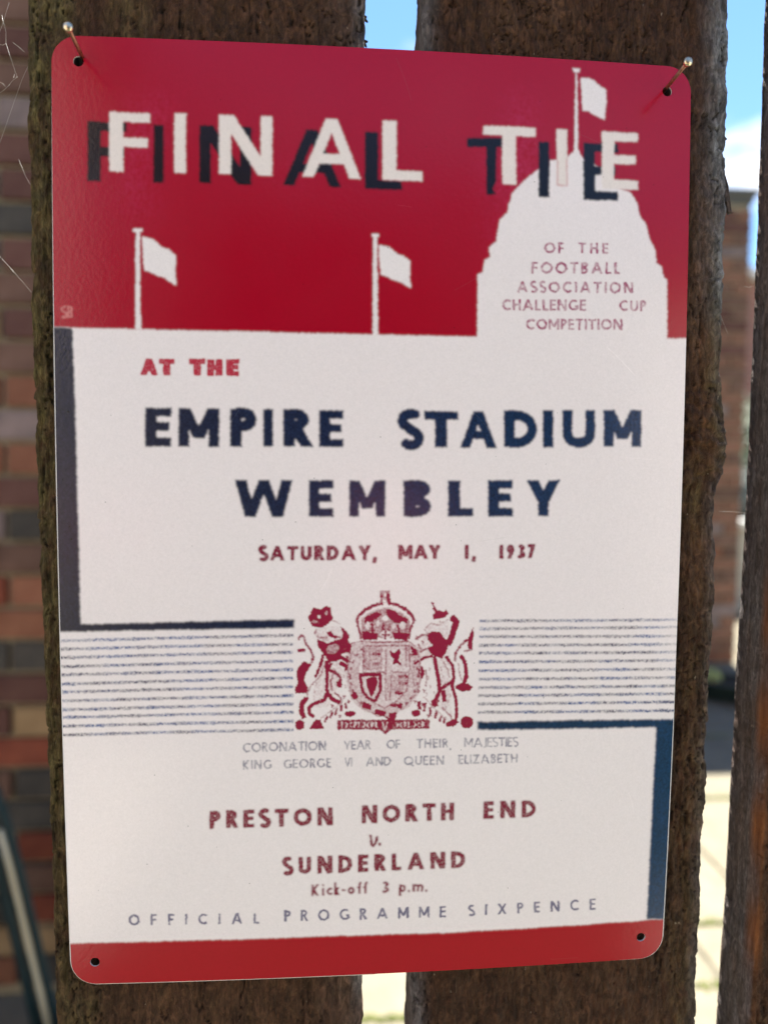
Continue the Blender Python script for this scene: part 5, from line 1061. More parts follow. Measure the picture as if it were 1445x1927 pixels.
maroon s 1 1.42 -48.5 -91.6 -47.5 -91.6 -47.3 -91.6 -47 -91.7 -46.8 -91.8 -46.6 -92 -46.5 -92.2 -46.5 -92.4 -46.5 -92.6 -46.5 -92.9 -46.7 -93.1 -46.8 -93.2 -47.1 -93.4 -47.3 -93.5 -47.6 -93.5 -48.5 -93.5
maroon f 1 0 -46.9 -96.9 -45.3 -96.9 -46.7 -93.9 -48.3 -93.9
maroon f 1 0 -43.6 -96.9 -42.2 -96.9 -42.2 -90.9 -43.6 -90.9
maroon f 1 0 -43.6 -96.9 -40.3 -96.9 -40.3 -95.6 -43.6 -95.6
maroon f 1 0 -43.6 -92.2 -40.2 -92.1 -40.2 -90.9 -43.6 -90.9
maroon f 1 0 -43.6 -94.4 -40.5 -94.4 -40.5 -93.1 -43.6 -93.1
maroon s 1 1.42 -35.9 -91.5 -36.1 -91.3 -36.4 -91.2 -36.7 -91.2 -36.8 -91.2 -37.2 -91.3 -37.5 -91.5 -37.8 -91.7 -38 -92 -38.1 -92.4 -38 -92.8 -37.8 -93.1 -37.5 -93.3 -37.1 -93.5 -36.5 -94.1 -36.1 -94.3 -35.8 -94.5 -35.6 -94.9 -35.5 -95.3 -35.6 -95.6 -35.8 -96 -36 -96.3 -36.4 -96.5 -36.8 -96.5 -36.8 -96.5 -37.2 -96.4 -37.5 -96.3 -37.8 -96.1
maroon f 1 0 -32.1 -96.8 -30.7 -96.8 -30.6 -90.8 -32.1 -90.8
maroon f 1 0 -33.5 -92.1 -29.2 -92.1 -29.2 -90.8 -33.5 -90.8
maroon s 1 1.42 -22.3 -93.8 -22.3 -93.3 -22.5 -92.8 -22.7 -92.4 -23.1 -92 -23.5 -91.8 -23.9 -91.6 -24.4 -91.5 -24.8 -91.6 -25.3 -91.7 -25.7 -91.9 -26.1 -92.2 -26.4 -92.6 -26.6 -93.1 -26.7 -93.5 -26.7 -94 -26.6 -94.5 -26.4 -94.9 -26.1 -95.3 -25.7 -95.6 -25.3 -95.9 -24.9 -96 -24.4 -96 -23.9 -95.9 -23.5 -95.8 -23.1 -95.5 -22.7 -95.1 -22.5 -94.7 -22.3 -94.2 -22.3 -93.8
maroon f 1 0 -19.7 -96.8 -18.3 -96.8 -18.3 -90.7 -19.7 -90.7
maroon f 1 0 -16.2 -96.8 -14.7 -96.8 -14.8 -90.7 -16.2 -90.7
maroon f 1 0 -16.5 -96.8 -14.7 -96.8 -18 -90.7 -19.8 -90.7
maroon f 1 0 -5.2 -96.5 -3.8 -96.5 -3.8 -90.4 -5.2 -90.4
maroon f 1 0 -1.6 -96.5 -0.2 -96.5 -0.2 -90.4 -1.7 -90.4
maroon f 1 0 -1.9 -96.5 -0.2 -96.5 -3.5 -90.4 -5.2 -90.4
maroon s 1 1.41 6.7 -93.4 6.7 -92.9 6.5 -92.4 6.2 -92 5.9 -91.6 5.5 -91.4 5.1 -91.2 4.6 -91.1 4.1 -91.1 3.6 -91.3 3.2 -91.5 2.9 -91.8 2.6 -92.2 2.4 -92.7 2.3 -93.2 2.3 -93.6 2.4 -94.1 2.6 -94.6 2.9 -95 3.3 -95.3 3.7 -95.5 4.1 -95.6 4.6 -95.7 5.1 -95.6 5.5 -95.4 5.9 -95.1 6.3 -94.8 6.5 -94.3 6.7 -93.9 6.7 -93.4
maroon f 1 0 9.2 -96.4 10.7 -96.4 10.6 -90.3 9.2 -90.3
maroon s 1 1.41 9.9 -91 10.9 -91 11.1 -91 11.4 -91.1 11.6 -91.3 11.8 -91.4 11.9 -91.6 12 -91.8 12 -92.1 11.9 -92.3 11.8 -92.5 11.6 -92.7 11.4 -92.8 11.2 -92.9 10.9 -92.9 9.9 -92.9
maroon f 1 0 11.7 -96.4 13.3 -96.3 11.8 -93.3 10.1 -93.4
maroon f 1 0 16.4 -96.3 17.8 -96.3 17.7 -90.3 16.3 -90.3
maroon f 1 0 14.8 -91.6 19.2 -91.6 19.2 -90.3 14.8 -90.3
maroon f 1 0 21 -96.3 22.5 -96.3 22.4 -90.3 20.9 -90.3
maroon f 1 0 23.9 -96.3 25.4 -96.3 25.3 -90.3 23.8 -90.3
maroon f 1 0 21 -93.9 25.3 -93.9 25.3 -92.7 21 -92.7
maroon f 1 0 35.4 -96.4 36.8 -96.4 36.7 -90.3 35.3 -90.3
maroon f 1 0 35.4 -96.4 38.8 -96.3 38.8 -95.1 35.4 -95.1
maroon f 1 0 35.3 -91.6 38.7 -91.6 38.7 -90.4 35.3 -90.3
maroon f 1 0 35.3 -93.9 38.5 -93.9 38.5 -92.6 35.3 -92.6
maroon f 1 0 41.1 -96.3 42.5 -96.3 42.4 -90.4 40.9 -90.4
maroon f 1 0 44.7 -96.3 46.1 -96.3 45.9 -90.4 44.5 -90.4
maroon f 1 0 44.4 -96.3 46.1 -96.3 42.7 -90.4 40.9 -90.4
maroon f 1 0 48.4 -96.3 49.8 -96.3 49.7 -90.5 48.2 -90.4
maroon s 1 1.37 48.9 -91.2 50.1 -91.2 50.4 -91.2 50.8 -91.3 51.1 -91.5 51.4 -91.7 51.7 -91.9 51.9 -92.2 52.1 -92.5 52.2 -92.8 52.3 -93.2 52.3 -93.6 52.3 -93.9 52.2 -94.3 52 -94.6 51.8 -94.9 51.5 -95.1 51.2 -95.3 50.9 -95.4 50.6 -95.5 50.2 -95.6 49.1 -95.6
maroon s 1 0.78 -2.7 -101 -2.2 -100.9 -2.1 -102.7 -1.9 -104 -1.4 -104.3 -0.7 -103.6 -0.2 -102.2 -0.3 -101.1
maroon f 1 0 0.4 -104.3 1.2 -104.3 1.2 -103.3 0.4 -103.3
maroon s 1 1.36 -28.5 -108.1 -28.8 -108 -29 -107.9 -29.3 -107.9 -29.4 -107.9 -29.7 -107.9 -30.1 -108.1 -30.4 -108.4 -30.5 -108.7 -30.6 -109.1 -30.5 -109.4 -30.3 -109.7 -30 -110 -29.7 -110.1 -29.1 -110.7 -28.7 -110.9 -28.4 -111.2 -28.2 -111.5 -28.1 -111.9 -28.2 -112.2 -28.4 -112.6 -28.6 -112.9 -29 -113 -29.4 -113.1 -29.4 -113 -29.7 -113 -30.1 -112.9 -30.3 -112.6
maroon s 1 1.36 -25.2 -107.5 -25.2 -111.3 -25.2 -111.3 -25.2 -111.6 -25.1 -111.9 -24.9 -112.2 -24.6 -112.4 -24.3 -112.5 -24 -112.6 -23.7 -112.6 -23.4 -112.5 -23.1 -112.4 -22.8 -112.2 -22.6 -111.9 -22.5 -111.6 -22.5 -111.2 -22.5 -111.2 -22.5 -107.5
maroon f 1 0 -19.7 -113.3 -18.4 -113.3 -18.4 -107.4 -19.7 -107.4
maroon f 1 0 -16.3 -113.3 -14.9 -113.3 -14.9 -107.4 -16.3 -107.4
maroon f 1 0 -16.6 -113.3 -14.9 -113.3 -18.1 -107.4 -19.7 -107.4
maroon f 1 0 -12.9 -113.3 -11.5 -113.3 -11.5 -107.4 -12.9 -107.4
maroon s 1 1.36 -12.2 -108.1 -11.1 -108.1 -10.8 -108.2 -10.5 -108.3 -10.1 -108.4 -9.9 -108.6 -9.6 -108.8 -9.4 -109.1 -9.2 -109.5 -9.1 -109.8 -9.1 -110.2 -9 -110.5 -9.1 -110.9 -9.2 -111.2 -9.4 -111.5 -9.6 -111.8 -9.8 -112.1 -10.1 -112.3 -10.4 -112.4 -10.8 -112.5 -11.1 -112.6 -12.2 -112.6
maroon f 1 0 -6.3 -113.3 -4.9 -113.3 -4.9 -107.4 -6.3 -107.4
maroon f 1 0 -6.3 -113.3 -3 -113.3 -3 -112 -6.3 -112
maroon f 1 0 -6.3 -108.6 -3 -108.6 -3 -107.4 -6.3 -107.4
maroon f 1 0 -6.3 -110.8 -3.2 -110.8 -3.2 -109.6 -6.3 -109.6
maroon f 1 0 -0.9 -113.2 0.5 -113.2 0.4 -107.4 -1 -107.4
maroon s 1 1.36 -0.3 -108 0.7 -108 0.9 -108.1 1.2 -108.1 1.4 -108.3 1.6 -108.4 1.7 -108.6 1.8 -108.8 1.8 -109.1 1.7 -109.3 1.6 -109.5 1.4 -109.6 1.2 -109.8 0.9 -109.9 0.7 -109.9 -0.2 -109.9
maroon f 1 0 1.4 -113.2 3 -113.2 1.5 -110.3 -0 -110.3
maroon f 1 0 4.9 -113.2 6.3 -113.2 6.2 -107.4 4.8 -107.4
maroon f 1 0 4.9 -113.2 8 -113.2 8 -112 4.9 -112
maroon f 1 0 10.1 -113.2 11.5 -113.2 13.5 -107.4 12.1 -107.4
maroon f 1 0 14.3 -113.2 15.7 -113.2 13.5 -107.4 12.1 -107.4
maroon f 1 0 11.5 -111.8 14.2 -111.8 14.2 -110.6 11.5 -110.6
maroon f 1 0 17.8 -113.2 19.2 -113.2 19.1 -107.4 17.7 -107.4
maroon f 1 0 21.3 -113.2 22.7 -113.2 22.6 -107.4 21.2 -107.4
maroon f 1 0 21 -113.2 22.7 -113.2 19.4 -107.4 17.7 -107.4
maroon f 1 0 24.8 -113.2 26.3 -113.2 26.1 -107.4 24.7 -107.4
maroon s 1 1.36 25.5 -108.1 26.6 -108.1 26.9 -108.2 27.3 -108.3 27.6 -108.4 27.9 -108.6 28.1 -108.8 28.4 -109.1 28.5 -109.4 28.7 -109.8 28.7 -110.1 28.7 -110.5 28.7 -110.9 28.6 -111.2 28.4 -111.5 28.2 -111.8 27.9 -112.1 27.7 -112.3 27.3 -112.4 27 -112.5 26.6 -112.5 25.5 -112.5
maroon f 0.9 0 -21.7 -121.1 -21 -121.1 -21 -117.1 -21.7 -117.1
maroon f 0.9 0 -20.1 -121.1 -19.1 -121.1 -20.8 -118.9 -21.7 -118.9
maroon f 0.9 0 -21.7 -119.4 -20.8 -119.4 -19.1 -117.1 -20 -117.1
maroon f 0.9 0 -18.2 -121.1 -17.5 -121.1 -17.5 -118.5 -18.2 -118.5
maroon f 0.9 0 -18.2 -117.9 -17.5 -117.9 -17.5 -117.1 -18.2 -117.1
maroon s 0.9 0.7 -15 -119.1 -15.2 -118.9 -15.5 -118.9 -15.7 -118.9 -15.9 -119 -16.1 -119.2 -16.2 -119.4 -16.3 -119.6 -16.3 -119.9 -16.2 -120.2 -16.1 -120.4 -15.9 -120.6 -15.7 -120.7 -15.4 -120.7 -15.2 -120.6 -15 -120.5
maroon f 0.9 0 -14.2 -121.1 -13.5 -121.1 -13.5 -116.7 -14.2 -116.7
maroon f 0.9 0 -13.3 -121.1 -12.4 -121.1 -13.4 -119.4 -14.2 -119.5
maroon f 0.9 0 -14.2 -120.1 -13.4 -120.1 -12.5 -118.5 -13.3 -118.5
maroon f 0.9 0 -11.6 -119.8 -10.5 -119.8 -10.5 -119.2 -11.6 -119.2
maroon s 0.9 0.7 -7.8 -119.8 -7.8 -119.5 -8 -119.2 -8.1 -119 -8.4 -118.9 -8.6 -118.8 -8.8 -118.9 -9 -119.1 -9.2 -119.3 -9.3 -119.6 -9.3 -119.9 -9.2 -120.2 -9 -120.4 -8.8 -120.6 -8.6 -120.7 -8.4 -120.6 -8.1 -120.5 -8 -120.3 -7.8 -120 -7.8 -119.8
maroon s 0.9 0.7 -5.8 -121 -5.9 -117.6 -5.9 -117.6 -5.8 -117.5 -5.7 -117.3 -5.6 -117.2 -5.4 -117.2 -5.1 -117.2
maroon f 0.9 0 -6.6 -119 -5.5 -119 -5.5 -118.5 -6.6 -118.5
maroon s 0.9 0.7 -3.8 -121 -3.9 -117.6 -3.9 -117.6 -3.8 -117.5 -3.7 -117.3 -3.6 -117.2 -3.4 -117.2 -3.2 -117.2
maroon f 0.9 0 -4.6 -119 -3.5 -119 -3.5 -118.4 -4.6 -118.5
maroon s 0.9 0.72 2.1 -117.5 2.4 -117.4 2.7 -117.4 3.1 -117.5 3.3 -117.7 3.4 -117.9 3.4 -118.1 3.3 -118.4 3 -118.5 2.7 -118.6
maroon s 0.9 0.72 2.5 -119.2 2.9 -119.3 3.2 -119.4 3.5 -119.6 3.6 -119.8 3.6 -120 3.5 -120.2 3.2 -120.4 2.9 -120.5 2.5 -120.6 2.2 -120.5 1.9 -120.4
maroon f 0.9 0 7.4 -122.4 8.1 -122.4 8 -118.3 7.3 -118.2
maroon s 0.9 0.68 9.2 -119.6 9.2 -119.3 9.1 -119 8.9 -118.8 8.7 -118.7 8.5 -118.6 8.2 -118.7 8 -118.9 7.9 -119.1 7.8 -119.4 7.8 -119.7 7.9 -120 8.1 -120.3 8.3 -120.5 8.5 -120.6 8.7 -120.5 8.9 -120.4 9.1 -120.2 9.2 -119.9 9.2 -119.6
maroon f 0.9 0 10.4 -121 11 -121 11 -120.3 10.4 -120.3
maroon f 0.9 0 11.9 -121 12.6 -121 12.6 -118.4 11.9 -118.3
maroon s 0.9 0.68 12.3 -119.4 12.2 -119.1 12.4 -118.9 12.7 -118.8 13 -118.7 13.3 -118.8 13.5 -118.9 13.7 -119.1 13.8 -119.4 13.6 -121
maroon s 0.9 0.68 13.6 -119.4 13.6 -119.2 13.8 -119 14.1 -118.8 14.4 -118.8 14.7 -118.8 14.9 -119 15.1 -119.2 15.2 -119.4 15 -121.1
maroon f 0.9 0 16.2 -121.1 16.8 -121.1 16.8 -120.4 16.2 -120.4
slate s 1 0.62 -77.9 -127.8 -77.9 -127.4 -78 -127.1 -78.1 -126.8 -78.3 -126.6 -78.6 -126.4 -78.9 -126.3 -79.2 -126.2 -79.5 -126.2 -79.8 -126.3 -80.1 -126.5 -80.3 -126.7 -80.5 -126.9 -80.7 -127.3 -80.7 -127.6 -80.7 -127.9 -80.7 -128.2 -80.6 -128.6 -80.4 -128.8 -80.2 -129 -79.9 -129.2 -79.6 -129.3 -79.3 -129.3 -79 -129.3 -78.7 -129.2 -78.4 -129 -78.2 -128.7 -78 -128.4 -77.9 -128.1 -77.9 -127.8
slate f 1 0 -74 -129.7 -73.3 -129.7 -73.3 -126 -73.9 -125.9
slate f 1 0 -73.9 -126.5 -72 -126.5 -72 -126 -73.9 -125.9
slate f 1 0 -73.9 -128.1 -72.2 -128.1 -72.2 -127.6 -73.9 -127.5
slate f 1 0 -68.4 -129.8 -67.8 -129.8 -67.7 -126 -68.4 -126
slate f 1 0 -68.4 -126.6 -66.5 -126.6 -66.5 -126.1 -68.4 -126
slate f 1 0 -68.4 -128.2 -66.7 -128.2 -66.6 -127.6 -68.4 -127.6
slate f 1 0 -62.9 -129.9 -62.3 -129.9 -62.2 -126.1 -62.8 -126.1
slate s 1 0.62 -55.9 -127 -56.1 -126.8 -56.4 -126.7 -56.6 -126.6 -56.9 -126.6 -57.2 -126.6 -57.5 -126.7 -57.7 -126.9 -57.9 -127.1 -58.1 -127.3 -58.2 -127.6 -58.3 -127.9 -58.3 -128.2 -58.2 -128.5 -58.1 -128.8 -58 -129.1 -57.8 -129.3 -57.5 -129.4 -57.3 -129.6 -57 -129.6 -56.7 -129.6 -56.4 -129.5 -56.2 -129.4 -55.9 -129.2
slate f 1 0 -52.1 -130 -51.5 -130 -51.4 -126.3 -52 -126.3
slate f 1 0 -47.8 -130.1 -47.1 -130.1 -45.7 -126.4 -46.4 -126.4
slate f 1 0 -45 -130.1 -44.4 -130.2 -45.7 -126.4 -46.4 -126.4
slate f 1 0 -46.9 -129.2 -45.3 -129.3 -45.2 -128.7 -46.9 -128.7
slate f 1 0 -40.7 -130.2 -40.1 -130.2 -40 -126.6 -40.7 -126.6
slate f 1 0 -40.7 -130.2 -38.9 -130.3 -38.9 -129.7 -40.7 -129.7
slate f 1 0 -30.6 -129.9 -29.9 -129.9 -29.9 -125.9 -30.6 -125.9
slate s 1 0.64 -30.3 -126.3 -29.6 -126.3 -29.4 -126.3 -29.3 -126.4 -29.1 -126.5 -29 -126.6 -28.9 -126.8 -28.9 -127 -28.9 -127.2 -28.9 -127.4 -29 -127.6 -29.1 -127.7 -29.3 -127.8 -29.5 -127.9 -29.6 -127.9 -30.3 -127.9
slate f 1 0 -25.2 -129.9 -24.5 -129.9 -24.5 -126 -25.2 -126
slate s 1 0.64 -24.8 -126.3 -24.2 -126.3 -24 -126.3 -23.8 -126.4 -23.7 -126.5 -23.6 -126.6 -23.5 -126.8 -23.4 -127 -23.4 -127.2 -23.5 -127.3 -23.6 -127.5 -23.7 -127.6 -23.8 -127.7 -24 -127.8 -24.2 -127.8 -24.8 -127.8
slate f 1 0 -23.5 -129.9 -22.8 -130 -23.7 -128 -24.4 -128
slate s 1 0.64 -16.1 -128 -16.1 -127.7 -16.2 -127.4 -16.4 -127.1 -16.6 -126.8 -16.9 -126.6 -17.2 -126.5 -17.5 -126.4 -17.9 -126.4 -18.2 -126.5 -18.5 -126.7 -18.7 -126.9 -18.9 -127.2 -19.1 -127.5 -19.2 -127.8 -19.2 -128.2 -19.1 -128.5 -18.9 -128.8 -18.7 -129.1 -18.5 -129.4 -18.2 -129.5 -17.9 -129.6 -17.5 -129.6 -17.2 -129.6 -16.9 -129.5 -16.6 -129.3 -16.4 -129 -16.2 -128.7 -16.1 -128.4 -16.1 -128
slate s 1 0.64 -9.6 -126.9 -9.8 -126.7 -10.1 -126.5 -10.4 -126.5 -10.8 -126.5 -11.1 -126.6 -11.3 -126.7 -11.6 -126.9 -11.8 -127.2 -11.9 -127.5 -12 -127.8 -12 -128.2 -12 -128.5 -11.8 -128.8 -11.7 -129.1 -11.4 -129.4 -11.2 -129.6 -10.9 -129.7 -10.5 -129.7 -10.2 -129.7 -9.9 -129.6 -9.6 -129.4 -9.4 -129.2 -9.2 -128.9
slate f 1 0 -9.8 -129.7 -9.1 -129.7 -9.1 -128.2 -9.8 -128.2
slate f 1 0 -10.2 -128.7 -9.1 -128.8 -9.1 -128.2 -10.2 -128.2
slate f 1 0 -5.7 -130.1 -5 -130.1 -5.1 -126.2 -5.7 -126.2
slate s 1 0.64 -5.4 -126.5 -4.8 -126.5 -4.6 -126.5 -4.4 -126.6 -4.2 -126.7 -4.1 -126.8 -4 -127 -4 -127.2 -4 -127.4 -4 -127.5 -4.1 -127.7 -4.2 -127.8 -4.4 -127.9 -4.6 -128 -4.8 -128 -5.4 -128
slate f 1 0 -4.1 -130.1 -3.3 -130.2 -4.2 -128.2 -5 -128.2
slate f 1 0 0.1 -130.2 0.7 -130.2 2.2 -126.3 1.5 -126.3
slate f 1 0 3 -130.2 3.7 -130.2 2.2 -126.3 1.5 -126.3
slate f 1 0 1 -129.3 2.7 -129.3 2.7 -128.7 1 -128.7
slate f 1 0 7.1 -130.3 7.8 -130.3 7.8 -126.4 7.1 -126.4
slate f 1 0 10 -130.3 10.7 -130.3 10.6 -126.4 10 -126.4
slate f 1 0 8.5 -129.4 9.3 -129.5 7.8 -126.4 7.1 -126.4
slate f 1 0 8.5 -129.4 9.3 -129.5 10.6 -126.4 9.9 -126.4
slate f 1 0 14.2 -130.4 14.8 -130.4 14.8 -126.5 14.1 -126.5
slate f 1 0 17.1 -130.5 17.7 -130.5 17.7 -126.5 17 -126.5
slate f 1 0 15.6 -129.6 16.3 -129.6 14.8 -126.5 14.1 -126.5
slate f 1 0 15.6 -129.6 16.3 -129.6 17.7 -126.5 16.9 -126.5
slate f 1 0 21.2 -130.5 21.9 -130.5 21.8 -126.6 21.2 -126.6
slate f 1 0 21.2 -130.5 23.3 -130.6 23.3 -130 21.2 -129.9
slate f 1 0 21.2 -127.2 23.2 -127.2 23.2 -126.6 21.2 -126.6
slate f 1 0 21.2 -128.8 23.1 -128.8 23.1 -128.2 21.2 -128.2
slate s 1 0.62 32.6 -127.1 32.4 -127 32.2 -126.9 32 -126.9 32 -126.9 31.7 -126.9 31.5 -127 31.3 -127.2 31.2 -127.4 31.2 -127.7 31.2 -127.9 31.4 -128.2 31.6 -128.3 31.8 -128.4 32.3 -128.7 32.5 -128.8 32.7 -129 32.9 -129.2 32.9 -129.5 32.9 -129.7 32.8 -130 32.6 -130.2 32.3 -130.3 32.1 -130.3 32.1 -130.3 31.8 -130.3 31.6 -130.2 31.4 -130
slate f 1 0 36.7 -130.5 37.4 -130.5 37.3 -126.7 36.6 -126.7
slate f 1 0 41 -130.5 41.8 -130.5 44 -126.6 43.3 -126.7
slate f 1 0 43.4 -130.5 44.1 -130.5 41.7 -126.7 40.9 -126.7
slate f 1 0 47.8 -130.5 48.5 -130.5 48.3 -126.6 47.7 -126.6
slate s 1 0.62 48 -126.9 48.7 -126.9 48.9 -127 49 -127 49.2 -127.1 49.3 -127.3 49.4 -127.5 49.5 -127.7 49.5 -127.8 49.4 -128 49.4 -128.2 49.2 -128.3 49.1 -128.5 48.9 -128.5 48.7 -128.6 48.1 -128.6
slate f 1 0 53.6 -130.5 54.3 -130.5 54.2 -126.6 53.5 -126.6
slate f 1 0 53.6 -130.5 55.7 -130.5 55.6 -129.9 53.6 -129.9
slate f 1 0 53.5 -127.2 55.6 -127.2 55.5 -126.6 53.5 -126.6
slate f 1 0 53.6 -128.8 55.5 -128.8 55.4 -128.2 53.6 -128.2
slate f 1 0 59.4 -130.5 60.1 -130.5 60 -126.6 59.3 -126.6
slate f 1 0 61.8 -130.5 62.5 -130.5 62.4 -126.6 61.7 -126.6
slate f 1 0 61.7 -130.5 62.5 -130.5 60.1 -126.6 59.3 -126.6
slate s 1 0.62 69.1 -127.4 68.8 -127.2 68.5 -127.1 68.2 -127 67.9 -127 67.6 -127 67.3 -127.1 67.1 -127.3 66.9 -127.5 66.7 -127.8 66.6 -128.1 66.6 -128.4 66.6 -128.8 66.6 -129.1 66.8 -129.4 67 -129.6 67.2 -129.9 67.5 -130 67.7 -130.2 68.1 -130.2 68.4 -130.2 68.7 -130.1 68.9 -130 69.2 -129.8
slate f 1 0 73.2 -130.6 73.9 -130.6 73.7 -126.6 73 -126.6
slate f 1 0 73.2 -130.6 75.3 -130.6 75.2 -130 73.2 -130
slate f 1 0 73 -127.2 75.1 -127.2 75.1 -126.6 73 -126.6
slate f 1 0 73.1 -128.8 75 -128.9 75 -128.3 73.1 -128.2
thinp2 s 1 0.65 -96.5 68.6 -96.6 68.7 -96.8 68.7 -96.9 68.7 -97 68.7 -97.2 68.7 -97.4 68.6 -97.5 68.4 -97.6 68.2 -97.7 68 -97.6 67.8 -97.5 67.5 -97.4 67.4 -97.2 67.3 -96.8 67 -96.6 66.9 -96.4 66.7 -96.3 66.5 -96.3 66.3 -96.3 66 -96.4 65.8 -96.6 65.6 -96.8 65.5 -97 65.5 -97 65.5 -97.2 65.5 -97.4 65.6 -97.5 65.8
thinp2 f 1 0 -96.1 65.3 -95.6 65.3 -95.5 68.9 -96 68.9
thinp2 s 1 0.65 -95.8 68.6 -95.2 68.6 -95.1 68.6 -94.9 68.5 -94.8 68.4 -94.7 68.3 -94.6 68.2 -94.6 68 -94.6 67.9 -94.6 67.8 -94.7 67.6 -94.8 67.5 -94.9 67.4 -95.1 67.4 -95.3 67.4 -95.8 67.2
thinp2 s 1 0.65 -95.8 67.2 -95.4 67 -95.2 67 -95 66.9 -94.8 66.8 -94.7 66.7 -94.6 66.5 -94.6 66.3 -94.6 66.2 -94.6 66 -94.7 65.9 -94.8 65.7 -95 65.7 -95.2 65.6 -95.4 65.6 -95.8 65.6
fade f 0.5 0 -65.8 127.8 -66.4 126.2 -68.2 125 -70.6 124.5 -73 124.8 -74.8 125.9 -75.4 127.5 -74.7 129.1 -73 130.4 -70.6 130.9 -68.2 130.5 -66.4 129.4
fade f 0.5 0 -70.2 117.3 -70.6 114 -71.6 111.7 -73.1 110.8 -74.5 111.6 -75.6 113.9 -75.9 117.1 -75.5 120.3 -74.5 122.7 -73 123.6 -71.6 122.8 -70.5 120.5
fade f 0.4 0 -72.1 106 -72.5 101.1 -73.3 97.6 -74.4 96.3 -75.6 97.5 -76.4 101 -76.6 105.9 -76.3 110.7 -75.5 114.2 -74.3 115.5 -73.2 114.3 -72.4 110.8
fade f 0.35 0 -71.4 98.8 -71.7 97.1 -72.7 95.9 -74 95.5 -75.3 95.9 -76.2 97 -76.5 98.6 -76.2 100.3 -75.2 101.5 -73.9 101.9 -72.6 101.5 -71.7 100.4
fade f 0.6 0 45.7 132.5 45.4 131.2 44.5 130.2 43.3 129.8 42.1 130.1 41.2 131 40.9 132.3 41.2 133.6 42.1 134.7 43.3 135.1 44.5 134.8 45.4 133.9
fade f 0.4 0 46.7 135.9 46.5 134.7 45.9 133.9 45 133.5 44.2 133.8 43.5 134.6 43.3 135.7 43.5 136.9 44.1 137.8 45 138.2 45.8 137.9 46.5 137.1
fade f 0.45 0 46.5 120.1 46.2 115.1 45.1 111.4 43.5 110 42 111.2 40.8 114.8 40.3 119.8 40.7 124.8 41.8 128.5 43.3 129.9 44.9 128.7 46.1 125.1
fade f 0.35 0 44.3 113.3 43.7 109.1 41.8 106 39.3 104.8 36.7 105.8 34.8 108.8 34 112.9 34.7 117.1 36.5 120.2 39.1 121.4 41.7 120.4 43.6 117.5
fade f 0.15 0 -23.7 110.7 -24.3 109 -26.1 107.8 -28.6 107.3 -31 107.6 -32.8 108.8 -33.5 110.4 -32.8 112 -31 113.3 -28.6 113.8 -26.1 113.4 -24.3 112.3
fade f 0.2 0 -46.8 107.5 -47 106.9 -47.5 106.4 -48.1 106.2 -48.8 106.3 -49.2 106.8 -49.4 107.4 -49.2 108.1 -48.8 108.6 -48.1 108.8 -47.5 108.6 -47 108.1
fade f 0.2 0 40.2 94.8 39.8 91.5 38.6 89 36.9 88 35.1 88.9 33.9 91.3 33.4 94.6 33.8 97.9 35 100.4 36.7 101.4 38.5 100.5 39.7 98.2
arms f 0.09 0 -20.23 -30.85 -13.17 -30.43 -9.36 -36.72 -9.8 -43.49 -13.1 -50.25 -16.41 -57.04 -21.16 -56.96 -21.16 -52.08 -17.86 -42.42
arms f 0.09 0 14.95 -30.46 22.17 -28.84 23.35 -43 22.98 -50.86 24.12 -60.79 19.19 -57.7 17.7 -55.69 19.58 -50.8 17.02 -41.43 12.69 -42.35 13.59 -37
arms f 0.24 0 -9.36 -36.72 -6.52 -35.55 9.72 -35.74 13.12 -37.97 13.93 -45.3 13.29 -52.65 9.96 -57.52 3.23 -60.59 -4.47 -58.72 -8.8 -54.72 -10.74 -47.37 -10.29 -40.58
arms f 0.05 0 10.31 -45.73 9.52 -49.65 7.21 -52.77 3.85 -54.46 0.11 -54.4 -3.27 -52.59 -5.61 -49.4 -6.46 -45.48 -5.66 -41.59 -3.36 -38.5 -0.03 -36.81 3.69 -36.86 7.07 -38.63 9.44 -41.8
arms f 0.17 0 -5.08 -36.77 9.74 -36.95 10.06 -44.75 8.93 -51.59 6.07 -54.98 2 -57.36 -2.1 -55.32 -5 -50.38
arms f 0.45 0 -5.84 -28.57 -2.77 -25.96 1.97 -24.55 6.51 -25.79 9.89 -28.96 9.71 -34.52 -5.81 -34.35
arms s 0.75 1.05 -7.26 -28.66 -6.56 -27.13 -4.67 -25.37 -1.84 -23.9 1.1 -23.15
arms s 0.75 1.05 2.91 -23.17 5.87 -23.67 8.66 -25.33 10.49 -27.18 11.38 -29.12
arms s 0.7 0.76 -7.22 -28.08 -6.54 -31.45 -5.81 -34.83
arms s 0.7 0.76 11.18 -28.73 9.92 -32.1 9.62 -35.01
arms s 0.15 0.57 -5.84 -28.33 -3.72 -26.43 -0.88 -25.25 1.26 -24.55
arms s 0.15 0.57 9.89 -28.48 7.71 -26.53 4.83 -25.3 2.68 -24.56
arms f 0.85 0 2.21 -25.04 4.84 -25.54 7.25 -27.73 9.16 -28.23 8.94 -29.92 4.87 -29.39 2.71 -27.69
arms f 0.8 0 -4.66 -27.62 -0.87 -25.97 0.8 -26.71 -2.04 -29.09 -4.65 -29.78
arms f 0 0 3.05 -28.07 2.95 -28.49 2.66 -28.82 2.24 -29.01 1.77 -29 1.35 -28.81 1.06 -28.47 0.95 -28.05 1.05 -27.64 1.34 -27.31 1.76 -27.12 2.22 -27.13 2.64 -27.32 2.94 -27.65
arms f 0.1 0 -2.94 -30.28 -3.01 -30.87 -3.22 -31.33 -3.52 -31.59 -3.86 -31.59 -4.16 -31.32 -4.38 -30.85 -4.46 -30.27 -4.38 -29.68 -4.18 -29.22 -3.87 -28.96 -3.54 -28.96 -3.23 -29.23 -3.02 -29.7
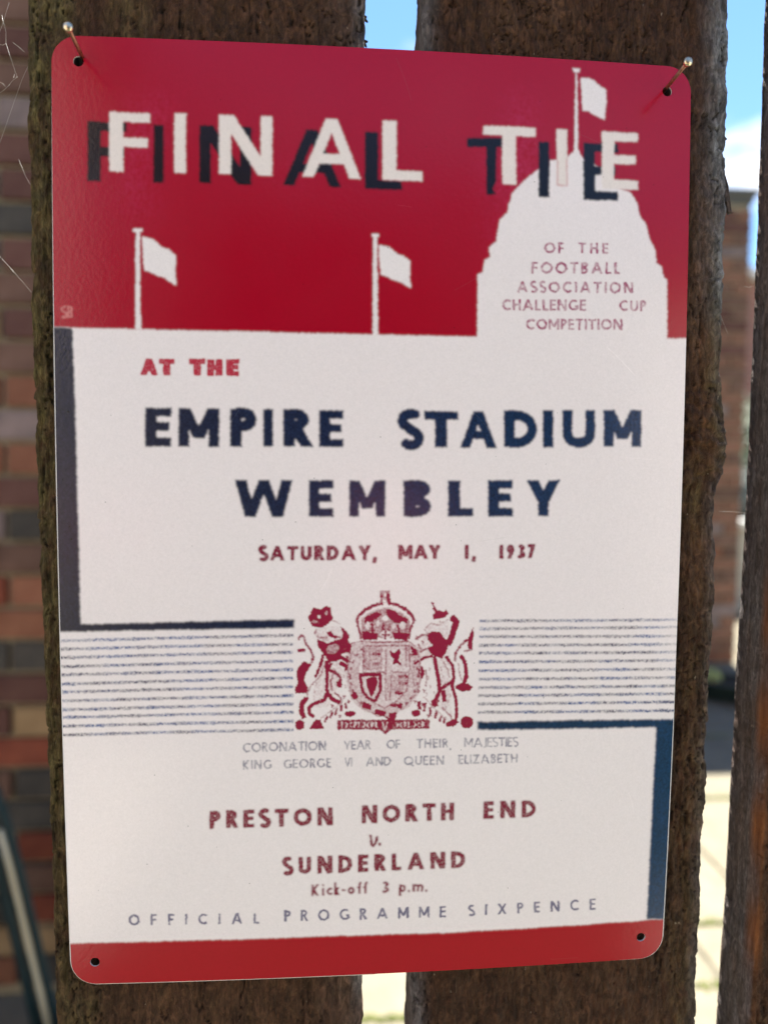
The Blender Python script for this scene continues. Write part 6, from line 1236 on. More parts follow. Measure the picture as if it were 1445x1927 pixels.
arms f 0.1 0 8.47 -30.39 8.38 -30.94 8.12 -31.37 7.74 -31.61 7.31 -31.61 6.92 -31.36 6.65 -30.92 6.55 -30.37 6.64 -29.83 6.9 -29.4 7.29 -29.16 7.71 -29.16 8.1 -29.41 8.37 -29.85
arms f 0.1 0 0.29 -29.59 0.23 -30.05 0.05 -30.42 -0.22 -30.62 -0.51 -30.62 -0.78 -30.41 -0.97 -30.04 -1.04 -29.58 -0.98 -29.12 -0.79 -28.75 -0.53 -28.55 -0.23 -28.55 0.04 -28.76 0.22 -29.13
arms f 0.15 0 5.31 -30.7 5.25 -31.12 5.07 -31.45 4.8 -31.64 4.5 -31.63 4.23 -31.44 4.04 -31.11 3.97 -30.69 4.04 -30.27 4.22 -29.93 4.49 -29.75 4.78 -29.75 5.05 -29.94 5.24 -30.28
arms s 0.7 0.67 -2.28 -29.57 -2.01 -32.94
arms s 0.7 0.67 1.29 -29.6 1.18 -32.98
arms s 0.7 0.67 5.93 -30.13 6.34 -33.03
arms s 0.6 0.57 3.44 -29.62 2.99 -32.99
arms s 0.6 0.48 8.94 -29.67 8.64 -33.06
arms f 0.92 0 4.42 -32.77 9.45 -33.07 9.14 -35.1 4.92 -35.05
arms f 0.85 0 -5.35 -32.18 -0.35 -32.96 -0.62 -35.13 -5.33 -34.93
arms f 0.12 0 4.05 -33.39 3.86 -33.98 3.34 -34.44 2.57 -34.7 1.72 -34.69 0.95 -34.42 0.42 -33.94 0.23 -33.35 0.41 -32.77 0.94 -32.3 1.7 -32.05 2.55 -32.06 3.32 -32.33 3.85 -32.8
arms s 0.8 0.48 2.12 -32.02 2.15 -34.92
arms s 0.7 0.48 0.61 -33.45 3.71 -33.49
arms s 0.75 0.57 -6.04 -35.41 0.15 -35.86 9.72 -35.59
arms f 0.45 0 0.26 -18.93 3.35 -18.95 3.62 -22.89 0.06 -23.1
arms f 0.1 0 2.41 -20.48 2.36 -20.73 2.2 -20.93 1.97 -21.04 1.72 -21.03 1.49 -20.92 1.33 -20.72 1.27 -20.47 1.33 -20.22 1.48 -20.02 1.71 -19.91 1.96 -19.92 2.19 -20.03 2.35 -20.23
arms f 0 0 2.38 -22.4 2.32 -22.6 2.13 -22.77 1.87 -22.86 1.57 -22.86 1.3 -22.76 1.12 -22.6 1.05 -22.39 1.11 -22.18 1.3 -22.01 1.56 -21.92 1.86 -21.92 2.13 -22.02 2.31 -22.19
arms s 0.85 0.96 2.74 -20 3.15 -23.6
arms s 0.6 0.57 0.6 -19.51 0.81 -22.86
arms f 0.8 0 -22.82 -27.96 -21.74 -25.67 -21.08 -24.25 -18.92 -25.02 -16.95 -23.99 -15.63 -24.57 -15.35 -26.58 -14.68 -27.92 -16.85 -30.16 -18.82 -30.96 -21.17 -30.46
arms f 0.1 0 -18.55 -27.42 -18.61 -27.69 -18.79 -27.9 -19.06 -28.02 -19.35 -28.02 -19.61 -27.89 -19.8 -27.68 -19.86 -27.41 -19.8 -27.14 -19.61 -26.92 -19.35 -26.8 -19.06 -26.81 -18.79 -26.93 -18.61 -27.15
arms f 0.45 0 -19.86 -29.03 -19.95 -29.24 -20.21 -29.4 -20.59 -29.49 -21.01 -29.49 -21.38 -29.39 -21.65 -29.23 -21.74 -29.02 -21.65 -28.81 -21.39 -28.65 -21.01 -28.56 -20.59 -28.56 -20.21 -28.66 -19.95 -28.82
arms f 0.4 0 -16.38 -26.19 -16.44 -26.48 -16.6 -26.71 -16.82 -26.84 -17.07 -26.84 -17.3 -26.71 -17.46 -26.47 -17.51 -26.18 -17.46 -25.89 -17.3 -25.66 -17.08 -25.53 -16.82 -25.53 -16.6 -25.66 -16.44 -25.9
arms s 0.9 0.38 -21.41 -30.12 -18.82 -30.38 -16.47 -29.44
arms s 0.45 0.57 -19.86 -31.24 -20.61 -32.76 -19.29 -34.22 -16.46 -34
arms s 0.3 0.48 -15.06 -28.5 -12.22 -29.96
arms f 0.8 0 -12.7 -30.34 -10.89 -31.79 -9.56 -33.35 -9.93 -35.27 -8.79 -36.73 -9.25 -39.63 -10.77 -38.74 -12.19 -39.83 -13.51 -42.09 -16.44 -41.57 -17.87 -39.53 -19.57 -37.1 -19.85 -34.59 -18.34 -35.28 -16.46 -36.17 -14.1 -34.99 -12.02 -34.77 -11.65 -32.85
arms f 0.85 0 -16.84 -32.56 -15.43 -31.99 -14.67 -33.3 -12.11 -34.04 -14.1 -34.46 -16.08 -33.77
arms f 0.45 0 -12.67 -37.1 -12.64 -37.85 -13.04 -38.6 -13.78 -39.21 -14.73 -39.55 -15.69 -39.56 -16.48 -39.24 -16.93 -38.64 -16.96 -37.89 -16.56 -37.14 -15.81 -36.54 -14.86 -36.19 -13.9 -36.18 -13.12 -36.51
arms f 0.3 0 -16.07 -35.22 -16.27 -35.37 -16.7 -35.38 -17.26 -35.27 -17.86 -35.04 -18.36 -34.75 -18.67 -34.45 -18.73 -34.21 -18.53 -34.06 -18.11 -34.05 -17.54 -34.16 -16.95 -34.39 -16.45 -34.68 -16.13 -34.98
arms s 0.65 0.76 -25.87 -34.87 -25.17 -33.39 -23.99 -33.93 -23.52 -36.1 -21.83 -38.13 -21.17 -40.55 -21.64 -42.48
arms f 0.75 0 -23.52 -38.26 -23.65 -38.55 -24.02 -38.78 -24.55 -38.91 -25.13 -38.9 -25.66 -38.77 -26.03 -38.53 -26.16 -38.23 -26.02 -37.94 -25.66 -37.71 -25.13 -37.59 -24.55 -37.59 -24.02 -37.73 -23.65 -37.97
arms f 0.85 0 -26.35 -44.26 -23.99 -41.77 -21.64 -42.86 -23.29 -45.36 -24 -48.16 -22.77 -50.6 -22.82 -52.15 -26.6 -52.3 -26.92 -50.54 -25.88 -49.1 -26.35 -46.67
arms s 0.85 1.15 -16.68 -41.71 -16.67 -47.28 -16.66 -52.15 -17.46 -54.57 -21.16 -55.98 -22.49 -57.18 -22.2 -59.14 -20.92 -60.14
arms s 0.5 0.48 -17.39 -42.43 -18.8 -46.77 -21.64 -49.64 -22.82 -52.06 -23.15 -54.97
arms s 0.85 0.86 -17.96 -39.77 -18.81 -43.38 -20.6 -47.23
arms s 0.85 1.53 -23.15 -53.76 -24.66 -55.68 -24.85 -58.36 -23.91 -60.58
arms f 0.85 0 -26.85 -62 -25.43 -61.04 -23.77 -62.05 -24.01 -64.01 -25.9 -64.32 -26.85 -63.47
arms f 0.92 0 -22.49 -64.19 -21.16 -62.34 -20.11 -60.99 -18.69 -61.41 -17.59 -64.13
arms s 0.85 1.24 -16.66 -52.15 -15.23 -54.22 -12.51 -55.63
arms s 0.85 1.24 -16.35 -41.72 -12.19 -40.65 -9.33 -42.53
arms s 0.85 1.34 -12.56 -42.49 -10.47 -43.58 -10.27 -45.19
arms s 0.75 0.96 -15.4 -42.45 -16.34 -44.77 -14.07 -45.47 -12.26 -47.35 -12.63 -50.5
arms f 0.85 0 -11.87 -49.54 -11.95 -50.05 -12.19 -50.45 -12.53 -50.67 -12.91 -50.67 -13.26 -50.43 -13.49 -50.02 -13.58 -49.52 -13.5 -49.01 -13.26 -48.61 -12.92 -48.39 -12.54 -48.39 -12.19 -48.62 -11.96 -49.03
arms s 0.6 0.67 -14.07 -44.41 -15.48 -48.27 -15 -51.69
arms s 0.6 0.57 -14.28 -52.18 -12.14 -54.17 -12.13 -56.13
arms s 0.85 0.48 16.88 -22.89 18.16 -25.41
arms s 0.85 1.05 17.57 -24.68 18.86 -26.97
arms f 0.85 0 17.31 -26.86 19.32 -25.42 20.68 -26.31 21.53 -25.15 22.33 -26.52 21.28 -27.96 18.88 -28.42 17.53 -28.55
arms s 0.85 2.1 23.5 -27.64 24.98 -29.26 24.34 -31.88 23.51 -34.69 22.38 -36.87
arms f 0.9 0 15.56 -33.14 17.39 -32.57 19.9 -32.94 20.9 -34.66 22.85 -35.66 21.93 -39.06 20.51 -41.58 17.39 -40.22 15.82 -38.25 17.54 -37.05 15.88 -35.33
arms s 0.4 0.38 14.96 -31.29 16.87 -29.85 19.29 -30.51 22.4 -28.6
arms s 0.4 0.38 14.48 -31.57 15.46 -32.89
arms f 0.5 0 20.14 -29.4 20.11 -29.53 20 -29.63 19.85 -29.68 19.68 -29.68 19.52 -29.62 19.41 -29.52 19.37 -29.39 19.41 -29.27 19.51 -29.17 19.67 -29.11 19.84 -29.12 20 -29.17 20.1 -29.28
arms s 0.6 0.67 11.64 -35.03 13.79 -33.7 16.43 -33.53
arms s 0.6 0.76 13.23 -39.18 16.25 -37.76
arms s 0.5 0.48 12.62 -36.5 13.85 -38.95
arms f 0.85 0 9.98 -36.95 11.87 -38.19 12.9 -40.3 11.12 -40.37
arms s 0.85 0.76 11.49 -43.21 14.6 -41.2 17.59 -40.56
arms s 0.88 1.24 17.98 -40.76 18.76 -44.89 19.55 -48.83 19.84 -52.28 18.67 -55.22 17.33 -57.27
arms s 0.85 0.96 21.76 -40.77 24.09 -43.99 24.5 -47.93 23.96 -50.88 25.25 -54.86 25.65 -58.34 25.37 -62.41
arms s 0.8 1.15 19.59 -52.03 22 -50.35 24.18 -49.16
arms s 0.85 1.34 21.05 -52.06 21.5 -56.02
arms s 0.5 0.38 20.91 -42.47 22.41 -45.44 23.18 -47.91
arms s 0.85 1.43 17.6 -55.2 18.94 -57.45
arms s 0.5 0.48 20.65 -57.73 23.63 -60.78 24.15 -62.28
arms f 0.88 0 30.74 -30.98 30.62 -34.79 30.4 -39.19 29.02 -38.19 29.06 -35.16
arms s 0.65 0.86 29.06 -35.16 26.66 -37.18 25.05 -39.6 24.8 -42.43
arms s 0.5 0.57 30.34 -38.7 27.67 -39.15
arms s 0.88 1.15 26.72 -40.6 28.22 -43.18 28.65 -48.01 27.47 -50.45
arms f 0.88 0 25.17 -50.51 27.46 -49.71 29.32 -50.09 30.91 -51.26 29.95 -52.28 27.51 -52.78 25.44 -51.7
arms s 0.4 0.38 26.03 -43.04 26.34 -46.98 27.45 -49.46
arms f 0.9 0 31.18 -63.04 30.99 -63.95 30.42 -64.67 29.58 -65.05 28.63 -65.03 27.78 -64.6 27.18 -63.86 26.95 -62.94 27.15 -62.04 27.72 -61.33 28.56 -60.94 29.5 -60.96 30.36 -61.39 30.96 -62.13
arms f 0.88 0 22.1 -62.98 24.63 -61.89 26.71 -62.84 24.67 -64.39 22.22 -64.23
arms f 0.85 0 14.66 -46.05 14.58 -47.02 14.32 -47.8 13.94 -48.23 13.51 -48.23 13.11 -47.78 12.84 -46.99 12.73 -46.01 12.81 -45.04 13.07 -44.26 13.45 -43.83 13.88 -43.84 14.28 -44.28 14.55 -45.07
arms s 0.5 0.48 11.26 -43.79 11.06 -47.7 11.82 -50.66
arms s 0.5 0.48 15.13 -44.83 15.65 -47.78 15.21 -50.72
arms s 0.4 0.33 -19.18 -43.76 -18.71 -44.35 -18.99 -45.02
arms s 0.4 0.33 -19.65 -46.18 -19.18 -46.77 -19.46 -47.44
arms s 0.4 0.33 -20.36 -48.59 -19.89 -49.18 -20.17 -49.86
arms s 0.4 0.33 -20.97 -51.01 -20.5 -51.6 -20.78 -52.28
arms s 0.4 0.33 -21.07 -53.45 -20.59 -54.04 -20.88 -54.72
arms s 0.4 0.33 -19.17 -53.96 -18.7 -54.56 -18.98 -55.23
arms s 0.4 0.33 -14.92 -43.82 -14.45 -44.4 -14.73 -45.08
arms s 0.4 0.33 -15.15 -46.72 -14.68 -47.31 -14.96 -47.99
arms s 0.4 0.33 -14.44 -48.68 -13.96 -49.27 -14.24 -49.94
arms s 0.4 0.33 -11.6 -46.29 -11.12 -46.88 -11.4 -47.55
arms s 0.4 0.33 -11.11 -49.7 -10.63 -50.29 -10.91 -50.97
arms s 0.4 0.33 20.06 -44.32 20.56 -44.92 20.28 -45.6
arms s 0.4 0.33 20.59 -46.78 21.08 -47.38 20.8 -48.06
arms s 0.4 0.33 21.6 -49.26 22.09 -49.86 21.81 -50.54
arms s 0.4 0.33 20.12 -48.25 20.62 -48.85 20.34 -49.53
arms s 0.4 0.33 21.72 -57.16 22.22 -57.77 21.93 -58.45
arms s 0.4 0.33 22.42 -55.2 22.92 -55.8 22.63 -56.49
arms s 0.4 0.33 23.12 -53.23 23.62 -53.84 23.34 -54.52
arms s 0.4 0.33 16.19 -44.26 16.68 -44.85 16.4 -45.53
arms s 0.4 0.33 15.74 -47.19 16.23 -47.79 15.95 -48.47
arms s 0.4 0.33 16.51 -50.15 17 -50.75 16.72 -51.43
arms s 0.4 0.33 15.33 -52.59 15.82 -53.19 15.54 -53.88
arms s 0.4 0.33 17.75 -52.14 18.24 -52.74 17.96 -53.43
arms s 0.7 0.48 -11.25 -37.28 -10.4 -37.58 -10.87 -38.25
arms s 0.7 0.48 -10.77 -40.19 -9.91 -40.49 -10.38 -41.16
arms s 0.7 0.48 -9.79 -46.99 -8.93 -47.3 -9.4 -47.97
arms s 0.7 0.48 -11.66 -53.3 -10.81 -53.61 -11.28 -54.28
arms s 0.7 0.48 -10.23 -54.79 -9.37 -55.1 -9.84 -55.78
arms s 0.7 0.48 11.39 -55.18 12.26 -55.49 11.79 -56.17
arms s 0.7 0.48 13.82 -56.21 14.7 -56.52 14.22 -57.21
arms s 0.7 0.48 14.25 -51.78 15.13 -52.09 14.65 -52.77
arms s 0.7 0.48 12.31 -51.75 13.19 -52.06 12.71 -52.74
arms s 0.7 0.48 -13.07 -59.64 -12.21 -59.95 -12.69 -60.63
arms s 0.7 0.48 15.82 -60.21 16.7 -60.52 16.22 -61.21
arms s 0.7 0.48 -15.46 -56.17 -14.61 -56.48 -15.08 -57.16
arms s 0.7 0.48 18.67 -55.32 19.55 -55.63 19.07 -56.32
arms s 0.7 0.48 13.57 -35.64 14.44 -35.94 13.97 -36.61
arms s 0.7 0.48 11.87 -34.16 12.74 -34.46 12.26 -35.14
arms s 0.65 0.48 -6.46 -46.07 1.9 -45.7
arms s 0.5 0.48 2.32 -37.83 2.32 -55.4
arms s 0.8 0.96 -6.07 -46.7 -5.97 -47.44 -4.99 -52.33 -3.3 -54.32 -1.04 -55.44
arms s 0.85 0.96 -6.36 -46.65 0.47 -46.46 0.47 -51.93 -1.04 -55.34
arms f 0.95 0 -4.06 -47.66 -0.82 -47.22 -0.42 -49.47 -1.45 -52.39 -2.35 -53.94 -3.66 -50.89
arms f 0.95 0 3.42 -38.33 4.97 -39.8 6.48 -38.03 6.98 -39.34 6.23 -41.77 7.5 -43.83 5.95 -42.83 4.42 -43.3 5.08 -41.36 3.82 -40.37
arms s 0.5 0.48 3.5 -36.87 8.78 -36.94 8.85 -44.24
arms f 0.75 0 0.85 -39.75 0.69 -40.02 0.24 -40.24 -0.41 -40.35 -1.13 -40.34 -1.78 -40.21 -2.23 -39.98 -2.4 -39.71 -2.24 -39.44 -1.79 -39.22 -1.14 -39.11 -0.42 -39.12 0.23 -39.25 0.69 -39.47
arms f 0.75 0 1.16 -42.96 1 -43.23 0.55 -43.45 -0.1 -43.56 -0.82 -43.55 -1.47 -43.42 -1.93 -43.19 -2.09 -42.92 -1.93 -42.64 -1.48 -42.43 -0.83 -42.32 -0.11 -42.33 0.55 -42.46 1 -42.68
arms f 0.75 0 9.56 -47.29 9.4 -47.56 8.95 -47.77 8.29 -47.89 7.56 -47.87 6.91 -47.74 6.45 -47.51 6.28 -47.23 6.44 -46.96 6.9 -46.75 7.55 -46.63 8.28 -46.64 8.94 -46.78 9.39 -47.01
arms f 0.75 0 9.34 -49.63 9.18 -49.91 8.73 -50.12 8.08 -50.23 7.35 -50.22 6.69 -50.09 6.23 -49.86 6.07 -49.58 6.23 -49.3 6.68 -49.09 7.33 -48.98 8.06 -48.99 8.72 -49.12 9.18 -49.35
arms f 0.75 0 8.41 -52.66 8.25 -52.93 7.8 -53.15 7.14 -53.26 6.41 -53.25 5.76 -53.11 5.3 -52.88 5.13 -52.6 5.29 -52.33 5.75 -52.11 6.4 -52 7.13 -52.02 7.79 -52.15 8.25 -52.38
arms f 0.75 0 6.77 -56.71 6.61 -56.99 6.15 -57.2 5.5 -57.31 4.77 -57.3 4.11 -57.16 3.65 -56.93 3.49 -56.65 3.65 -56.38 4.1 -56.16 4.75 -56.05 5.48 -56.07 6.14 -56.2 6.6 -56.43
arms s 0.5 0.38 -9.12 -36.24 -6.52 -35.55 9.72 -35.74 12.87 -37.96
arms s 0.6 0.43 -5.08 -37.01 -5.02 -47.45
arms s 0.6 0.43 -5.08 -37.01 9.74 -37.19 10.06 -44.75 8.94 -52.08 5.84 -55.47 2 -57.61 -2.1 -55.57
arms s 0.5 0.33 -4.6 -37.36 -4.75 -45.02
arms s 0.45 0.33 3.1 -45.86 2.97 -52.47
arms s 0.5 0.33 -3.94 -37.37 -4.08 -45.03
arms s 0.45 0.33 3.77 -45.87 3.59 -52.48
arms s 0.5 0.33 -3.27 -37.37 -3.41 -45.04
arms s 0.45 0.33 4.45 -45.89 4.22 -52.49
arms s 0.5 0.33 -2.6 -37.38 -2.74 -45.05
arms s 0.45 0.33 5.12 -45.9 4.84 -52.5
arms s 0.5 0.33 -1.94 -37.39 -2.07 -45.06
arms s 0.45 0.33 5.79 -45.91 5.47 -52.51
arms s 0.5 0.33 -1.27 -37.4 -1.4 -45.07
arms s 0.45 0.33 6.46 -45.92 6.1 -52.52
arms s 0.5 0.33 -0.6 -37.4 -0.74 -45.08
arms s 0.45 0.33 7.14 -45.93 6.72 -52.53
arms s 0.5 0.33 0.07 -37.41 -0.07 -45.09
arms s 0.45 0.33 7.81 -45.94 7.35 -52.54
arms s 0.5 0.33 0.74 -37.42 0.6 -45.1
arms s 0.45 0.33 8.49 -45.95 7.98 -52.55
arms s 0.5 0.57 -4.6 -37.74 -4.65 -45.02
arms s 0.5 0.57 -3.27 -37.76 -3.32 -45.04
arms s 0.45 0.48 -2.21 -38.5 1.13 -38.54
arms s 0.45 0.48 -2.19 -41.41 1.15 -41.45
arms s 0.45 0.48 -2.17 -44.33 1.17 -44.37
arms s 0.45 0.48 4.06 -45.64 9.83 -45.97
arms s 0.45 0.48 4.09 -48.57 9.38 -48.65
arms s 0.45 0.48 3.63 -51.5 8.45 -51.58
arms s 0.5 0.48 4.06 -46.12 3.66 -54.93
arms s 0.45 0.48 -8.4 -38.67 -9.81 -42.52 -10.02 -47.38 -8.81 -52.27 -5.44 -57.23 -0.14 -60.28 5.16 -60.38
arms s 0.45 0.48 12.15 -37.95 13.42 -42.85 13.49 -48.72 11.85 -53.61 8.03 -57.97
arms f 0.65 0 13.08 -47.24 13.04 -47.54 12.92 -47.78 12.75 -47.91 12.56 -47.91 12.38 -47.77 12.26 -47.53 12.21 -47.23 12.25 -46.93 12.37 -46.7 12.54 -46.57 12.74 -46.57 12.91 -46.71 13.04 -46.95
arms f 0.65 0 12.86 -49.83 12.76 -50.11 12.6 -50.32 12.4 -50.41 12.21 -50.36 12.07 -50.19 11.99 -49.93 12.01 -49.63 12.11 -49.35 12.27 -49.15 12.47 -49.06 12.66 -49.1 12.81 -49.27 12.88 -49.53
arms f 0.65 0 12.15 -52.3 12 -52.55 11.79 -52.72 11.58 -52.76 11.4 -52.68 11.29 -52.48 11.28 -52.22 11.35 -51.93 11.51 -51.67 11.71 -51.51 11.93 -51.46 12.1 -51.55 12.21 -51.74 12.23 -52.01
arms f 0.65 0 10.98 -54.54 10.78 -54.76 10.54 -54.87 10.32 -54.87 10.17 -54.75 10.1 -54.54 10.14 -54.27 10.27 -54.01 10.48 -53.8 10.71 -53.68 10.93 -53.68 11.09 -53.8 11.15 -54.01 11.12 -54.28
arms f 0.65 0 9.4 -56.46 9.15 -56.62 8.9 -56.68 8.69 -56.64 8.55 -56.49 8.53 -56.27 8.62 -56.02 8.81 -55.79 9.06 -55.62 9.31 -55.56 9.52 -55.61 9.66 -55.76 9.68 -55.98 9.59 -56.23
arms f 0.65 0 -5.86 -56.18 -6.04 -55.94 -6.14 -55.69 -6.12 -55.47 -5.99 -55.32 -5.78 -55.29 -5.53 -55.36 -5.28 -55.53 -5.09 -55.76 -5 -56.02 -5.02 -56.24 -5.14 -56.38 -5.36 -56.42 -5.61 -56.35
arms f 0.65 0 -7.45 -54.21 -7.59 -53.95 -7.63 -53.68 -7.57 -53.47 -7.41 -53.36 -7.2 -53.37 -6.96 -53.49 -6.76 -53.71 -6.62 -53.98 -6.58 -54.24 -6.64 -54.45 -6.8 -54.56 -7.01 -54.56 -7.24 -54.43
arms f 0.65 0 -8.64 -51.95 -8.73 -51.66 -8.71 -51.39 -8.61 -51.2 -8.43 -51.12 -8.22 -51.17 -8.02 -51.35 -7.86 -51.6 -7.78 -51.89 -7.79 -52.16 -7.9 -52.35 -8.07 -52.43 -8.28 -52.37 -8.49 -52.2
arms f 0.65 0 -9.39 -49.47 -9.41 -49.17 -9.34 -48.92 -9.2 -48.75 -9.01 -48.71 -8.82 -48.81 -8.65 -49.02 -8.55 -49.3 -8.53 -49.6 -8.6 -49.86 -8.74 -50.02 -8.92 -50.06 -9.12 -49.96 -9.28 -49.75
arms f 0.65 0 -9.64 -46.9 -9.6 -46.6 -9.49 -46.37 -9.31 -46.24 -9.12 -46.24 -8.95 -46.37 -8.83 -46.61 -8.79 -46.91 -8.83 -47.2 -8.95 -47.44 -9.12 -47.57 -9.31 -47.56 -9.48 -47.43 -9.6 -47.19
arms f 0.65 0 -9.41 -44.33 -9.31 -44.06 -9.15 -43.85 -8.95 -43.76 -8.77 -43.8 -8.62 -43.97 -8.55 -44.23 -8.57 -44.53 -8.67 -44.8 -8.83 -45.01 -9.03 -45.1 -9.22 -45.05 -9.36 -44.89 -9.43 -44.63
arms f 0.65 0 -8.69 -41.89 -8.54 -41.64 -8.34 -41.48 -8.13 -41.43 -7.95 -41.51 -7.85 -41.71 -7.83 -41.97 -7.91 -42.26 -8.06 -42.51 -8.27 -42.67 -8.48 -42.72 -8.65 -42.64 -8.75 -42.44 -8.77 -42.18
arms f 0.65 0 -7.53 -39.68 -7.32 -39.47 -7.09 -39.35 -6.88 -39.35 -6.72 -39.47 -6.66 -39.68 -6.7 -39.94 -6.83 -40.2 -7.03 -40.41 -7.27 -40.53 -7.48 -40.53 -7.63 -40.41 -7.7 -40.2 -7.66 -39.94
arms f 0.65 0 -5.96 -37.79 -5.72 -37.63 -5.47 -37.56 -5.26 -37.61 -5.13 -37.75 -5.11 -37.97 -5.2 -38.22 -5.38 -38.44 -5.63 -38.6 -5.88 -38.67 -6.09 -38.62 -6.22 -38.48 -6.24 -38.26 -6.15 -38.02
arms f 0.65 0 9.2 -37.98 9.39 -38.21 9.49 -38.46 9.47 -38.68 9.34 -38.82 9.13 -38.86 8.87 -38.79 8.63 -38.62 8.44 -38.39 8.34 -38.14 8.36 -37.92 8.48 -37.77 8.7 -37.74 8.95 -37.81
arms f 0.65 0 10.81 -39.92 10.95 -40.18 11 -40.45 10.94 -40.66 10.78 -40.77 10.56 -40.76 10.33 -40.64 10.12 -40.42 9.98 -40.16 9.94 -39.89 10 -39.68 10.15 -39.57 10.37 -39.58 10.6 -39.7
arms f 0.65 0 12.03 -42.18 12.12 -42.47 12.1 -42.73 12 -42.92 11.83 -43 11.61 -42.95 11.41 -42.78 11.24 -42.52 11.16 -42.23 11.17 -41.97 11.28 -41.77 11.45 -41.7 11.66 -41.75 11.87 -41.92
arms f 0.65 0 12.8 -44.65 12.82 -44.95 12.76 -45.21 12.62 -45.38 12.43 -45.41 12.23 -45.32 12.06 -45.11 11.95 -44.82 11.93 -44.52 12 -44.27 12.14 -44.1 12.33 -44.07 12.53 -44.16 12.69 -44.37
arms f 0.9 0 -7.86 -51.9 -6.61 -53.28 -7.84 -54.73 -9.04 -53.34
arms f 0.92 0 -4.97 -55.37 -2.18 -56.69 -2.56 -58.26 -5.44 -57.13
arms f 0.92 0 -1.02 -57.9 2.35 -58.85 2.17 -60.42 -1.2 -59.52
arms f 0.85 0 3.46 -59.36 6.12 -59.17 5.42 -61.62 3.73 -61.59
arms f 0.9 0 -7.53 -59.35 -7.7 -59.77 -8.18 -60.11 -8.87 -60.28 -9.63 -60.27 -10.32 -60.07 -10.8 -59.72 -10.97 -59.29 -10.81 -58.86 -10.33 -58.53 -9.64 -58.35 -8.88 -58.37 -8.18 -58.57 -7.71 -58.92
arms f 0.9 0 13.62 -59.57 13.49 -60.04 13.09 -60.41 12.5 -60.61 11.86 -60.59 11.27 -60.37 10.86 -59.98 10.71 -59.51 10.85 -59.04 11.25 -58.67 11.83 -58.47 12.48 -58.48 13.06 -58.7 13.47 -59.09
arms f 0.8 0 6.8 -55.73 7.92 -56 7.46 -58.21 6.34 -57.69
arms s 0.85 1.05 13.09 -55.6 13.37 -58.33
arms s 0.8 0.67 2.27 -60.57 5.18 -62.36
arms s 0.75 0.76 -17.35 -61.92 -16.41 -59.97
arms s 0.75 0.76 -15.69 -60.72 -14.74 -58.53
arms s 0.75 0.76 -14.02 -59.77 -13.32 -57.33
arms s 0.75 0.76 -12.12 -58.58 -12.13 -56.37
arms s 0.75 0.76 -10.46 -57.63 -10.7 -55.66
arms s 0.75 0.76 15.28 -56.14 14.83 -59.1
arms s 0.75 0.76 16.76 -57.65 17.04 -60.63
arms s 0.75 0.76 19.21 -58.69 18.51 -61.41
arms s 0.75 0.76 20.69 -60.21 20 -62.68
arms s 0.75 0.76 21.92 -60.99 21.47 -63.21
arms s 0.4 0.38 -18.78 -60.67 -15.93 -58.76 -12.61 -56.12 -10.71 -53.22
arms s 0.4 0.38 14.77 -54.16 17.73 -57.67 22.67 -62
arms f 0.72 0 -13.35 -61.26 2.04 -61.55 16.62 -61.71 16.66 -64.89 4.24 -64.82 2.42 -66.46 0.38 -64.83 -13.34 -64.46
arms s 0.05 0.43 -11.87 -62.02 -11.86 -63.79
arms s 0.1 0.38 -10.68 -62.14 -10 -62.94 -10.67 -63.72
arms s 0.1 0.38 -8.57 -62.18 -9.14 -62.57 -9.14 -63.45 -8.56 -63.86
arms s 0.1 0.38 -7.8 -63.87 -7.81 -62.1 -7.23 -62.41 -7.32 -63.09 -7.8 -63.18
arms s 0.05 0.43 -6.37 -62.13 -6.36 -63.9
arms s 0.1 0.38 -4.93 -62.25 -4.25 -63.06 -4.92 -63.83
arms s 0.1 0.38 -3.01 -62.29 -3.58 -62.68 -3.58 -63.56 -3 -63.97
arms s 0.1 0.38 -2.23 -63.99 -2.24 -62.21 -1.66 -62.52 -1.75 -63.21 -2.23 -63.29
arms s 0.05 0.43 -0.8 -62.24 -0.78 -64.02
arms s 0.1 0.38 5.76 -62.47 6.45 -63.28 5.78 -64.06
arms s 0.1 0.38 7.79 -62.51 7.22 -62.9 7.23 -63.79 7.81 -64.2
arms s 0.1 0.38 8.49 -64.21 8.47 -62.43 9.06 -62.74 8.97 -63.43 8.48 -63.52
arms s 0.05 0.43 9.92 -62.46 9.94 -64.25
arms s 0.1 0.38 11.48 -62.59 12.17 -63.4 11.5 -64.18
arms s 0.1 0.38 13.52 -62.64 12.94 -63.02 12.95 -63.92 13.54 -64.33
arms s 0.1 0.38 14.32 -64.34 14.29 -62.56 14.88 -62.87 14.79 -63.56 14.31 -63.65
arms s 0.2 0.38 1.32 -62.28 2.07 -65.26 3.01 -62.31
arms s 0.95 0.96 3.49 -61.83 3.99 -64.31
arms f 0.9 0 1.04 -63.02 0.98 -63.44 0.79 -63.78 0.52 -63.97 0.22 -63.96 -0.05 -63.77 -0.24 -63.42 -0.31 -62.99 -0.25 -62.56 -0.06 -62.22 0.21 -62.04 0.51 -62.04 0.78 -62.24 0.97 -62.59
"""
PX=6.0; TW,TH_=1200,1800   # print resolution: 6 px per mm over 200 x 300 mm
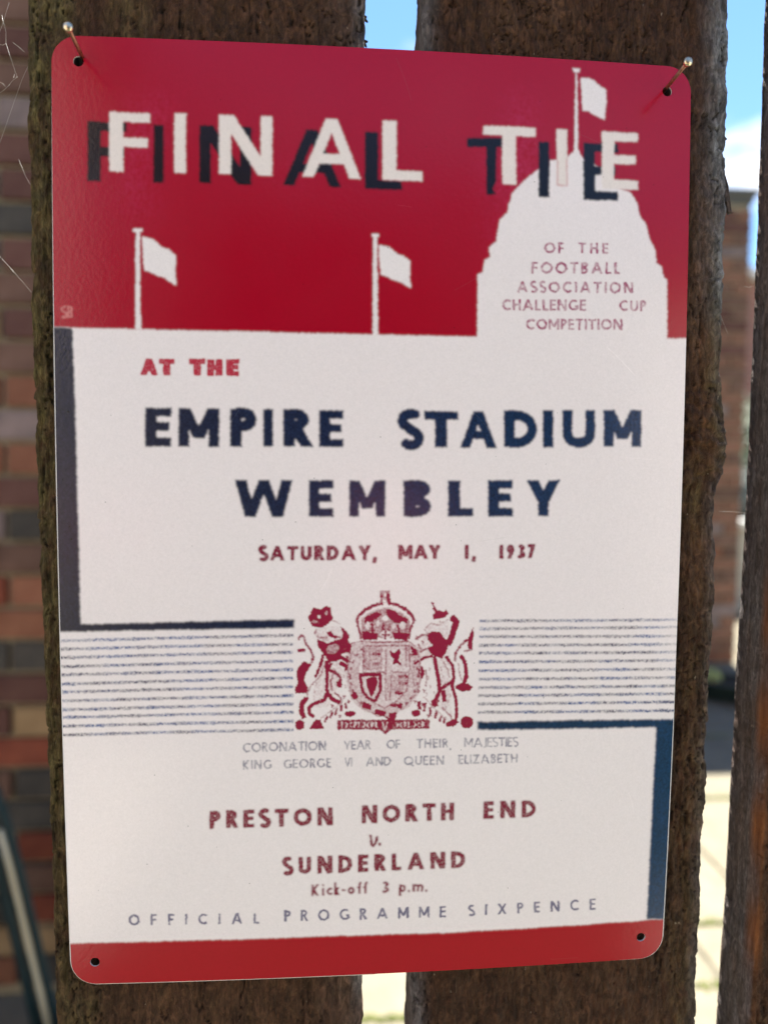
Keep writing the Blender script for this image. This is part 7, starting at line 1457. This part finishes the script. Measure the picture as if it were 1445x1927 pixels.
def fill_poly(mask, pts, val):
    """pts in pixel coords (col,row); even-odd fill, sets mask to val"""
    x0=max(int(pts[:,0].min()),0);x1=min(int(pts[:,0].max())+2,TW)
    y0=max(int(pts[:,1].min()),0);y1=min(int(pts[:,1].max())+2,TH_)
    if x1<=x0 or y1<=y0: return
    X=np.arange(x0,x1)+.5; Y=(np.arange(y0,y1)+.5)[:,None]
    ins=np.zeros((y1-y0,x1-x0),bool)
    a=pts;b=np.roll(pts,-1,0)
    for (ax,ay),(bx,by) in zip(a,b):
        if ay==by: continue
        c=((ay<=Y)&(by>Y))|((by<=Y)&(ay>Y))
        xi=ax+(Y-ay)*(bx-ax)/(by-ay)
        ins^=(c&(X[None,:]<xi))
    m=mask[y0:y1,x0:x1]; m[ins]=val
def fill_stroke(mask, pts, w, val):
    r=w/2
    n=len(pts)
    closed=n>2 and np.hypot(*(pts[0]-pts[-1]))<.5
    for i in range(n-1):
        p,q=pts[i],pts[i+1];d=q-p;L=np.hypot(*d)
        if L<1e-6: continue
        u=d/L;nrm=np.array([-u[1],u[0]])*r
        fill_poly(mask,np.array([p+nrm,q+nrm,q-nrm,p-nrm]),val)
        if (i<n-2 or closed) and w>2:
            a=np.linspace(0,2*math.pi,10,endpoint=False)
            fill_poly(mask,q+r*np.stack([np.cos(a),np.sin(a)],-1),val)
def blur(a,s):
    r=int(3*s)+1;k=np.exp(-.5*(np.arange(-r,r+1)/s)**2);k/=k.sum()
    for ax in (0,1):
        pad=[(0,0),(0,0)];pad[ax]=(r,r)
        b=np.pad(a,pad,mode='edge');o=np.zeros_like(a)
        for i,kk in enumerate(k):
            o+=kk*(b[i:i+a.shape[0],:] if ax==0 else b[:,i:i+a.shape[1]])
        a=o
    return a
def make_print(lines):
    rng=np.random.default_rng(7)
    names=['red','white','dark','pale','navy','grey','mag','maroon','thinp','thing','slate','thinp2','arms','fade']
    M={n:np.zeros((TH_,TW),np.float32) for n in names}
    for ln in lines:
        f=ln.split()
        if len(f)<5: continue
        q=np.array(f[4:],float).reshape(-1,2);q=np.stack([(q[:,0]+100)*PX,(150-q[:,1])*PX],-1)
        if f[1]=='f': fill_poly(M[f[0]],q,float(f[2]))
        else: fill_stroke(M[f[0]],q,max(float(f[3])*PX,1.2),float(f[2]))
    # ink spread: jitter the sampling position a little, then soften
    def nz(s):
        a=blur(rng.standard_normal((TH_,TW)).astype(np.float32),s);return a/a.std()
    dx=nz(.8)*.45+nz(5)*.08;dy=nz(.8)*.45+nz(5)*.08
    yy,xx=np.mgrid[0:TH_,0:TW]
    sx=np.clip(np.rint(xx+dx),0,TW-1).astype(np.int32);sy=np.clip(np.rint(yy+dy),0,TH_-1).astype(np.int32)
    g=nz(1.3);g2=nz(2.2);big=nz(40)
    S={}
    for n in names:
        s={'grey':1.2,'thinp':1.1,'thing':1.0,'slate':1.1,'arms':1.0,'fade':26,'thinp2':1.5,'mag':1.5,'maroon':1.6}.get(n,1.7)
        m=M[n]
        if n in ('thinp','thing','slate','mag','maroon'): m=m[(yy+sy)//2,(xx+sx)//2]
        elif n!='fade': m=m[sy,sx]
        S[n]=blur(m,s)
        if n in ('mag','maroon','thinp','thing','slate','arms'): S[n]=np.clip(S[n]*1.22,0,1)
    img=np.empty((TH_,TW,3),np.float32)
    img[:]=(.83,.765,.785)
    def put(m,c):
        c=np.asarray(c,np.float32)
        m=np.clip(m,0,1)[...,None]
        img[:]=img*(1-m)+c*m
    redc=np.array([.36,.0008,.017],np.float32)
    put(S['red'],redc)
    u=np.linspace(0,1,TW)[None,:];v=np.linspace(0,1,TH_)[:,None]
    put(S['fade']*(.75+.35*g2)*S['red'],(.55,.035,.13))
    put(S['thinp2']*.5,(.75,.35,.33))
    put(S['white'],(.83,.775,.79))
    # dark letters run from brown-black to blue-black across the print
    dk=np.array([.014,.004,.004])*(1-u[...,None])+np.array([.004,.006,.014])*u[...,None]
    m=np.clip(S['dark'],0,1)[...,None];img[:]=img*(1-m)+dk*m
    put(S['pale'],(.80,.72,.69))
    nv=np.array([.015,.014,.034])*(1-u[...,None])+np.array([.003,.027,.092])*u[...,None]  # warm reflection veiling the left side is put into the navy ink
    nv=nv*(1+.12*g[...,None])
    m=np.clip(S['navy'],0,1)[...,None];img[:]=img*(1-m)+nv*m
    # ruled lines: broken, partly blue ink
    wv=np.clip(.5+.5*nz(14)[...,None],0,1)
    gc=np.array([.13,.12,.17])*(1-wv)+np.array([.09,.13,.30])*wv
    m=np.clip(S['grey']*(.86+.22*g)*(.85+.13*big),0,1)[...,None];img[:]=img*(1-m)+gc*m
    put(S['mag']*(.97+.04*g),(.46,.03,.06))
    put(S['maroon']*(.95+.05*g),(.20,.012,.04))
    put(S['thinp']*(.85+.14*g2)*(.88+.12*big),(.36,.10,.17))
    put(S['thing']*(.82+.14*g2)*(.9+.1*big),(.25,.23,.30))
    put(S['slate']*(.95+.08*g2),(.17,.15,.24))
    a=np.clip(S['arms']*(1+.16*g*(1-S['arms']))*1.12+.05*g*(S['arms']>.05),0,1)
    put(a,(.27,.010,.045))
    # coarse halftone grain
    gr=1+.011*g+.018*rng.standard_normal((TH_,TW))
    img*=gr[...,None].astype(np.float32)
    # fine scratches and faint drip marks
    for _ in range(26):
        x=rng.uniform(0,TW);y=rng.uniform(0,TH_);L=rng.uniform(15,90);an=rng.uniform(0,math.pi);k=rng.uniform(.86,1.12)
        n=int(L*2);xs=np.clip((x+np.cos(an)*np.linspace(0,L,n)+np.sin(np.linspace(0,3,n))*2).astype(int),0,TW-1);ys=np.clip((y+np.sin(an)*np.linspace(0,L,n)).astype(int),0,TH_-1)
        img[ys,xs]=img[ys,xs]*k+.02
    # small specks
    for _ in range(60):
        x=rng.integers(10,TW-10);y=rng.integers(10,TH_-10)
        img[y:y+2,x:x+rng.integers(1,3)]*=.45
    return np.clip(img,0,1)

WEB = [[(-121.02, 12.0, 141.92), (-120.04, 12.0, 141.63), (-119.1, 12.0, 140.37)], [(-120.61, 12.0, 157.39), (-119.57, 12.0, 159.87), (-118.51, 12.0, 163.32), (-117.46, 12.0, 166.44)], [(-118.75, 12.0, 153.91), (-115.58, 12.0, 143.8), (-116.73, 12.0, 143.42), (-116.38, 12.0, 144.58)], [(-115.58, 12.0, 143.8), (-117.08, 12.0, 142.59), (-118.09, 12.0, 141.23), (-119.77, 12.0, 139.52), (-121.1, 12.0, 138.64)], [(-118.75, 12.0, 153.91), (-119.74, 12.0, 153.38), (-120.71, 12.0, 153.49)], [(-116.62, 12.0, 154.34), (-114.86, 12.0, 153.13), (-113.1, 12.0, 151.59)], [(-111.36, 12.0, 148.9), (-114.12, 12.0, 143.05), (-116.58, 12.0, 136.39), (-119.04, 12.0, 129.71), (-121.51, 12.0, 123.01)], [(-122.44, 12.0, 87.65), (-117.6, 12.0, 82.22), (-112.74, 12.0, 76.41)], [(-115.71, 12.0, 118.28), (-113.85, 12.0, 113.37), (-111.63, 12.0, 109.28)], [(-119.83, 12.0, 162.6), (-118.66, 12.0, 157.49), (-118.75, 12.0, 153.91)]]
WEBDOTS = [(-118.75, 153.91), (-118.09, 141.23), (-115.58, 143.8), (-111.36, 148.9), (-121.48, 124.33)]
WEBR = [[(123.35, 14.0, 5.52), (128.93, 14.0, 5.34), (133.74, 14.0, 4.78)], [(121.68, 14.0, 73.96), (122.76, 14.0, 71.39), (124.24, 14.0, 68.46)], [(129.64, 14.0, 85.04), (131.22, 14.0, 84.71), (132.76, 14.0, 85.3)]]
SW_, SH_, RC = .100, .150, .0080
def bow(u, v): return -.0051369*(1-.33*u*u-.67*v*v)
def sign_outline(inset, n=10):
    o = []; r = RC-inset; X = SW_-inset; Z = SH_-inset
    for cx, cz, a0 in ((X-r, Z-r, 0), (-X+r, Z-r, 90), (-X+r, -Z+r, 180), (X-r, -Z+r, 270)):
        for k in range(n+1):
            a = R(a0+90*k/n); o.append((cx+r*math.cos(a), cz+r*math.sin(a)))
    return o
sign = empty('tin_sign', (0, 0, 0)); tag(sign, 'red, white and navy printed metal football programme sign nailed to the fence', 'sign')
HO = [(-.0920, .1424), (.0920, .1419), (-.0923, -.1423), (.0921, -.1419)]; HR = .00155
cu = bpy.data.curves.new('plate', 'CURVE'); cu.dimensions = '2D'; cu.fill_mode = 'BOTH'
def spl(pts):
    s_ = cu.splines.new('POLY'); s_.points.add(len(pts)-1)
    for p_, (x, z) in zip(s_.points, pts): p_.co = (x, z, 0, 1)
    s_.use_cyclic_u = True
spl(sign_outline(0))
for hx, hz in HO: spl([(hx+HR*math.cos(R(a)), hz+HR*math.sin(R(a))) for a in range(0, 360, 15)])
co = bpy.data.objects.new('plate_curve', cu); C.objects.link(co)
dg = bpy.context.evaluated_depsgraph_get(); me0 = bpy.data.meshes.new_from_object(co.evaluated_get(dg)); bpy.data.objects.remove(co)
bm = bmesh.new(); bm.from_mesh(me0)
bmesh.ops.remove_doubles(bm, verts=bm.verts, dist=1e-6)
for ax, lim, n in ((Vector((1, 0, 0)), .1, 40), (Vector((0, 1, 0)), .15, 60)):
    for i in range(1, n):
        bmesh.ops.bisect_plane(bm, geom=bm.verts[:]+bm.edges[:]+bm.faces[:], plane_co=ax*(-lim+2*lim*i/n), plane_no=ax, dist=1e-7)
for f in bm.faces:
    if f.normal.z < 0: f.normal_flip()
front = list(bm.faces)
# rolled rim: extrude the outer boundary back, then the back skin
def place(x, z, off): return Vector((x, bow(x/.1, z/.15)+off, z))
ret = bmesh.ops.extrude_face_region(bm, geom=front)
back_v = [e for e in ret['geom'] if isinstance(e, bmesh.types.BMVert)]
bs = set(back_v)
for v in bm.verts:
    x, z = v.co.x, v.co.y
    v.co = place(x, z, -.0009 if v not in bs else -.00045)
bmesh.ops.recalc_face_normals(bm, faces=bm.faces)
me = bpy.data.meshes.new('plate'); bm.to_mesh(me); bm.free(); plate = bpy.data.objects.new('plate', me); C.objects.link(plate); plate.parent = sign
# which side did the region extrude leave in front? material 0 print, 1 bare rim/back
img = bpy.data.images.new('programme_print', TW, TH_, float_buffer=True)
img.colorspace_settings.name = 'Linear Rec.709'
arr = make_print(ART.strip().split('\n'))[::-1]
buf = np.ones((TH_, TW, 4), np.float32); buf[..., :3] = arr; img.pixels.foreach_set(buf.ravel()); img.update()
m = Mat('printed_tin', .34); ti = m.n('ShaderNodeTexImage'); ti.image = img; ti.extension = 'EXTEND'; ti.interpolation = 'Cubic'
uvn = m.n('ShaderNodeUVMap'); uvn.uv_map = 'UVMap'; m.l(uvn.outputs[0], ti.inputs[0]); m.color(ti.outputs[0])
m.b.inputs['Specular IOR Level'].default_value = .47
op = m.noise(850, 3, .5); op2 = m.noise(60, 3, .5)
b1 = m.bump(op, .22, .00016); m.bump(op2, .06, .0005, b1)
m.l(m.ramp(m.noise(30, 4), [(.3, G(.16)), (.7, G(.24))]), m.b.inputs['Roughness'])
me.materials.append(m.m)
rim = mottled('white_tin_edge', (.66, .64, .66), (.78, .76, .76), 200, .35, .1, .0001, spec=.5)
dark_rim = mottled('blue_tin_edge', (.03, .06, .11), (.05, .09, .15), 200, .35, .1, .0001, spec=.5)
uvd = me.uv_layers.get('UVMap') or me.uv_layers.new(name='UVMap')
co_ = np.empty(len(me.vertices)*3, np.float32); me.vertices.foreach_get('co', co_); co_ = co_.reshape(-1, 3)
li = np.empty(len(me.loops), np.int32); me.loops.foreach_get('vertex_index', li)
uvd.data.foreach_set('uv', np.stack([(co_[li, 0]+.1)/.2, (co_[li, 2]+.15)/.3], -1).astype(np.float32).ravel())
me.materials.append(rim); me.materials.append(dark_rim)
for f in me.polygons:
    if f.normal.y > -.5:
        f.material_index = 2 if (f.normal.x > .7 and f.center.z > -.04 and f.center.z < .06) else 1
# white rolled lip along left, bottom and lower right
lip = [(-.1001, z) for z in np.linspace(.138, -.142, 40)]+[(-.1+RC+RC*math.cos(R(a)), -.15+RC+RC*math.sin(R(a))) for a in range(185, 270, 8)]+[(x, -.15005) for x in np.linspace(-.092, .0, 14)]
tube('lip', [place(x*1.0, z, -.00055) for x, z in lip], [.00004+.00026*min(1, i/12) for i in range(len(lip))], rim, sign, 8)
lip = [(x, -.15005) for x in np.linspace(.07, .092, 6)]+[(.1-RC+RC*math.cos(R(a)), -.15+RC+RC*math.sin(R(a))) for a in range(275, 360, 8)]+[(.1001, z) for z in np.linspace(-.142, -.035, 18)]
tube('lip', [place(x, z, -.00055) for x, z in lip], [.00012+.0002*min(1, i/10) for i in range(len(lip)-6)]+[.00028, .00024, .0002, .00014, .0001, .00005], rim, sign, 8)

# ------------------------------------------------------------------ nails
nm = Mat('nail_steel', .28); nm.b.inputs['Metallic'].default_value = 1; nm.color(nm.ramp(nm.noise(900, 4), [(.4, (.80, .68, .48)), (.7, (.55, .42, .27))])); nm.bump(nm.noise(1500, 3), .3, .0001)
ns = Mat('red_reflection_shank', .4); ns.b.inputs['Metallic'].default_value = 1; ns.color(ns.ramp(ns.noise(1200, 4), [(.4, (.42, .20, .14)), (.7, (.20, .09, .06))]))  # the sign's red reflection put into the shank colour
def nail(hx, hz, ex, ez, label):
    t = empty('nail', (hx, 0, hz)); tag(t, label, 'nail', 'nails holding up the tin sign')
    a = Vector((0, .016, 0)); b = Vector((ex-hx, -.0150, ez-hz)); d = (b-a).normalized()
    tube('shank', [a, a.lerp(b, .5), b], .00058, ns.m, t, 14)
    V = []; F = []; seg = 20; o1 = d.orthogonal().normalized(); o2 = d.cross(o1)
    pr = [(.0006, -.0009), (.0010, -.0004), (.00132, .0002), (.0014, .0006), (.00128, .0010), (.00095, .0012), (.0005, .0013), (.00001, .00135)]
    for r_, h_ in pr:
        for k in range(seg): an = 2*math.pi*k/seg; V.append(b+d*h_+(o1*math.cos(an)+o2*math.sin(an))*r_)
    for i in range(len(pr)-1):
        for k in range(seg): F.append((i*seg+k, i*seg+(k+1) % seg, (i+1)*seg+(k+1) % seg, (i+1)*seg+k))
    F.append(tuple(range(seg-1, -1, -1)))
    mesh_obj('nail_head', V, F, nm.m, t, True)
nail(-.0919, .1431, -.0900, .1441, 'shiny steel nail through the top left hole of the metal sign')
nail(.0921, .1427, .0916, .1434, 'shiny steel nail through the top right hole of the metal sign')

# ------------------------------------------------------------------ spider silk
silk = Mat('spider_silk', .3); silk.color((.75, .72, .66)); silk.b.inputs['Alpha'].default_value = .6
wl = empty('cobweb', (-.118, .012, .14)); tag(wl, 'wispy cobweb threads strung across the gap left of the sign', 'cobweb')
def thread(parent, pts, rad=.000032):
    o = parent.location; tube('thread', [Vector((x/1000, y/1000, z/1000))-o for x, y, z in pts], rad, silk.m, parent, 5)
for L_ in WEB: thread(wl, L_)
for (x, z_) in WEBDOTS:
    bm = bmesh.new(); bmesh.ops.create_icosphere(bm, subdivisions=1, radius=.00015, matrix=Matrix.Translation(Vector((x/1000, .012, z_/1000))-wl.location)); bm_obj('silk_bead', bm, silk.m, wl)
wr = empty('cobweb', (.125, .014, 0)); tag(wr, 'thin cobweb strand spanning the gap right of the sign', 'cobweb')
for L_ in WEBR: thread(wr, L_, .000035)
